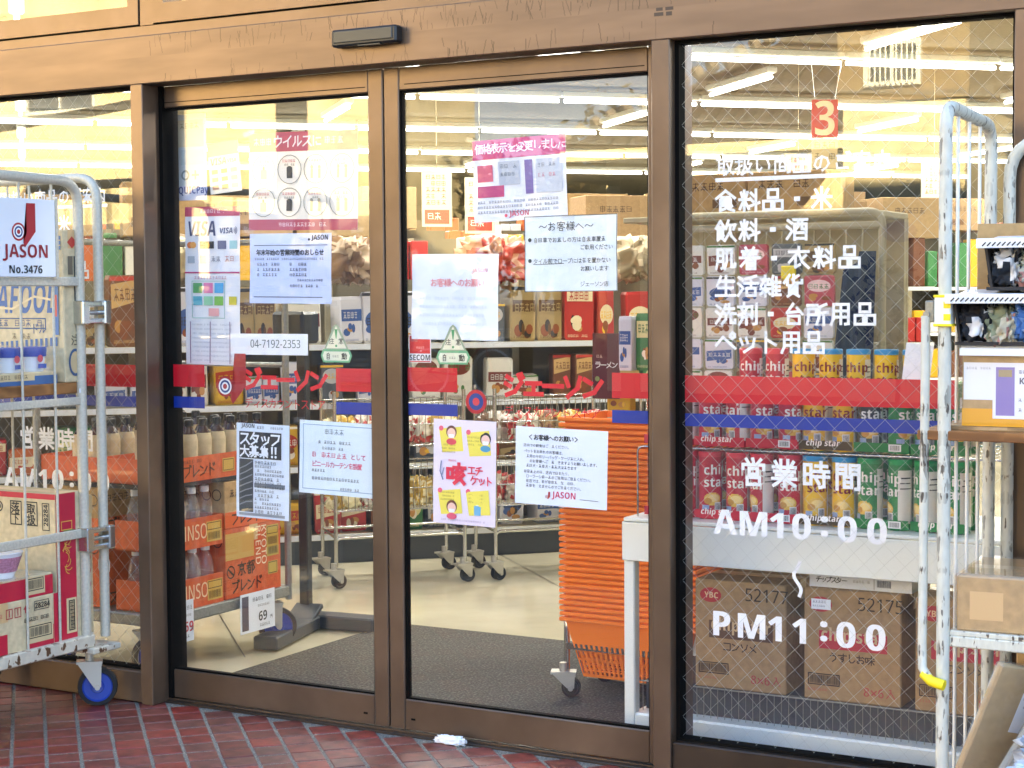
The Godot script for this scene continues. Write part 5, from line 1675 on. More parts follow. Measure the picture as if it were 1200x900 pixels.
# ---------------------------------------------------------------- rack of bottled drinks just inside, left
func bottle(at: Vector3, kind: int, label: String) -> void:
	var key := "bottle%d" % kind
	if not M.has(key):
		var t := thing("drink_bottle", label, "bottle", at, 0.0, "bottled drinks on the rack")
		var b := Bag.new()
		b.lathe([Vector2(0, 0.0), Vector2(0.027, 0.0), Vector2(0.031, 0.006), Vector2(0.031, 0.10), Vector2(0.029, 0.105), Vector2(0.031, 0.11), Vector2(0.031, 0.135), Vector2(0.026, 0.16), Vector2(0.0135, 0.186), Vector2(0.0125, 0.197)], 18)
		obj("body", b, M.clear_plastic if kind == 0 else M.dark_drink, t)
		b = Bag.new()
		b.lathe([Vector2(0.0165, 0.19), Vector2(0.0168, 0.212), Vector2(0.014, 0.215), Vector2(0, 0.215)], 16)
		obj("cap", b, M.cap_white if kind == 0 else M.black_plastic, t)
		b = Bag.new()
		if kind == 0:
			b.lathe([Vector2(0.0316, 0.012), Vector2(0.0316, 0.066)], 18)
			obj("label_band", b, M.pink_label, t)
			b = Bag.new()
			b.lathe([Vector2(0, 0.003), Vector2(0.0295, 0.004), Vector2(0.0295, 0.128), Vector2(0, 0.128)], 16)
			obj("drink", b, M.clear_drink, t)
		else:
			b.lathe([Vector2(0.0316, 0.006), Vector2(0.0318, 0.138), Vector2(0.0265, 0.162)], 18)
			obj("label_band", b, M.carton_cream, t)
		M[key] = t
		return
	copy(M[key], "drink_bottle", label, at, rng.randf() * TAU)

func bottle_rack() -> void:
	sheer("clear_drink", "f3dcd8", 0.05, 0.03)
	mk("dark_drink", "3a1c12", 0.12)
	mk("cap_white", "f0f0ee", 0.45)
	mk("pink_label", "c8304c", 0.4)
	var x1 := -1.12
	var t := thing("drinks_rack", "grey wheeled rack of drink cartons just inside the left door", "rack", Vector3(-1.42, 0, -0.6))
	var b := Bag.new()
	b.cbox(Vector3(0, 0.215, 0), Vector3(0.6, 0.045, 0.76), 0.006)
	obj("deck", b, M.grey_metal, t)
	for p: Array in [[0.29, -0.375], [-0.29, -0.375], [-0.29, 0.375]]:
		b = Bag.new()
		b.rod(Vector3(p[0], 0.18, p[1]), Vector3(p[0], 1.6, p[1]), 0.014, 10)
		obj("upright", b, M.grey_metal, t)
	b = Bag.new()
	b.rod(Vector3(0.29, 1.58, -0.375), Vector3(-0.29, 1.58, -0.375), 0.012, 8)
	b.rod(Vector3(0.29, 1.1, -0.375), Vector3(-0.29, 1.1, -0.375), 0.01, 8)
	b.rod(Vector3(-0.29, 1.58, -0.375), Vector3(-0.29, 1.58, 0.375), 0.012, 8)
	obj("cross_rail", b, M.grey_metal, t)
	for p: Array in [[0.26, -0.34], [-0.26, -0.34], [-0.26, 0.32], [0.2, 0.32]]:
		caster(t, Vector3(p[0], 0.001, p[1]), 0.075, M.blue_plastic, 0.9)
	# open trays of clear bottles
	for lev in 2:
		var y: float = [0.2385, 0.455][lev]
		var s := thing("bottle_tray", ["lower orange tray of clear bottles marked NSON on the drinks rack", "middle orange tray of clear bottles marked NSON on the drinks rack"][lev], "tray", Vector3(-1.24, y, -0.405))
		b = Bag.new()
		b.box(Vector3(0, 0.003, 0), Vector3(0.23, 0.006, 0.32))
		for r: Array in [[Vector3(0.114, 0.055, 0), Vector3(0.005, 0.11, 0.32)], [Vector3(-0.114, 0.055, 0), Vector3(0.005, 0.11, 0.32)], [Vector3(0, 0.055, 0.1575), Vector3(0.223, 0.11, 0.005)], [Vector3(0, 0.055, -0.1575), Vector3(0.223, 0.11, 0.005)]]:
			b.box(r[0], r[1])
		obj("tray", b, M.carton_orange, s)
		var pr := Pr.new(Vector3(0.117, 0.11, 0.16), Vector3.FORWARD)
		pr.rect(0, 0, 0.32, 0.012, lin("c4532a"))
		pr.latin("JOHNSON", 0.012, 0.092, 0.075, lin("e9c49a"), false, 0.78)
		pr.rect(0.228, 0.02, 0.085, 0.075, lin("c9a24a")); pr.frame(0.231, 0.024, 0.079, 0.028, 0.003, lin("55431c")); pr.bars(0.235, 0.06, 0.07, 0.028, lin("55431c"))
		ink(pr, s, "lettering")
		for i in 4:
			for j in 3:
				bottle(Vector3(-1.163 - 0.068 * j, y + 0.0065, -0.29 - 0.074 * i), 0, "clear bottle with white cap, %s tray, %s from the window, %s row" % [["lower", "middle"][lev], ORD[i], ORD[j]])
	# closed cartons behind the trays
	for k in 5:
		var at: Vector3 = [Vector3(-1.27, 0.2385, -0.745), Vector3(-1.27, 0.5055, -0.745), Vector3(-1.57, 0.2385, -0.42), Vector3(-1.57, 0.5055, -0.42), Vector3(-1.57, 0.2385, -0.76)][k]
		var sz: Vector3 = [Vector3(0.3, 0.266, 0.34), Vector3(0.3, 0.175, 0.34), Vector3(0.28, 0.266, 0.34), Vector3(0.28, 0.175, 0.34), Vector3(0.26, 0.44, 0.3)][k]
		var c := carton("drink_carton", ["orange KYOTO BLEND carton low on the drinks rack", "tan and orange carton on top of the KYOTO BLEND carton", "orange carton low at the window side of the rack", "tan carton above it at the window side of the rack", "orange carton at the far back corner of the rack"][k], at, sz, 0.0, M.cardboard if k in [1, 3] else M.carton_orange)
		for side in ["x", "z"]:
			var pr := face(c, side)
			var w := sz.z if side == "x" else sz.x
			if k == 0 and side == "x":
				pr.rect(0.0, 0.02, 0.17, 0.1, lin("c49a4c"))
				pr.text("京都", 0.07, 0.135, 0.05, 0.11, lin("3a2410"), 1.1)
				pr.text("ブレンド", 0.035, 0.2, 0.046, 0.13, lin("3a2410"), 1.0)
				pr.arc(0.03, 0.165, 0.022, 0.005, lin("3a2410")); pr.line([Vector2(0.018, 0.155), Vector2(0.042, 0.175)], 0.008, lin("3a2410"))
				pr.rect(0.248, 0.015, 0.075, 0.12, lin("b89a3c")); pr.frame(0.252, 0.02, 0.067, 0.03, 0.003, lin("4a3818")); pr.bars(0.256, 0.06, 0.06, 0.03, lin("4a3818")); pr.bars(0.256, 0.098, 0.06, 0.03, lin("4a3818"))
				pr.rect(0.255, 0.155, 0.06, 0.05, lin("b89a3c")); pr.frame(0.258, 0.158, 0.054, 0.044, 0.003, lin("4a3818"))
				var vr := Pr.new(pr.o + Vector3(0.001, 0, 0) + Vector3.FORWARD * 0.225, Vector3.DOWN, Vector3.FORWARD)
				vr.latin("KYOTO", 0.01, 0.01, 0.042, lin("ecd9b8"), false, 1.2)
				vr.latin("BLEND", 0.01, 0.045, 0.042, lin("ecd9b8"), false, 1.2)
				ink(vr, c, "lettering")
			else:
				if k in [1, 3]: pr.rect(0, sz.y - 0.06, w, 0.06, lin("d9602a"))
				pr.text("ブレンド", 0.04, sz.y - 0.055, 0.045, 0.13, lin("3a2410"), 1.0)
				pr.scrib(0.03, 0.03, w * 0.5, 0.03, lin("4a3420")); pr.arc(w * 0.72, 0.05, 0.02, 0.004, lin("3a2410")); pr.arc(w * 0.88, 0.05, 0.02, 0.004, lin("3a2410"))
			ink(pr, c)
	# top tray of dark bottles with cream labels
	for k in 2:
		var at := Vector3(-1.27 - 0.3 * k, 0.7, -0.56)
		var s := thing("bottle_tray", ["upper orange tray of dark coffee bottles nearest the door", "upper orange tray of dark coffee bottles nearest the wall"][k], "tray", at)
		b = Bag.new()
		b.box(Vector3(0, 0.003, 0), Vector3(0.29, 0.006, 0.66))
		for r: Array in [[Vector3(0.144, 0.045, 0), Vector3(0.005, 0.09, 0.66)], [Vector3(-0.144, 0.045, 0), Vector3(0.005, 0.09, 0.66)], [Vector3(0, 0.045, 0.3275), Vector3(0.283, 0.09, 0.005)], [Vector3(0, 0.045, -0.3275), Vector3(0.283, 0.09, 0.005)]]:
			b.box(r[0], r[1])
		obj("tray", b, M.carton_orange, s)
		b = Bag.new()
		b.box(Vector3(0, -0.008, 0), Vector3(0.3, 0.014, 0.7))
		obj("support_board", b, M.black_card, s)
		var pr := Pr.new(Vector3(0.147, 0.09, 0.33), Vector3.FORWARD)
		for j in 2:
			pr.text("ブレンド", 0.12 + 0.3 * j, 0.03, 0.045, 0.13, lin("5a2c14"), 1.0)
			pr.rect(0.02 + 0.32 * j, 0.02, 0.07, 0.05, lin("c9a24a")); pr.frame(0.024 + 0.32 * j, 0.024, 0.062, 0.042, 0.003, lin("6b4a1c")); pr.scrib(0.12 + 0.3 * j, 0.01, 0.1, 0.014, lin("5a2c14"))
		ink(pr, s, "lettering")
		for i in 8:
			for j in 2:
				bottle(at + Vector3(0.1 - 0.075 * j, 0.0065, 0.28 - 0.08 * i), 1, "dark coffee bottle, %s from the window, %s row of the %s tray" % [ORD[i], ORD[j], ["door side", "wall side"][k]])
	# price cards hung on the rack side
	for k in 2:
		var s := thing("price_card", ["white price card reading 69 hung under the orange KYOTO carton", "white price card with red 69 hung at the rack's window end"][k], "price card", [Vector3(-1.105, 0.098, -0.745), Vector3(-1.105, 0.13, -0.315)][k])
		var w: float = [0.21, 0.11][k]
		b = Bag.new()
		b.box(Vector3(0, 0.075, 0), Vector3(0.002, 0.15, w))
		obj("card", b, M.paper, s)
		var pr := Pr.new(Vector3(0.0012, 0.15, w / 2), Vector3.FORWARD)
		if k == 0: pr.rect(0.008, 0.01, 0.04, 0.13, lin("4a4050"))
		pr.scrib(w * 0.35, 0.02, w * 0.6, 0.016, INK); pr.scrib(w * 0.5, 0.05, w * 0.4, 0.01, lin("777777"))
		pr.latin("69", w * 0.52, 0.115, 0.05, lin("333333") if k == 0 else lin("c2404c")); pr.text("円", w * 0.86, 0.1, 0.014, 0.12, INK); pr.scrib(w * 0.55, 0.125, w * 0.3, 0.012, INK)
		ink(pr, s, "lettering")

# ---------------------------------------------------------------- stand, wire wagons, baskets
func entrance_things() -> void:
	var t := thing("sign_stand", "dark stand with a flat two armed foot behind the left door", "stand", Vector3(-1.27, 0, -1.28))
	var b := Bag.new()
	b.cbox(Vector3(0.12, 0.035, -0.03), Vector3(0.40, 0.055, 0.10), 0.006, Color.WHITE, Basis(Vector3.UP, 0.1))
	obj("foot", b, M.slate_metal, t)
	b = Bag.new()
	b.cbox(Vector3(0.09, 0.034, 0.24), Vector3(0.10, 0.053, 0.48), 0.006, Color.WHITE, Basis(Vector3.UP, 0.25))
	obj("foot", b, M.slate_metal, t)
	b = Bag.new()
	b.cbox(Vector3(0.03, 0.07, 0.06), Vector3(0.12, 0.02, 0.14), 0.004, Color.WHITE, Basis(Vector3.UP, 0.2) * Basis(Vector3.RIGHT, 0.4))
	obj("bracket", b, M.slate_metal, t)
	b = Bag.new()
	b.cbox(Vector3(0, 0.62, 0), Vector3(0.045, 1.18, 0.035), 0.004)
	obj("pole", b, M.black_plastic, t)
	b = Bag.new()
	b.cbox(Vector3(-0.02, 1.24, 0.02), Vector3(0.16, 0.13, 0.12), 0.012)
	obj("head_box", b, M.black_plastic, t)
	# wire wagons on casters
	wagon(Vector3(-1.71, 0, -2.12), 0.62, 0.38, "chrome wire wagon on casters between the black stand and the door stile", 1)
	wagon(Vector3(-1.16, 0, -2.66), 0.62, 0.38, "chrome wire wagon on casters left of the orange baskets", 2)
	wagon(Vector3(-0.55, 0, -3.30), 0.62, 0.38, "chrome wire wagon on casters hidden behind the orange baskets", 3)
	# orange baskets, one inside the other, on a low wheeled stand
	var bx := 0.505
	var bz := -0.80
	t = thing("basket_stand", "chrome wheeled stand under the stack of orange baskets", "stand", Vector3(bx, 0, bz))
	for sg: float in [-1.0, 1.0]:
		b = Bag.new()
		b.tube(bend([Vector3(0.245 * sg, 0.085, 0.13), Vector3(0.245 * sg, 0.285, 0.13), Vector3(0.245 * sg, 0.285, -0.13), Vector3(0.245 * sg, 0.085, -0.13)], 0.04), 0.0105, 10)
		obj("side_loop", b, M.chrome, t)
		caster(t, Vector3(0.245 * sg + 0.015, 0.011, 0.13), 0.033, M.black_plastic, 0.4)
		caster(t, Vector3(0.245 * sg + 0.015, 0.011, -0.13), 0.033, M.black_plastic, 0.4)
	b = Bag.new()
	b.cbox(Vector3(0, 0.185, 0.14), Vector3(0.49, 0.022, 0.005), 0.001)
	b.cbox(Vector3(0, 0.185, -0.14), Vector3(0.49, 0.022, 0.005), 0.001)
	b.cbox(Vector3(0, 0.078, 0.0), Vector3(0.46, 0.006, 0.06), 0.001)
	obj("rail", b, M.chrome, t)
	var full := basket_mesh(true)
	var rims := basket_mesh(false)
	for k in 36:
		var j := Vector3(rng.randf_range(-0.002, 0.002), 0, rng.randf_range(-0.002, 0.002))
		var s := thing("shopping_basket", "orange plastic shopping basket, %s" % ("lowest of the stack, its slatted side in full view" if k == 0 else ("topmost of the stack" if k == 35 else "%s from the bottom of the stack" % ordinal(k))), "basket", Vector3(bx, 0.083 + k * 0.0192, bz) + j, rng.randf_range(-0.012, 0.012), "orange baskets stacked inside the right door")
		share("body", full[0] if k == 0 else rims[0], M.basket_orange, s)
		share("rim", full[1], M.basket_orange, s)
	# small wire rack with chip cans beside the post
	b = Bag.new()

func basket_mesh(outer: bool) -> Array:
	var b := Bag.new()
	var h := 0.205
	var lo := Vector2(0.185, 0.125)
	var hi := Vector2(0.235, 0.165)
	b.box(Vector3(0, 0.004, 0), Vector3(lo.x * 2, 0.006, lo.y * 2))
	# slatted walls: bars between a foot band and a top band
	for side in 4:
		var along := Vector3.RIGHT if side % 2 == 0 else Vector3.BACK
		var out := [Vector3.BACK, Vector3.RIGHT, Vector3.FORWARD, Vector3.LEFT][side] as Vector3
		var l0 := lo.x if side % 2 == 0 else lo.y
		var l1 := hi.x if side % 2 == 0 else hi.y
		var d0 := lo.y if side % 2 == 0 else lo.x
		var d1 := hi.y if side % 2 == 0 else hi.x
		var n := 22 if side % 2 == 0 else 15
		var pt := func(u: float, v: float) -> Vector3:
			var into := 1.0 if outer or v > 0.5 else 0.9
			return along * (u * lerpf(l0, l1, v)) * into + out * lerpf(d0, d1, v) * into + Vector3(0, v * h, 0)
		var band := func(u0: float, u1: float, v0: float, v1: float) -> void:
			var q: Array = [pt.call(u0, v0), pt.call(u1, v0), pt.call(u1, v1), pt.call(u0, v1)]
			b.quad(q[0], q[1], q[2], q[3])
			b.quad(q[3] - out * 0.003, q[2] - out * 0.003, q[1] - out * 0.003, q[0] - out * 0.003)
		band.call(-1.0, 1.0, 0.0, 0.05)
		band.call(-1.0, 1.0, 0.28, 0.315)
		band.call(-1.0, 1.0, 0.55, 1.0)
		for k in n + 1:
			var u := -1.0 + 2.0 * k / n
			band.call(maxf(u - 0.45 / n, -1), minf(u + 0.45 / n, 1), 0.05, 0.55)
	var r := Bag.new()
	for side in 4:
		var out := [Vector3.BACK, Vector3.RIGHT, Vector3.FORWARD, Vector3.LEFT][side] as Vector3
		var ln := hi.x * 2 + 0.03 if side % 2 == 0 else hi.y * 2
		r.cbox(out * ((hi.y if side % 2 == 0 else hi.x) + 0.0065) + Vector3(0, h - 0.006, 0), Vector3(ln if side % 2 == 0 else 0.015, 0.0135, 0.015 if side % 2 == 0 else ln), 0.003)
	return [b.mesh(), r.mesh()]

func wagon(at: Vector3, ln: float, dp: float, label: String, sd: int) -> void:
	var t := thing("wire_wagon", label, "wagon", at)
	t.transform.basis = Basis(E1, Vector3.UP, -E2)
	for p: Array in [[0.0, 0.0], [ln, 0.0], [0.0, -dp], [ln, -dp]]:
		var b := Bag.new()
		b.rod(Vector3(p[0], 0.1, p[1]), Vector3(p[0], 0.92, p[1]), 0.0095, 8)
		obj("leg", b, M.chrome, t)
		caster(t, Vector3(p[0] + 0.012, 0.001, p[1]), 0.034, M.black_plastic, 0.3)
	var b := Bag.new()
	b.tube(bend([Vector3(0, 0.19, 0.0), Vector3(0, 0.235, 0.0), Vector3(ln, 0.235, 0.0), Vector3(ln, 0.19, 0.0)], 0.03), 0.0075, 8)
	b.rod(Vector3(0, 0.235, 0), Vector3(0, 0.235, -dp), 0.0065, 6)
	b.rod(Vector3(ln, 0.235, 0), Vector3(ln, 0.235, -dp), 0.0065, 6)
	b.rod(Vector3(0, 0.235, -dp), Vector3(ln, 0.235, -dp), 0.0065, 6)
	obj("lower_rail", b, M.chrome, t)
	for y: float in [0.36, 0.66]:
		b = Bag.new()
		var h := 0.2
		for lev: float in [0.0, h * 0.5, h]:
			b.tube(PackedVector3Array([Vector3(0, y + lev, 0), Vector3(ln, y + lev, 0), Vector3(ln, y + lev, -dp), Vector3(0, y + lev, -dp)]), 0.0032, 5, Color.WHITE, -1, true)
		for k in 19:
			var x := ln * (k + 1) / 20.0
			b.tube(PackedVector3Array([Vector3(x, y + h, 0), Vector3(x, y, 0), Vector3(x, y, -dp), Vector3(x, y + h, -dp)]), 0.0017, 4)
		for k in 9:
			var z := -dp * (k + 1) / 10.0
			b.tube(PackedVector3Array([Vector3(0, y + h, z), Vector3(0, y, z), Vector3(ln, y, z), Vector3(ln, y + h, z)]), 0.0017, 4)
		obj("wire_basket", b, M.chrome, t)
		var r := RandomNumberGenerator.new()
		r.seed = sd * 10 + int(y * 10)
		for k in 5:
			var p := at + t.transform.basis * Vector3(ln * (k + 0.5) / 5.0, y + 0.06, -dp * r.randf_range(0.35, 0.65))
			var col: Array = [[lin("b83a34"), lin("d8cfc0")], [lin("c9a23a"), lin("e8dcb0")], [lin("d8d4cc"), lin("8a6a50")], [lin("7c4a36"), lin("b89468")]][r.randi() % 4]
			var g := obj("snack_bag", lump(Vector3.ZERO, Vector3(0.12, 0.13, 0.16), col, 300 + sd * 20 + k + int(y * 100)), M.packet)
			g.position = p
			tag(g, "%s snack bag in the %s basket of the %s wagon" % [ORD[k], "lower" if y < 0.5 else "upper", ["", "stand side", "basket side", "hidden"][sd]], "snack bag", "snack bags in the wire wagons")

# ---------------------------------------------------------------- white shelf with chip cans behind the wired window
func chip_can(at: Vector3, kind: int, label: String, turn := 0.0) -> void:
	var key := "chips%d" % kind
	var body: Color = [lin("c01d38"), lin("eebf12"), lin("15803f"), lin("3a3f36")][kind]
	if not M.has(key):
		var t := thing("chip_can", label, "can", at, turn, "chip cans on the white shelf")
		var b := Bag.new()
		b.lathe([Vector2(0, 0), Vector2(0.034, 0), Vector2(0.0345, 0.004), Vector2(0.0345, 0.19), Vector2(0.0335, 0.193)], 22, Transform3D(), body)
		obj("body", b, M.can, t)
		b = Bag.new()
		b.lathe([Vector2(0.0355, 0.185), Vector2(0.0358, 0.197), Vector2(0.034, 0.2), Vector2(0, 0.199)], 22, Transform3D(), [lin("d84050"), lin("3a9ad0"), lin("2a9a58"), lin("888888")][kind])
		obj("lid", b, M.can, t)
		var pr := Pr.new(Vector3(-0.0345, 0.2, 0.0), Vector3.RIGHT, Vector3.UP, 1e-7)
		pr.cell = 0.004
		pr.rect(-0.05, 0.002, 0.1, 0.014, [lin("d8404e"), lin("d0a010"), lin("1c9a50"), lin("55584e")][kind])
		pr.blot(0.0, 0.14, 0.026, 0.019, lin("e2b84e"))
		pr.blot(0.004, 0.137, 0.017, 0.011, lin("f0d68a"))
		pr.blot(-0.014, 0.146, 0.012, 0.009, lin("c89038"))
		pr.rect(0.04, 0.03, 0.045, 0.15, lin("e0dcd0")); pr.rect(0.046, 0.05, 0.032, 0.004, INK); pr.rect(0.046, 0.065, 0.03, 0.003, INK); pr.rect(0.046, 0.08, 0.034, 0.003, INK)
		pr.rect(-0.032, 0.158, 0.022, 0.02, lin("8fa6d0")); pr.rect(0.006, 0.15, 0.02, 0.026, lin("e4e4e4")); pr.bars(0.008, 0.153, 0.016, 0.018, INK)
		pr.latin("chip", -0.025, 0.076, 0.038, lin("f2f0e6") if kind != 1 else lin("8a1a22"))
		pr.latin("star", -0.025, 0.104, 0.038, lin("f2f0e6") if kind != 1 else lin("8a1a22"))
		var wb := pr.b                                            # wrap the flat print round the can
		for i in wb.v.size():
			var p := wb.v[i] - Vector3(-0.0345, 0, 0)
			var a := p.x / 0.0345
			var rr := 0.0345 + p.z
			wb.v[i] = Vector3(sin(a) * rr, p.y, cos(a) * rr)
			wb.n[i] = Vector3(sin(a), 0, cos(a))
		obj("print", wb, M.can, t)
		M[key] = t
		return
	copy(M[key], "chip_can", label, at, turn)

func chip_shelf() -> void:
	var x0 := 0.70
	var x1 := 1.86
	var t := thing("display_shelf", "white metal shelf unit holding chip cans behind the wired window", "shelf", Vector3((x0 + x1) / 2, 0, -0.45))
	var w := (x1 - x0)
	for p: Array in [[-w / 2 + 0.018, 0.235], [-w / 2 + 0.018, -0.235], [w / 2 - 0.018, 0.235], [w / 2 - 0.018, -0.235]]:
		var b := Bag.new()
		b.cbox(Vector3(p[0], 0.345, p[1]), Vector3(0.036, 0.68, 0.036), 0.004)
		obj("leg", b, M.white_metal, t)
	var b := Bag.new()
	b.cbox(Vector3(0, 0.694, 0), Vector3(w, 0.012, 0.51), 0.003)
	b.cbox(Vector3(0, 0.630, 0.2605), Vector3(w, 0.115, 0.008), 0.002)
	b.cbox(Vector3(-w / 2 - 0.001, 0.655, 0.0), Vector3(0.008, 0.065, 0.51), 0.002)
	obj("top_board", b, M.white_metal, t)
	b = Bag.new()
	b.cbox(Vector3(0, 0.075, 0), Vector3(w - 0.04, 0.07, 0.5), 0.006)
	obj("bottom_board", b, M.white_metal, t)
	b = Bag.new()
	b.box(Vector3(0, 0.155, -0.02), Vector3(w - 0.08, 0.09, 0.4))
	obj("plinth", b, M.slate_metal, t)
	b = Bag.new()
	b.rod(Vector3(-w / 2 + 0.04, 0.205, 0.225), Vector3(w / 2, 0.205, 0.225), 0.0025, 5)
	for k in 50: b.rod(Vector3(-w / 2 + 0.05 + k * 0.022, 0.115, 0.225), Vector3(-w / 2 + 0.05 + k * 0.022, 0.205, 0.225), 0.0012, 4)
	obj("front_grille", b, M.grey_metal, t)
	b = Bag.new()      # wire fence and the wire tier above the first row of cans
	b.tube(bend([Vector3(-w / 2 + 0.03, 0.70, 0.215), Vector3(-w / 2 + 0.03, 0.912, 0.215), Vector3(w / 2, 0.912, 0.215), Vector3(w / 2, 0.70, 0.215)], 0.02), 0.003, 6)
	b.rod(Vector3(-w / 2 + 0.03, 0.912, -0.21), Vector3(w / 2, 0.912, -0.21), 0.003, 6)
	for k in 46:
		var x := -w / 2 + 0.04 + k * 0.0245
		b.rod(Vector3(x, 0.912, 0.215), Vector3(x, 0.912, -0.21), 0.0014, 4)
	obj("wire_tier", b, M.chrome, t)
	# cans: two tiers, bagged in pairs
	for tier in 2:
		for row in 2:
			for k in 12:
				var x := 0.775 + k * 0.0815 + (0.006 if k % 2 else 0.0)
				var kind: int = 0 if k < 6 else (1 if k < 8 else 2)
				if tier == 1 and k in [8]: kind = 3
				chip_can(Vector3(x, [0.7005, 0.9165][tier], -0.30 - 0.09 * row), kind, "%s chip can, %s tier of white shelf, %s from the post, %s row" % [["red", "yellow", "green", "dark"][kind], ["lower", "upper"][tier], ordinal(k), ["front", "back"][row]], rng.randf_range(-1.1, 0.9))
		for k in 6:
			b = Bag.new()
			var cx := 0.775 + (k * 2 + 0.5) * 0.0815 + 0.003
			var y: float = [0.7005, 0.9165][tier]
			b.cbox(Vector3(cx, y + 0.103, -0.30), Vector3(0.158, 0.2, 0.078), 0.02)
			var f := obj("wrapping_film", b, M.film)
			tag(f, "clear film round the %s pair of chip cans from the post, %s tier" % [ORD[k], ["lower", "upper"][tier]], "film", "films round the chip cans")
			var col: Color = [lin("c01d38"), lin("c01d38"), lin("c01d38"), lin("4a3a20"), lin("14753a"), lin("14753a")][k]
			var pr := Pr.new(Vector3(cx - 0.079, y + 0.03, -0.2605))
			pr.rect(0, 0, 0.158, 0.026, col)
			if k % 2 == 0: pr.rect(0.1, 0.003, 0.036, 0.02, lin("e8e8e8")); pr.bars(0.104, 0.006, 0.028, 0.014, INK)
			else: pr.latin("chip star", 0.02, 0.02, 0.024, lin("f0e8e0"), true, 1.0, 0.15)
			ink(pr, f, "printed_band")
	# big wire basket bag row on top, yellow and blue lids showing over the red band
	for k in 7:
		chip_can(Vector3(0.98 + k * 0.085, 1.0, -0.52), 0 if k < 2 else 1, "%s chip can standing high behind the red band, %s from the left" % ["red" if k < 2 else "yellow", ORD[k]], rng.randf_range(-0.3, 0.3))
	b = Bag.new()
	b.cbox(Vector3(1.22, 0.96, -0.52), Vector3(0.72, 0.078, 0.14), 0.003)
	tag(obj("can_riser", b, M.slate_metal), "grey riser block under the high row of chip cans", "riser")
	# cartons on the lower tier
	var names := ["52177", "52175", "52178"]
	for k in 3:
		var c := carton("chip_carton", ["tan carton numbered 52177 low behind the wired window", "tan carton numbered 52175 under the yellow can tray", "tan carton half hidden behind the white roll cage"][k], [Vector3(1.05, 0.2005, -0.40), Vector3(1.39, 0.2005, -0.40), Vector3(1.715, 0.2005, -0.40)][k], Vector3(0.285, 0.322, 0.29), 0.0, M.carton_tan)
		var pr := face(c, "z")
		pr.latin(names[k], 0.16, 0.055, 0.052, lin("3a2c20"), false, 0.95)
		pr.oval(0.05, 0.045, 0.034, 0.022, lin("a8303a")); pr.latin("YBC", 0.03, 0.054, 0.024, lin("d9b48c"))
		pr.rect(0.045, 0.12, 0.2, 0.052, lin("5a4030") if k == 0 else lin("b22a3c"))
		pr.latin("chip star", 0.052, 0.16, 0.05, lin("c9ab80"), true, 0.9)
		if k == 1: pr.text("うすしお味", 0.075, 0.182, 0.026, 0.11, lin("2c2018"), 1.03)
		else: pr.text("コンソメ", 0.09, 0.182, 0.026, 0.12, lin("2c2018"), 1.03)
		pr.frame(0.012, 0.245, 0.095, 0.034, 0.003, lin("2c2018")); pr.bars(0.018, 0.25, 0.083, 0.024, lin("2c2018"))
		pr.scrib(0.012, 0.288, 0.06, 0.008, lin("b05a4a"))
		pr.latin("8", 0.178, 0.298, 0.034, lin("a8303a"), false); pr.line([Vector2(0.2, 0.28), Vector2(0.214, 0.294)], 0.003, lin("a8303a")); pr.line([Vector2(0.214, 0.28), Vector2(0.2, 0.294)], 0.003, lin("a8303a")); pr.latin("6", 0.22, 0.298, 0.034, lin("a8303a"), false); pr.text("入", 0.243, 0.272, 0.026, 0.09, lin("a8303a"))
		if k == 1:
			pr.rect(0.022, 0.03, 0.058, 0.03, lin("dfe6ee")); pr.scrib(0.026, 0.034, 0.05, 0.008, lin("66708a")); pr.scrib(0.026, 0.047, 0.04, 0.006, lin("66708a"))
		ink(pr, c)
	var s := thing("can_tray", "white printed tray of yellow chip cans on the carton numbered 52175", "tray", Vector3(1.405, 0.523, -0.36))
	b = Bag.new()
	b.box(Vector3(0, 0.003, 0), Vector3(0.30, 0.006, 0.16))
	b.box(Vector3(0, 0.022, 0.079), Vector3(0.30, 0.038, 0.004))
	b.box(Vector3(-0.148, 0.022, 0), Vector3(0.004, 0.038, 0.154))
	b.box(Vector3(0.148, 0.022, 0), Vector3(0.004, 0.038, 0.154))
	obj("tray", b, M.paper, s)
	var pr := Pr.new(Vector3(-0.15, 0.041, 0.0812))
	pr.text("チップスター", 0.02, 0.01, 0.016, 0.14, INK, 0.95); pr.scrib(0.13, 0.014, 0.05, 0.008, lin("888888")); pr.bars(0.2, 0.01, 0.04, 0.02, INK); pr.rect(0.19, 0.0, 0.003, 0.038, lin("b0b0b0"))
	ink(pr, s)
	for k in 4:
		b = Bag.new()
		b.rod(Vector3(-0.108 + k * 0.072, 0.036, -0.06), Vector3(-0.108 + k * 0.072, 0.036, 0.07), 0.03, 14, lin("e0b020"))
		obj("lying_can", b, M.can, s)
	# notices pinned to the right part of the shelf
	s = thing("paper_notice", "small white notice in a clear sleeve hanging right of the navy cloth", "notice", Vector3(1.62, 1.18, -0.10))
	b = Bag.new()
	b.box(Vector3(0, 0, 0), Vector3(0.075, 0.10, 0.001), Color.WHITE, Basis(Vector3.BACK, -0.12))
	obj("sheet", b, M.paper, s)

# ---------------------------------------------------------------- deeper in the shop
const PACK := ["red", "yellow", "white", "green", "orange", "brown", "pale blue", "pink", "tan", "grey"]

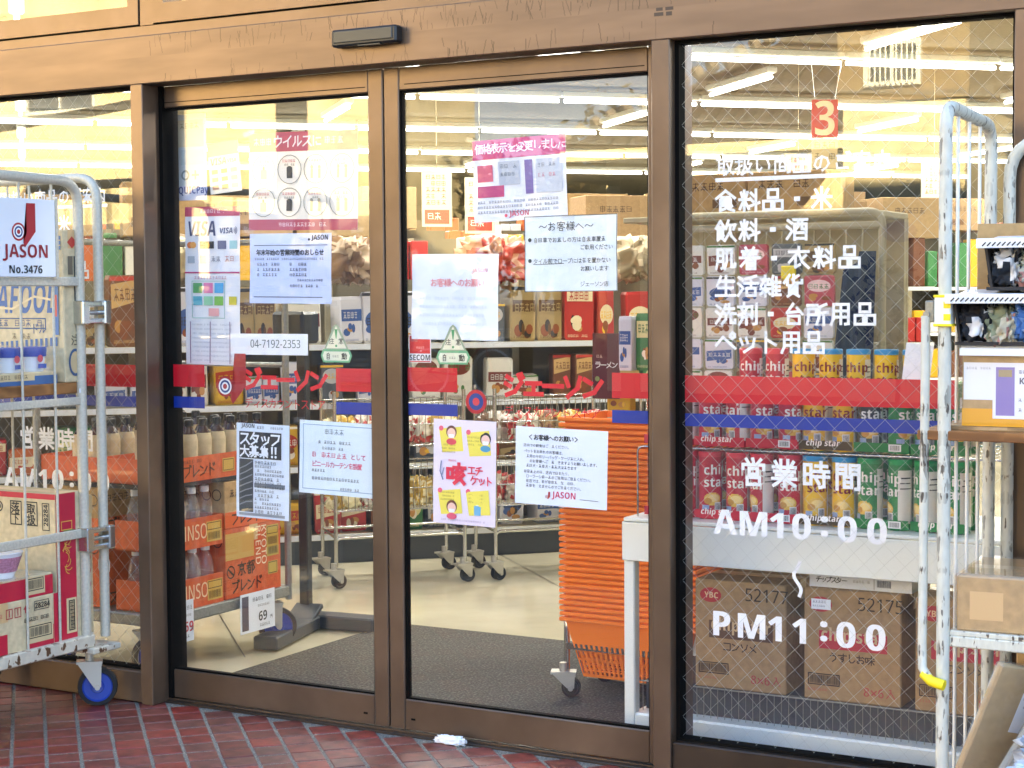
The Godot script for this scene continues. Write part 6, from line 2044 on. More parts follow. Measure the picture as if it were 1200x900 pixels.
func packet_meshes() -> Array:
	var out: Array = []
	var cols := [["b8302c", "e8d8b0"], ["d8a820", "b83a20"], ["e4e0d4", "7a3a30"], ["3c7a44", "e8e0a0"], ["c86428", "f0e0c0"], ["7a4a30", "d8b070"], ["d8d8e0", "3a5a9c"], ["b8485a", "f0d0d0"], ["a89060", "604020"], ["505860", "c0c0c0"]]
	var r := RandomNumberGenerator.new()
	r.seed = 404
	for v in 3:
		for c: Array in cols:
			var b := Bag.new()
			var q1 := lin(c[0])
			var q2 := lin(c[1])
			b.cbox(Vector3(0, 0.5, 0), Vector3(1, 1, 1), 0.06, q1)
			var pr := Pr.new(Vector3(-0.5, 1, 0.5), Vector3.RIGHT, Vector3.UP, 0.0, r.randi())
			pr.lay = 0.004
			var q3 := lin(["f0e6d0", "2c2a28", "c83a2c", "e8b830", "4a7a3a"][r.randi() % 5])
			var top := r.randf_range(0.1, 0.45)
			if v == 0: pr.rect(0.06, top, 0.88, r.randf_range(0.2, 0.3), q2)
			elif v == 1: pr.poly([Vector2(0.05, top), Vector2(0.95, top - 0.06), Vector2(0.95, top + 0.24), Vector2(0.05, top + 0.34)], q2)
			else: pr.oval(0.5, top + 0.12, 0.4, 0.2, q2)
			var g := r.randf_range(0.66, 0.8)
			for k in r.randi_range(3, 6):                       # the food picture: a few overlapping blobs
				pr.oval(r.randf_range(0.25, 0.75), g + r.randf_range(-0.08, 0.08), r.randf_range(0.06, 0.18), r.randf_range(0.05, 0.12), [q3, q2, lin("c89048"), lin("8a4a28")][r.randi() % 4], 10)
			pr.lay += 0.006
			pr.scrib(0.14, top + 0.05, 0.75, r.randf_range(0.14, 0.2), q1 if v < 2 else q3)
			pr.scrib(0.1, 0.9, 0.7, 0.05, q2)
			if r.randf() < 0.5: pr.rect(0.0, 0.02, 1.0, 0.06, q3)
			for i in pr.b.v.size(): pr.b.v[i].z = 0.5 + (pr.b.v[i].z - 0.5) * 3.0
			b.v.append_array(pr.b.v); b.n.append_array(pr.b.n); b.c.append_array(pr.b.c); b.t.append_array(pr.b.t)
			out.append(b.mesh())
	return out

func gondola(a0: float, a1: float, bb: float, h: float, label: String, shelves: Array, where: String, singles: bool, sd: int) -> void:
	var ln := a1 - a0
	var t := thing("shop_gondola", label, "shelving", E1 * a0 + E2 * bb)
	t.transform.basis = Basis(E1, Vector3.UP, -E2)
	var b := Bag.new()
	b.span(Vector3(0, 0.0, -0.42), Vector3(ln, 0.12, -0.02))
	obj("kick_plate", b, M.slate_metal, t)
	b = Bag.new()
	b.span(Vector3(0, 0.12, -0.43), Vector3(ln, h, -0.40))
	obj("back_panel", b, M.shelf_back, t)
	var n := int(ln / 0.9) + 1
	for k in n:
		b = Bag.new()
		b.span(Vector3(ln * k / (n - 1) - 0.02, 0.0, -0.40), Vector3(ln * k / (n - 1) + 0.02, h, -0.36))
		obj("upright", b, M.shelf_cream, t)
	var kinds: Array = M.packets
	var rest := Bag.new()
	var r := RandomNumberGenerator.new()
	r.seed = sd
	var level := 0
	for y: float in shelves:
		b = Bag.new()
		b.span(Vector3(0, y - 0.03, -0.40), Vector3(ln, y, 0.0))
		obj("shelf_board", b, M.shelf_cream, t)
		b = Bag.new()
		b.box(Vector3(ln / 2, y - 0.014, 0.003), Vector3(ln, 0.028, 0.004))
		obj("price_rail", b, M.paper, t)
		var gap: float = (shelves[level + 1] if level + 1 < shelves.size() else h + 0.12) - y - 0.06
		var x := 0.03
		var nth := 0
		while x < ln - 0.12:
			var sz := Vector3(r.randf_range(0.07, 0.16), gap * r.randf_range(0.5, 0.95), r.randf_range(0.06, 0.22))
			var reps := r.randi_range(1, 2)
			var q := r.randi() % kinds.size()
			if level == 2 and q % 10 in [0, 4, 7]: q = [2, 6, 8, 12, 16, 1][r.randi() % 6]
			for k in reps:
				if x + sz.x > ln - 0.02: break
				var p := Vector3(x + sz.x / 2, y + 0.001, -0.04 - sz.z / 2 - r.randf() * 0.05)
				if singles:
					var o := share("snack_packet", kinds[q], M.packet, self, t.transform * p, t.transform.basis * Basis(Vector3.UP, r.randf_range(-0.16, 0.16)) * Basis(Vector3.BACK, r.randf_range(-0.03, 0.03)).scaled_local(sz))
					tag(o, "%s snack packet, %s along the %s shelf of the %s" % [PACK[q % 10], ordinal(nth), ORD[level], where], "packet", "packets on the %s" % where)
				else:
					rest.cbox(p + Vector3(0, sz.y / 2, 0), sz, 0.006, lin(["b8302c", "d8a820", "e4e0d4", "3c7a44", "c86428", "7a4a30", "d8d8e0", "a89060"][q % 8]))
				x += sz.x + 0.006
				nth += 1
			x += 0.01 if r.randf() < 0.8 else 0.07
		level += 1
	if rest.v.size():
		var o := obj("shelf_goods", rest, M.packet)
		o.transform = t.transform
		o.set_meta("kind", "stuff")
		tag(o, "rows of small packs on the %s" % where, "goods")

func far_shop() -> void:
	M.packets = packet_meshes()
	gondola(-2.6, 2.5, 3.45, 1.45, "low cream gondola of snack packs behind the wire wagons", [0.15, 0.5, 0.82, 1.12], "low gondola", true, 5)
	gondola(-4.2, 5.2, 5.9, 1.75, "long cream gondola in the second row from the doors", [0.15, 0.6, 1.0, 1.4], "second gondola row", false, 6)
	gondola(-4.2, 8.0, 8.4, 1.9, "long cream gondola in the third row from the doors", [0.6, 1.0, 1.4], "third gondola row", false, 7)
	gondola(-4.2, 10.0, 11.2, 2.1, "tall cream gondola in the farthest visible row", [1.0, 1.4, 1.75], "farthest gondola row", false, 8)
	# cartons piled on the gondola tops
	var r := RandomNumberGenerator.new()
	r.seed = 77
	var k := 0
	for row: Array in [[5.9, 1.75, -4.1, 5.0, "second"], [8.4, 1.9, -4.1, 7.5, "third"]]:
		var a: float = row[2]
		var j := 0
		while a < row[3]:
			var w := r.randf_range(0.35, 0.6)
			if r.randf() < 0.75:
				var h := r.randf_range(0.2, 0.34)
				var c := carton("stock_carton", "brown stock carton on top of the %s gondola row, %s from its left end" % [row[4], ordinal(j)], E1 * (a + w / 2) + E2 * (float(row[0]) + 0.2) + Vector3(0, row[1], 0), Vector3(w, h, 0.36), -PI / 4 + PI / 2, [M.cardboard, M.cardboard_tan, M.carton_tan][r.randi() % 3], "stock cartons on the gondola tops")
				c.transform.basis = Basis(E1, Vector3.UP, -E2)
				var pr := face(c, "z")
				pr.scrib(w * 0.2, h * 0.25, w * 0.5, h * 0.16, lin("4a3420")); pr.rect(w * 0.1, h * 0.65, w * 0.3, h * 0.18, lin("6a4a2c"))
				ink(pr, c)
				j += 1
			a += w + r.randf_range(0.02, 0.2)
	# rounded cage frame with hanging packs and the navy cloth
	var t := thing("hanging_rack", "cream tube rack hung with snack packs behind the white lettering", "rack", Vector3(0.95, 0, -0.98))
	var b := Bag.new()
	b.tube(bend([Vector3(0.30, 0.1, 0), Vector3(0.30, 1.63, 0), Vector3(-0.45, 1.63, 0), Vector3(-0.45, 0.1, 0)], 0.05), 0.012, 8)
	obj("tube_frame", b, M.shelf_cream, t)
	b = Bag.new()
	b.rod(Vector3(-0.45, 1.585, 0), Vector3(0.30, 1.585, 0), 0.012, 8)
	b.rod(Vector3(-0.45, 1.2, 0), Vector3(0.30, 1.2, 0), 0.008, 8)
	for i in 14: b.rod(Vector3(-0.43 + i * 0.055, 0.2, -0.01), Vector3(-0.43 + i * 0.055, 1.58, -0.01), 0.0025, 4)
	obj("wire_grid", b, M.shelf_cream, t)
	for i in 5:
		for j in 5:
			var x := -0.36 + i * 0.115
			var y := 1.52 - j * 0.105
			var q: int = ([6, 2, 9, 5, 0, 8, 7][(i * 3 + j) % 7] if i > 1 else [2, 6][j % 2]) + 10 * ((i + j) % 3)
			var o := share("hanging_pack", M.packets[q], M.packet, self, t.position + Vector3(x, y - 0.09, 0.02 + 0.006 * j), Basis(Vector3.RIGHT, 0.06).scaled_local(Vector3(0.1, 0.1, 0.018)))
			tag(o, "small hanging pack on the cream tube rack, %s column from the left, %s down" % [ORD[i], ORD[j]], "pack", "packs hanging on the cream tube rack")
	b = Bag.new()
	b.cbox(Vector3(0, 0, 0), Vector3(0.05, 0.045, 0.012), 0.003)
	var yb := obj("yellow_card", b, M.yellow_grip)
	yb.position = t.position + Vector3(0.0, 1.435, 0.05)
	tag(yb, "small yellow price card hooked among the hanging packs", "price card")
	# navy cloth hanging at the rack end
	b = Bag.new()
	var pts: Array = []
	for i in 13:
		var col: Array = []
		for j in 9:
			var f := i / 12.0
			var g := j / 8.0
			var top := 1.50 - 0.06 * (1.0 - f) if f < 0.5 else 1.50 - 0.0 * f
			col.append(Vector3(lerpf(1.135 - 0.05 * g, 1.245 - 0.01 * g, f), lerpf(top, 0.98, g), -0.93 + 0.012 * sin(f * 14.0) * (0.4 + g)))
		pts.append(col)
	for i in 12:
		for j in 8:
			b.quad(pts[i][j + 1], pts[i + 1][j + 1], pts[i + 1][j], pts[i][j])
			var bk := Vector3(0, 0, -0.003)
			b.quad(pts[i][j] + bk, pts[i + 1][j] + bk, pts[i + 1][j + 1] + bk, pts[i][j + 1] + bk)
	tag(obj("navy_cloth", b, M.navy_cloth), "navy blue cloth hanging at the right end of the pack rack", "cloth")
	# cartons on a shelf top behind the rack, and a pale cup stack
	for i in 2:
		var c := carton("top_carton", ["tan printed carton high behind the lettering, nearest the door", "tan printed carton high behind the lettering, nearest the navy cloth"][i], Vector3([0.55, 0.86][i], 1.645, -1.3), Vector3(0.3, 0.14, 0.25), 0.0, M.cardboard)
		var pr := face(c, "z")
		pr.scrib(0.04, 0.03, 0.2, 0.03, lin("4a3018")); pr.rect(0.18, 0.09, 0.09, 0.03, lin("6a4a28"))
		ink(pr, c)
	b = Bag.new()
	b.cbox(Vector3(0.72, 1.63, -1.3), Vector3(0.95, 0.02, 0.3), 0.003)
	b.span(Vector3(0.25, 0.0, -1.45), Vector3(0.28, 1.62, -1.42))
	b.span(Vector3(1.16, 0.0, -1.45), Vector3(1.19, 1.62, -1.42))
	b.span(Vector3(0.25, 0.0, -1.47), Vector3(1.19, 1.62, -1.455))
	tag(obj("back_shelf", b, M.shelf_cream), "cream shelf carrying two tan cartons behind the pack rack", "shelf")
	# instant noodle signs and bags near the post
	var s := thing("noodle_sign", "dark red upright sign lettered in katakana left of the door post", "sign", Vector3(0.25, 1.0, -1.0))
	b = Bag.new()
	b.box(Vector3(0, 0.115, 0), Vector3(0.105, 0.23, 0.006))
	obj("board", b, M.maroon, s)
	var pr := Pr.new(Vector3(-0.052, 0.23, 0.0032))
	pr.text("ラーメン", 0.010, 0.10, 0.022, 0.13, lin("f0ece4"), 1.0); pr.scrib(0.015, 0.075, 0.03, 0.012, lin("d8b0a0")); pr.oval(0.018, 0.16, 0.009, 0.009, lin("8a9a5a"))
	ink(pr, s, "lettering")
	for i in 4:
		var o := share("standing_pack", M.packets[[6, 3, 1, 4][i]], M.packet, self, Vector3([0.325, 0.39, 0.27, 0.41][i], [1.1, 1.1, 0.95, 0.96][i], -1.02 - 0.03 * i), Basis().scaled_local(Vector3([0.05, 0.075, 0.09, 0.09][i], [0.19, 0.2, 0.1, 0.09][i], 0.05)))
		tag(o, ["pale blue upright pack beside the noodle sign", "yellow green upright pack left of the door post", "small yellow pack below the noodle sign", "orange pack below the yellow green one"][i], "pack")
	b = Bag.new()
	b.cbox(Vector3(0.34, 0.47, -1.1), Vector3(0.3, 0.94, 0.3), 0.006)
	tag(obj("goods_stand", b, M.shelf_cream), "cream stand under the noodle sign behind the orange baskets", "stand")
	# bags and cartons on the low gondola, red hanging cards
	for i in 7:
		var o := obj("large_bag", lump(Vector3.ZERO, Vector3(0.34, 0.22, 0.28), [[lin("8a7a5a"), lin("b8a888")], [lin("c8a018"), lin("e0c040")], [lin("b8b020"), lin("90a040")], [lin("d8c8a0"), lin("a08868")], [lin("8a6a4a"), lin("c8b090")], [lin("b84030"), lin("d8a080")], [lin("c8b898"), lin("988868")]][i], 500 + i), M.packet)
		o.position = E1 * (-2.6 + i * 0.78) + E2 * 3.62 + Vector3(0, 1.55, 0)
		tag(o, ["brown bag", "yellow bag", "lime yellow bag", "cream bag", "brown and cream bag", "red bag", "beige bag"][i] + " lying on top of the low gondola", "bag", "bags on the low gondola")
	for i in 5:
		var sx: float = [1.75, 2.05, 4.5, 5.6, -1.5][i]
		s = thing("hanging_card", ["red lettered card hanging over the low gondola, left one", "red lettered card hanging over the low gondola, second from left", "red lettered card hanging deep in the shop at the right", "red lettered card hanging deepest at the right", "red lettered card hanging behind the left door"][i], "card", E1 * sx + E2 * (6.8 - 0.06 * i) + Vector3(0, [1.85, 1.8, 2.0, 1.95, 1.9][i], 0), PI / 4)
		b = Bag.new()
		b.box(Vector3(0, 0.2, 0), Vector3(0.22, 0.4, 0.004))
		b.rod(Vector3(0, 0.4, 0), Vector3(0, 1.12, 0), 0.002, 4)
		obj("card", b, M.card_cream, s)
		pr = Pr.new(Vector3(-0.11, 0.4, 0.0022))
		for q in 5: pr.scrib(0.03, 0.03 + q * 0.045, 0.16, 0.036, lin("c8301c"))
		pr.rect(0.02, 0.28, 0.18, 0.1, lin("d8402c")); pr.scrib(0.04, 0.3, 0.14, 0.05, lin("f0e0d0"))
		ink(pr, s, "lettering")
	# aisle number
	s = thing("aisle_sign", "red aisle sign with a cream number 3 hung from the ceiling", "sign", Vector3(-1.197, 2.27, -7.5), 0.5)
	b = Bag.new()
	b.box(Vector3(0, 0.335, 0), Vector3(0.19, 0.275, 0.006), lin("c03a22"))
	b.box(Vector3(0, 0.09, 0), Vector3(0.185, 0.21, 0.005), lin("cbb98a"))
	obj("board", b, M.can, s)
	pr = Pr.new(Vector3(-0.095, 0.473, 0.0032))
	pr.latin("3", 0.025, 0.255, 0.34, lin("e8dcb4"), true, 0.85)
	pr.scrib(0.02, 0.3, 0.15, 0.05, lin("6a5a3a")); pr.scrib(0.02, 0.38, 0.15, 0.05, lin("6a5a3a"))
	ink(pr, s, "number")
	b = Bag.new()
	b.rod(Vector3(-0.07, 0.47, 0), Vector3(-0.11, 0.85, 0), 0.002, 4)
	b.rod(Vector3(0.07, 0.47, 0), Vector3(0.14, 0.85, 0), 0.002, 4)
	obj("string", b, M.white_metal, s)

# ---------------------------------------------------------------- notices taped to the inside of the doors
func poster(called: String, label: String, category: String, x: float, top: float, w: float, h: float, tilt := 0.0, wave := 0.0012, col := "eef1f6", z := -0.0605) -> Array:
	var t := thing(called, label, category, Vector3(x + w / 2, top - h, z))
	t.transform.basis = Basis(Vector3.BACK, tilt)
	var pr := Pr.new(Vector3(-w / 2, h, 0), Vector3.RIGHT, Vector3.UP, wave, hash(label))
	pr.lay = 0.0004 + wave * 0.35
	var b := Bag.new()
	var nx := 1 if wave == 0.0 else maxi(2, int(w / 0.02))
	var ny := 1 if wave == 0.0 else maxi(2, int(h / 0.02))
	for i in nx:
		for j in ny:
			var p: Array = []
			for c: Vector2 in [Vector2(0, 1), Vector2(1, 1), Vector2(1, 0), Vector2(0, 0)]:
				var u := (i + c.x) / nx * w
				var v := (j + c.y) / ny * h
				p.append([pr.at(u, v, 0.0), pr.at(u, v, -0.0004)])
			b.quad(p[0][0], p[1][0], p[2][0], p[3][0], lin(col))
			b.quad(p[3][1], p[2][1], p[1][1], p[0][1], lin(col))
	for i in b.n.size():
		var sgn := signf(b.n[i].z)
		var v := b.v[i] - pr.o
		var e := 0.004
		var u := v.x
		var d := -v.y
		b.n[i] = (Vector3(-(pr.bulge(u + e, d) - pr.bulge(u - e, d)), pr.bulge(u, d + e) - pr.bulge(u, d - e), 2 * e)).normalized() * sgn
	obj("sheet", b, M.laminate, t)
	return [t, pr]

func tape_bits(t: Node3D, w: float, h: float) -> void:
	var b := Bag.new()
	for p: Array in [[-w / 2, h], [w / 2, h], [-w / 2, 0.0], [w / 2, 0.0]]:
		b.box(Vector3(p[0], p[1], 0.0018), Vector3(0.045, 0.016, 0.0004), Color.WHITE, Basis(Vector3.BACK, rng.randf_range(-0.5, 0.5)))
	obj("tape", b, M.film, t)

func posters() -> void:
	var m := mk("laminate", "ffffff", 0.5)
	m.vertex_color_use_as_albedo = true
	m.clearcoat_enabled = true; m.clearcoat = 0.8; m.clearcoat_roughness = 0.08
	var red := lin("d3202f")
	var grey := lin("50525a")
	# bands and shop name on the two doors
	for k in 2:
		var d: Node3D = get_node("sliding_door" if k == 0 else "sliding_door_001")
		var off := d.position
		var z := -0.0053
		for r: Array in ([[-0.938, -0.776, 1.0675, 0.0745, "red_band", "c80f2a"], [-0.243, -0.0975, 1.0655, 0.0735, "red_band", "c80f2a"], [-0.938, -0.777, 0.996, 0.0385, "blue_band", "0c2f94"], [-0.243, -0.0975, 0.993, 0.039, "blue_band", "0c2f94"]] if k == 0 else [[0.028, 0.208, 1.0715, 0.0745, "red_band", "c80f2a"], [0.733, 0.855, 1.0675, 0.0735, "red_band", "c80f2a"], [0.03, 0.208, 0.998, 0.036, "blue_band", "0c2f94"], [0.733, 0.855, 0.995, 0.0375, "blue_band", "0c2f94"]]):
			var pr := Pr.new(Vector3(r[0] - off.x, float(r[2]) + float(r[3]), z))
			pr.rect(0, 0, float(r[1]) - float(r[0]), r[3], lin(r[5]))
			obj(r[4], pr.b, M.vinyl, d)
		var lx: float = [-0.607, 0.374][k] - off.x
		var pr := Pr.new(Vector3(lx, 1.135, z))
		pr.text("ジェーソン", 0.0, 0.004, 0.066, 0.21, red, 1.0)
		pr.text("ディスカウントストア", 0.0, 0.1, 0.030, 0.085, red, 1.08)
		obj("shop_name", pr.b, M.vinyl, d)
		pr = Pr.new(Vector3([-0.745, 0.238][k] - off.x, 1.15, z))
		if k == 0:
			emblem(pr, 0.055, 0.078, 0.115)
		else:
			pr.oval(0.036, 0.105, 0.037, 0.037, lin("b8202c")); pr.oval(0.036, 0.105, 0.026, 0.026, lin("23408a")); pr.oval(0.036, 0.105, 0.012, 0.012, lin("d8404a"))
		obj("emblem", pr.b, M.vinyl, d)
	# warning triangles
	for k in 2:
		var x: float = [-0.305, 0.130][k]
		var p := poster("warning_sticker", ["green and cream caution triangle sticker on the left door", "green and cream caution triangle sticker on the right door"][k], "sticker", x, 1.279, 0.122, 0.123, 0.0, 0.0, "e8e4cf")
		var t: Node3D = p[0]
		t.get_child(0).free()
		var pr: Pr = p[1]
		pr.poly([Vector2(0.061, 0.0), Vector2(0.072, 0.008), Vector2(0.108, 0.08), Vector2(0.014, 0.08), Vector2(0.05, 0.008)], lin("9aa88a"))
		pr.poly([Vector2(0.061, 0.006), Vector2(0.1, 0.077), Vector2(0.022, 0.077)], lin("e4dfc4"))
		pr.poly([Vector2(0.055, 0.016), Vector2(0.067, 0.016), Vector2(0.0625, 0.046), Vector2(0.0595, 0.046)], lin("4f9a5e")); pr.oval(0.061, 0.069, 0.004, 0.004, lin("4f9a5e"))
		pr.text("注", 0.034, 0.045, 0.018, 0.12, lin("5a5a4c")); pr.text("意", 0.071, 0.045, 0.018, 0.12, lin("5a5a4c"))
		pr.poly([Vector2(0.01, 0.08), Vector2(0.112, 0.08), Vector2(0.122, 0.1), Vector2(0.112, 0.122), Vector2(0.01, 0.122), Vector2(0.0, 0.1)], lin("6fae7e"))
		pr.poly([Vector2(0.014, 0.087), Vector2(0.108, 0.087), Vector2(0.114, 0.1), Vector2(0.108, 0.116), Vector2(0.014, 0.116), Vector2(0.008, 0.1)], lin("dfe0c6"))
		pr.text("自", 0.02, 0.092, 0.02, 0.13, lin("46463c")); pr.text("動", 0.082, 0.092, 0.02, 0.13, lin("46463c")); pr.scrib(0.047, 0.098, 0.03, 0.008, lin("6a6a5a"))
		ink(pr, t, "sticker")
	# left door
	var p := poster("hygiene_poster", "large hand washing poster with red title bar high on the left door", "poster", -0.585, 1.895, 0.428, 0.315, -0.02, 0.0015, "e9e2d4")
	var pr: Pr = p[1]
	pr.rect(0, 0, 0.428, 0.062, lin("b8465a")); pr.rect(0, 0.28, 0.428, 0.035, lin("b8465a"))
	pr.text("ウイルスに", 0.1, 0.012, 0.036, 0.13, lin("f0e6e0"), 1.05); pr.scrib(0.30, 0.018, 0.1, 0.024, lin("f0d8d8")); pr.scrib(0.02, 0.018, 0.07, 0.024, lin("f0d8d8")); pr.scrib(0.12, 0.29, 0.2, 0.014, lin("f0d8d8"))
	for k in 8:
		var cx := 0.06 + 0.103 * (k % 4)
		var cy := 0.12 + 0.105 * (k / 4)
		pr.arc(cx, cy, 0.046, 0.0025, lin("8a8678"))
		pr.scrib(cx - 0.028, cy - 0.032, 0.056, 0.01, lin("c0504e")); pr.scrib(cx - 0.02, cy - 0.019, 0.04, 0.008, lin("55534c"))
		if k in [1, 5]: pr.rect(cx - 0.011, cy - 0.004, 0.022, 0.032, lin("3a3a38")); pr.oval(cx, cy - 0.004, 0.011, 0.007, lin("3a3a38"))
		elif k in [0, 4]: pr.rect(cx - 0.012, cy, 0.024, 0.03, lin("a8a488")); pr.rect(cx - 0.004, cy - 0.01, 0.008, 0.01, lin("55534c"))
		else:
			for j in 2: pr.rect(cx - 0.02 + j * 0.03, cy, 0.01, 0.03, lin("8f8b7c")); pr.oval(cx - 0.015 + j * 0.03, cy - 0.006, 0.006, 0.006, lin("8f8b7c"))
	ink(pr, p[0]); tape_bits(p[0], 0.428, 0.315)
	p = poster("hours_notice", "pale lilac opening hours notice with one bold line on the left door", "notice", -0.585, 1.571, 0.325, 0.226, -0.012, 0.0028, "cdd6f2")
	pr = p[1]
	pr.latin("JASON", 0.245, 0.026, 0.022, INK); pr.oval(0.237, 0.02, 0.004, 0.004, INK)
	pr.line([Vector2(0.02, 0.038), Vector2(0.31, 0.038)], 0.002, INK)
	pr.text("年末年始の営業時間のおしらせ", 0.028, 0.052, 0.0185, 0.14, lin("101020"), 1.04)
	pr.scrib(0.02, 0.078, 0.28, 0.008, grey)
	for j in 3:
		pr.scrib(0.03, 0.094 + j * 0.017, 0.1, 0.011, INK); pr.scrib(0.16, 0.094 + j * 0.017, 0.075, 0.011, INK)
	pr.scrib(0.19, 0.146, 0.11, 0.009, INK); pr.scrib(0.16, 0.164, 0.13, 0.01, INK)
	pr.line([Vector2(0.02, 0.205), Vector2(0.29, 0.205)], 0.002, INK)
	ink(pr, p[0]); tape_bits(p[0], 0.325, 0.226)
	p = poster("phone_strip", "white paper strip with a phone number under the opening hours notice", "notice", -0.67, 1.247, 0.315, 0.069, 0.0, 0.001, "e9ecee")
	pr = p[1]
	pr.latin("04-7192-2353", 0.085, 0.046, 0.036, lin("4a5a5a"), false, 0.92)
	ink(pr, p[0])
	p = poster("staff_poster", "portrait staff recruitment poster with black title block on the left door", "poster", -0.655, 0.951, 0.215, 0.312, -0.02, 0.0012, "dbe7f4")
	pr = p[1]
	pr.latin("JASON", 0.02, 0.018, 0.018, INK); pr.scrib(0.085, 0.007, 0.03, 0.01, INK); pr.scrib(0.14, 0.008, 0.05, 0.008, INK)
	pr.rect(0.012, 0.027, 0.172, 0.088, lin("2c3036"))
	pr.text("スタッフ", 0.016, 0.03, 0.040, 0.15, lin("e8eef4"), 1.04); pr.text("大募集", 0.016, 0.073, 0.037, 0.15, lin("e8eef4"), 1.06); pr.latin("!!", 0.142, 0.11, 0.05, lin("e8eef4"))
	pr.rect(0.012, 0.118, 0.058, 0.175, lin("3a4046"))
	for j in 7: pr.line([Vector2(0.016, 0.15 + j * 0.02), Vector2(0.04, 0.14 + j * 0.02), Vector2(0.065, 0.125 + j * 0.022)], 0.004, lin("7a828a"))
	for j in 13: pr.scrib(0.076, 0.122 + j * 0.0135, [0.09, 0.07, 0.11, 0.12, 0.1, 0.11, 0.12, 0.08, 0.1, 0.06, 0.11, 0.1, 0.12][j], 0.0095 if j % 4 else 0.012, lin("2c3036"))
	pr.rect(0.074, 0.196, 0.125, 0.014, lin("6a737c")); pr.rect(0.012, 0.296, 0.188, 0.009, lin("8f979f"))
	ink(pr, p[0])
	p = poster("curtain_notice", "pale blue bordered notice with pink lines on the left door", "notice", -0.397, 0.967, 0.303, 0.236, -0.025, 0.0013, "dcebf2")
	pr = p[1]
	pr.frame(0.014, 0.012, 0.276, 0.21, 0.0022, lin("7f9fc0"))
	pr.scrib(0.10, 0.024, 0.085, 0.018, lin("7a8a94")); pr.scrib(0.075, 0.062, 0.13, 0.011, lin("6a7278")); pr.scrib(0.09, 0.082, 0.09, 0.01, lin("6a7278"))
	var pk := lin("d8587a")
	pr.scrib(0.05, 0.10, 0.1, 0.018, pk); pr.text("止", 0.146, 0.10, 0.018, 0.11, pk); pr.scrib(0.168, 0.10, 0.03, 0.018, pk); pr.text("として", 0.20, 0.10, 0.018, 0.11, pk, 1.1)
	pr.text("ビニールカーテンを設置", 0.05, 0.13, 0.018, 0.11, pk, 0.98)
	pr.scrib(0.05, 0.155, 0.055, 0.01, grey); pr.scrib(0.05, 0.18, 0.19, 0.011, grey); pr.scrib(0.16, 0.21, 0.08, 0.009, grey)
	ink(pr, p[0]); tape_bits(p[0], 0.303, 0.236)
	# payment cards hang a little behind the glass
	p = poster("payment_poster", "tall card payment poster with red header behind the left door", "poster", -0.90, 1.67, 0.232, 0.53, -0.012, 0.002, "e8e8ea", -0.11)
	pr = p[1]
	pr.rect(0, 0, 0.232, 0.032, lin("b83a60")); pr.scrib(0.05, 0.009, 0.13, 0.014, lin("f0e0e4"))
	pr.latin("VISA", 0.010, 0.098, 0.068, lin("2c3a6a"), true, 0.82, 0.12); pr.latin("VISA", 0.146, 0.09, 0.026, lin("2c3a6a"), true, 1.0, 0.12)
	for j in 3: pr.arc(0.205, 0.08, 0.005 + 0.005 * j, 0.002, lin("55607a"), -0.9, 0.9, 6)
	pr.oval(0.022, 0.128, 0.013, 0.011, lin("d8743a")); pr.oval(0.036, 0.128, 0.013, 0.011, lin("e0a050")); pr.rect(0.066, 0.116, 0.058, 0.024, lin("2c2c34")); pr.oval(0.084, 0.128, 0.009, 0.009, lin("d83a2c")); pr.oval(0.098, 0.128, 0.009, 0.009, lin("e8a030")); pr.rect(0.14, 0.114, 0.036, 0.028, lin("5a5a7a")); pr.rect(0.19, 0.114, 0.032, 0.028, lin("9ac8c8"))
	pr.rect(0.012, 0.165, 0.03, 0.024, lin("a8b0b8")); pr.rect(0.066, 0.163, 0.024, 0.026, lin("3a6aa8")); pr.scrib(0.112, 0.165, 0.04, 0.02, lin("7a8290")); pr.scrib(0.17, 0.165, 0.04, 0.02, lin("c07a70"))
	pr.rect(0.0, 0.218, 0.232, 0.005, lin("b83a70")); pr.scrib(0.04, 0.232, 0.15, 0.012, lin("c08a98"))
	for j in 3:
		var c3: Color = [lin("4a9a5a"), lin("e07aa8"), lin("4aa8d8")][j]
		pr.rect(0.035 + j * 0.045, 0.255, 0.038, 0.034, c3); pr.rect(0.035 + j * 0.045, 0.3, 0.038, 0.03, [lin("4aa8b8"), lin("8ac8a0"), lin("78b848")][j])
	pr.rect(0.188, 0.3, 0.032, 0.028, lin("d8c83a")); pr.rect(0.1, 0.34, 0.045, 0.026, lin("e8a8a8")); pr.frame(0.03, 0.248, 0.14, 0.126, 0.002, lin("88b8a8"))
	for j in 3: pr.rect(0.02 + j * 0.085, 0.385, 0.003, 0.14, lin("8a5a80"))
	for j in 9: pr.scrib(0.03, 0.392 + j * 0.015, 0.17, 0.006, lin("b0b4bc"))
	ink(pr, p[0])
	p = poster("wallet_poster", "narrow blue and white payment poster at the left door's upper edge", "poster", -0.965, 1.985, 0.15, 0.29, 0.0, 0.0015, "dfe8ea", -0.13)
	pr = p[1]
	pr.rect(0, 0, 0.022, 0.16, lin("2a7a98")); pr.rect(0, 0.16, 0.022, 0.13, lin("2a3a8a"))
	pr.rect(0.03, 0.02, 0.11, 0.09, lin("e8dfc0")); pr.scrib(0.04, 0.03, 0.08, 0.02, lin("a8986a")); pr.rect(0.04, 0.12, 0.1, 0.05, lin("c8d8da")); pr.arc(0.06, 0.205, 0.014, 0.006, lin("8a9a9c")); pr.line([Vector2(0.09, 0.205), Vector2(0.115, 0.205)], 0.006, lin("8a9a9c")); pr.line([Vector2(0.1025, 0.193), Vector2(0.1025, 0.217)], 0.006, lin("8a9a9c"))
	pr.rect(0.022, 0.24, 0.128, 0.05, lin("dfe0ee")); pr.latin("QUICPay", 0.03, 0.276, 0.034, lin("2a3a8a"), true, 0.9)
	ink(pr, p[0])
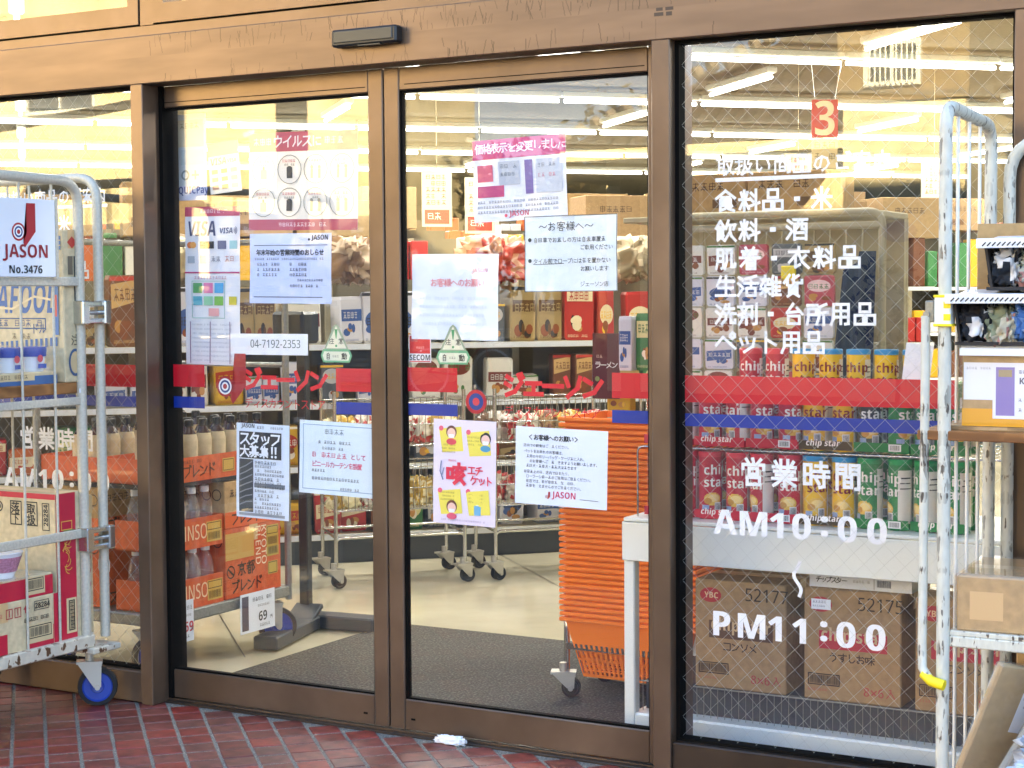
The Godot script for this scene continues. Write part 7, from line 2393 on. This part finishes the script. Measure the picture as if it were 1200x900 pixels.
	p = poster("card_leaflet", "small tilted VISA leaflet behind the upper left door", "leaflet", -0.79, 1.885, 0.13, 0.17, 0.08, 0.0015, "efe9da", -0.12)
	pr = p[1]
	pr.rect(0, 0, 0.13, 0.045, lin("d8a888")); pr.latin("VISA", 0.008, 0.075, 0.032, lin("4a5570"), true, 1.0, 0.12); pr.latin("VISA", 0.08, 0.072, 0.018, lin("4a5570"), true, 1.0, 0.12)
	for j in 9: pr.rect(0.012 + (j % 3) * 0.04, 0.09 + (j / 3) * 0.026, 0.026, 0.014, [lin("d8a07a"), lin("c8a860"), lin("a8a8a0")][j % 3])
	ink(pr, p[0])
	# right door
	p = poster("price_notice", "pink titled notice in a clear sleeve high on the right door", "notice", 0.272, 1.836, 0.317, 0.245, 0.03, 0.0036, "e6eaf2")
	pr = p[1]
	pr.rect(0, 0, 0.317, 0.058, lin("c8407e")); pr.text("価格表示を変更しました", 0.01, 0.012, 0.029, 0.12, lin("f6e8f0"), 0.97)
	pr.rect(0.015, 0.075, 0.055, 0.05, lin("d05a7a")); pr.rect(0.015, 0.138, 0.09, 0.034, lin("b83a78")); pr.rect(0.09, 0.068, 0.07, 0.07, lin("b8c0cc")); pr.scrib(0.095, 0.075, 0.06, 0.014, lin("6a7480")); pr.scrib(0.095, 0.1, 0.06, 0.012, lin("6a7480")); pr.rect(0.178, 0.068, 0.026, 0.1, lin("7a6aa8")); pr.rect(0.215, 0.068, 0.09, 0.1, lin("c4ccd6")); pr.scrib(0.222, 0.08, 0.07, 0.012, lin("70788a")); pr.scrib(0.222, 0.11, 0.07, 0.012, lin("c06a8a"))
	for j in 3: pr.scrib(0.015, 0.182 + j * 0.015, 0.28, 0.009, lin("6a7078"))
	pr.latin("JASON", 0.12, 0.236, 0.022, lin("d0506a")); pr.oval(0.11, 0.229, 0.005, 0.005, lin("d0506a"))
	ink(pr, p[0]); tape_bits(p[0], 0.317, 0.245)
	p = poster("handwritten_notice", "handwritten notice in a black framed sleeve on the right door", "notice", 0.444, 1.601, 0.306, 0.224, 0.004, 0.0024, "dfeaf0")
	pr = p[1]
	pr.frame(0, 0, 0.306, 0.224, 0.0022, lin("50585c"))
	pr.text("〜お客様へ〜", 0.05, 0.018, 0.027, 0.07, lin("23282c"), 1.12)
	for j in 2:
		var yy := 0.064 + j * 0.062
		pr.oval(0.018, yy + 0.006, 0.006, 0.006, lin("3a4044")); pr.mix(["自転車でお越しの方は自転車置場", "タイル前でロープには物を置かない"][j], 0.031, yy, 0.0148, lin("3a4246")); pr.mix(["ご利用ください", "お願いします"][j], [0.185, 0.185][j], yy + 0.024, 0.0145, lin("3a4246"))
	pr.line([Vector2(0.03, 0.143), Vector2(0.13, 0.141)], 0.0016, lin("3a4246")); pr.mix("ジェーソン店", 0.185, 0.195, 0.0145, lin("3a4246"))
	ink(pr, p[0])
	p = poster("faded_notice", "faded white sheet with pale red heading at the left of the right door", "notice", 0.042, 1.494, 0.308, 0.262, -0.012, 0.0036, "e4ebf2")
	pr = p[1]
	pr.latin("JASON", 0.215, 0.06, 0.018, lin("e09aa2")); pr.text("お客様へのお願い", 0.07, 0.075, 0.024, 0.1, lin("e0848c"), 1.0)
	for j in 4: pr.scrib(0.03, 0.13 + j * 0.026, 0.24, 0.01, lin("ccd6de"))
	ink(pr, p[0]); tape_bits(p[0], 0.308, 0.262)
	p = poster("security_sticker", "small red and white security company sticker above the red band", "sticker", 0.03, 1.247, 0.081, 0.086, 0.0, 0.0, "eeeeee")
	pr = p[1]
	pr.rect(0.003, 0.003, 0.075, 0.055, lin("d8242c")); pr.scrib(0.028, 0.036, 0.03, 0.007, lin("f0c0c0")); pr.scrib(0.034, 0.046, 0.015, 0.007, lin("f0c0c0")); pr.latin("SECOM", 0.003, 0.079, 0.0235, lin("20202c"), true, 0.98); pr.rect(0.003, 0.081, 0.075, 0.003, lin("d8242c"))
	ink(pr, p[0])
	p = poster("cough_poster", "portrait cough etiquette poster with yellow panels on the right door", "poster", 0.113, 0.987, 0.222, 0.322, -0.018, 0.001, "eadff0")
	pr = p[1]
	for j in 4:
		var qx: float = [0.02, 0.118, 0.018, 0.118][j]
		var qy: float = [0.02, 0.028, 0.212, 0.21][j]
		pr.poly([Vector2(qx, qy + 0.01), Vector2(qx + 0.08, qy), Vector2(qx + 0.088, qy + 0.075), Vector2(qx + 0.012, qy + 0.082)], lin("efe05a"))
		pr.oval(qx + 0.008, qy + 0.008, 0.008, 0.008, lin("e8607a"))
		for i in 3: pr.scrib(qx + (0.01 if j != 1 else 0.004), qy + [0.055, 0.02, 0.01, 0.014][j] + i * 0.011, 0.055, 0.006, lin("8a7a3a"))
		if j < 3:
			var fx: float = qx + [0.045, 0.068, 0.05][j]
			var fy: float = qy + [0.022, 0.03, 0.06][j]
			pr.oval(fx, fy - 0.004, 0.019, 0.02, lin("6a3a30") if j != 1 else lin("2a2a2e")); pr.oval(fx, fy, 0.015, 0.016, lin("f2c8b8")); pr.rect(fx - 0.01, fy + 0.003, 0.02, 0.011, lin("f6f6f8")); pr.oval(fx, fy + 0.026, 0.018, 0.01, [lin("d84a5a"), lin("4a9ac0"), lin("e05a78")][j])
		else:
			pr.rect(qx + 0.03, qy + 0.05, 0.024, 0.03, lin("6ab0d8")); pr.rect(qx + 0.038, qy + 0.038, 0.008, 0.012, lin("d8e8f0"))
	pr.text("咳", 0.052, 0.135, 0.062, 0.19, lin("dc2a4a")); pr.text("エチ", 0.125, 0.14, 0.026, 0.15, lin("dc2a4a"), 1.0); pr.text("ケット", 0.135, 0.17, 0.026, 0.15, lin("dc2a4a"), 0.98)
	pr.line([Vector2(0.03, 0.13), Vector2(0.026, 0.16), Vector2(0.036, 0.185)], 0.004, lin("6a7a9a")); pr.line([Vector2(0.04, 0.15), Vector2(0.034, 0.17)], 0.003, lin("6a7a9a")); pr.scrib(0.055, 0.122, 0.03, 0.007, lin("dc2a4a"))
	pr.scrib(0.03, 0.306, 0.16, 0.006, lin("a898b0"))
	ink(pr, p[0])
	p = poster("request_notice", "white typed request notice lowest on the right door over the baskets", "notice", 0.404, 0.972, 0.308, 0.232, -0.022, 0.001, "e2ecfa")
	pr = p[1]
	pr.text("お客様へのお願い", 0.062, 0.022, 0.0165, 0.13, lin("14161c"), 1.02); pr.line([Vector2(0.055, 0.024), Vector2(0.047, 0.03), Vector2(0.055, 0.037)], 0.0022, INK); pr.line([Vector2(0.2, 0.024), Vector2(0.208, 0.03), Vector2(0.2, 0.037)], 0.0022, INK)
	var rows := ["店内での飲食はご遠慮ください。", "ペットをお連れのお客様は、", "専用のキャリーバッグ・ケージ等に入れ、", "他のお客様へご配慮頂きますようお願い致します。", "盲導犬・介助犬・聴導犬は除きます", "危険防止の為、店内で走ったり、", "ローラーシューズのご使用はご遠慮ください。", "当店では、万が一事故等などの際、", "責任を負えませんのでご了承ください。"]
	for j in 9:
		pr.mix(rows[j], [0.028, 0.03, 0.038, 0.038, 0.038, 0.03, 0.038, 0.038, 0.038][j], [0.05, 0.068, 0.083, 0.097, 0.111, 0.129, 0.143, 0.157, 0.171][j], 0.0098, lin("16181e"))
	pr.latin("JASON", 0.125, 0.213, 0.026, lin("d0405a")); emblem(pr, 0.108, 0.206, 0.016)
	pr.line([Vector2(0.22, 0.207), Vector2(0.28, 0.208)], 0.0016, grey)
	ink(pr, p[0])
	# a scrap of white paper at the foot of the right door
	var sc := obj("paper_scrap", lump(Vector3.ZERO, Vector3(0.1, 0.026, 0.026), [lin("e6e8ea")], 808), M.cloth)
	sc.position = Vector3(0.215, 0.012, 0.012)
	tag(sc, "crumpled white paper scrap at the foot of the right door", "scrap")
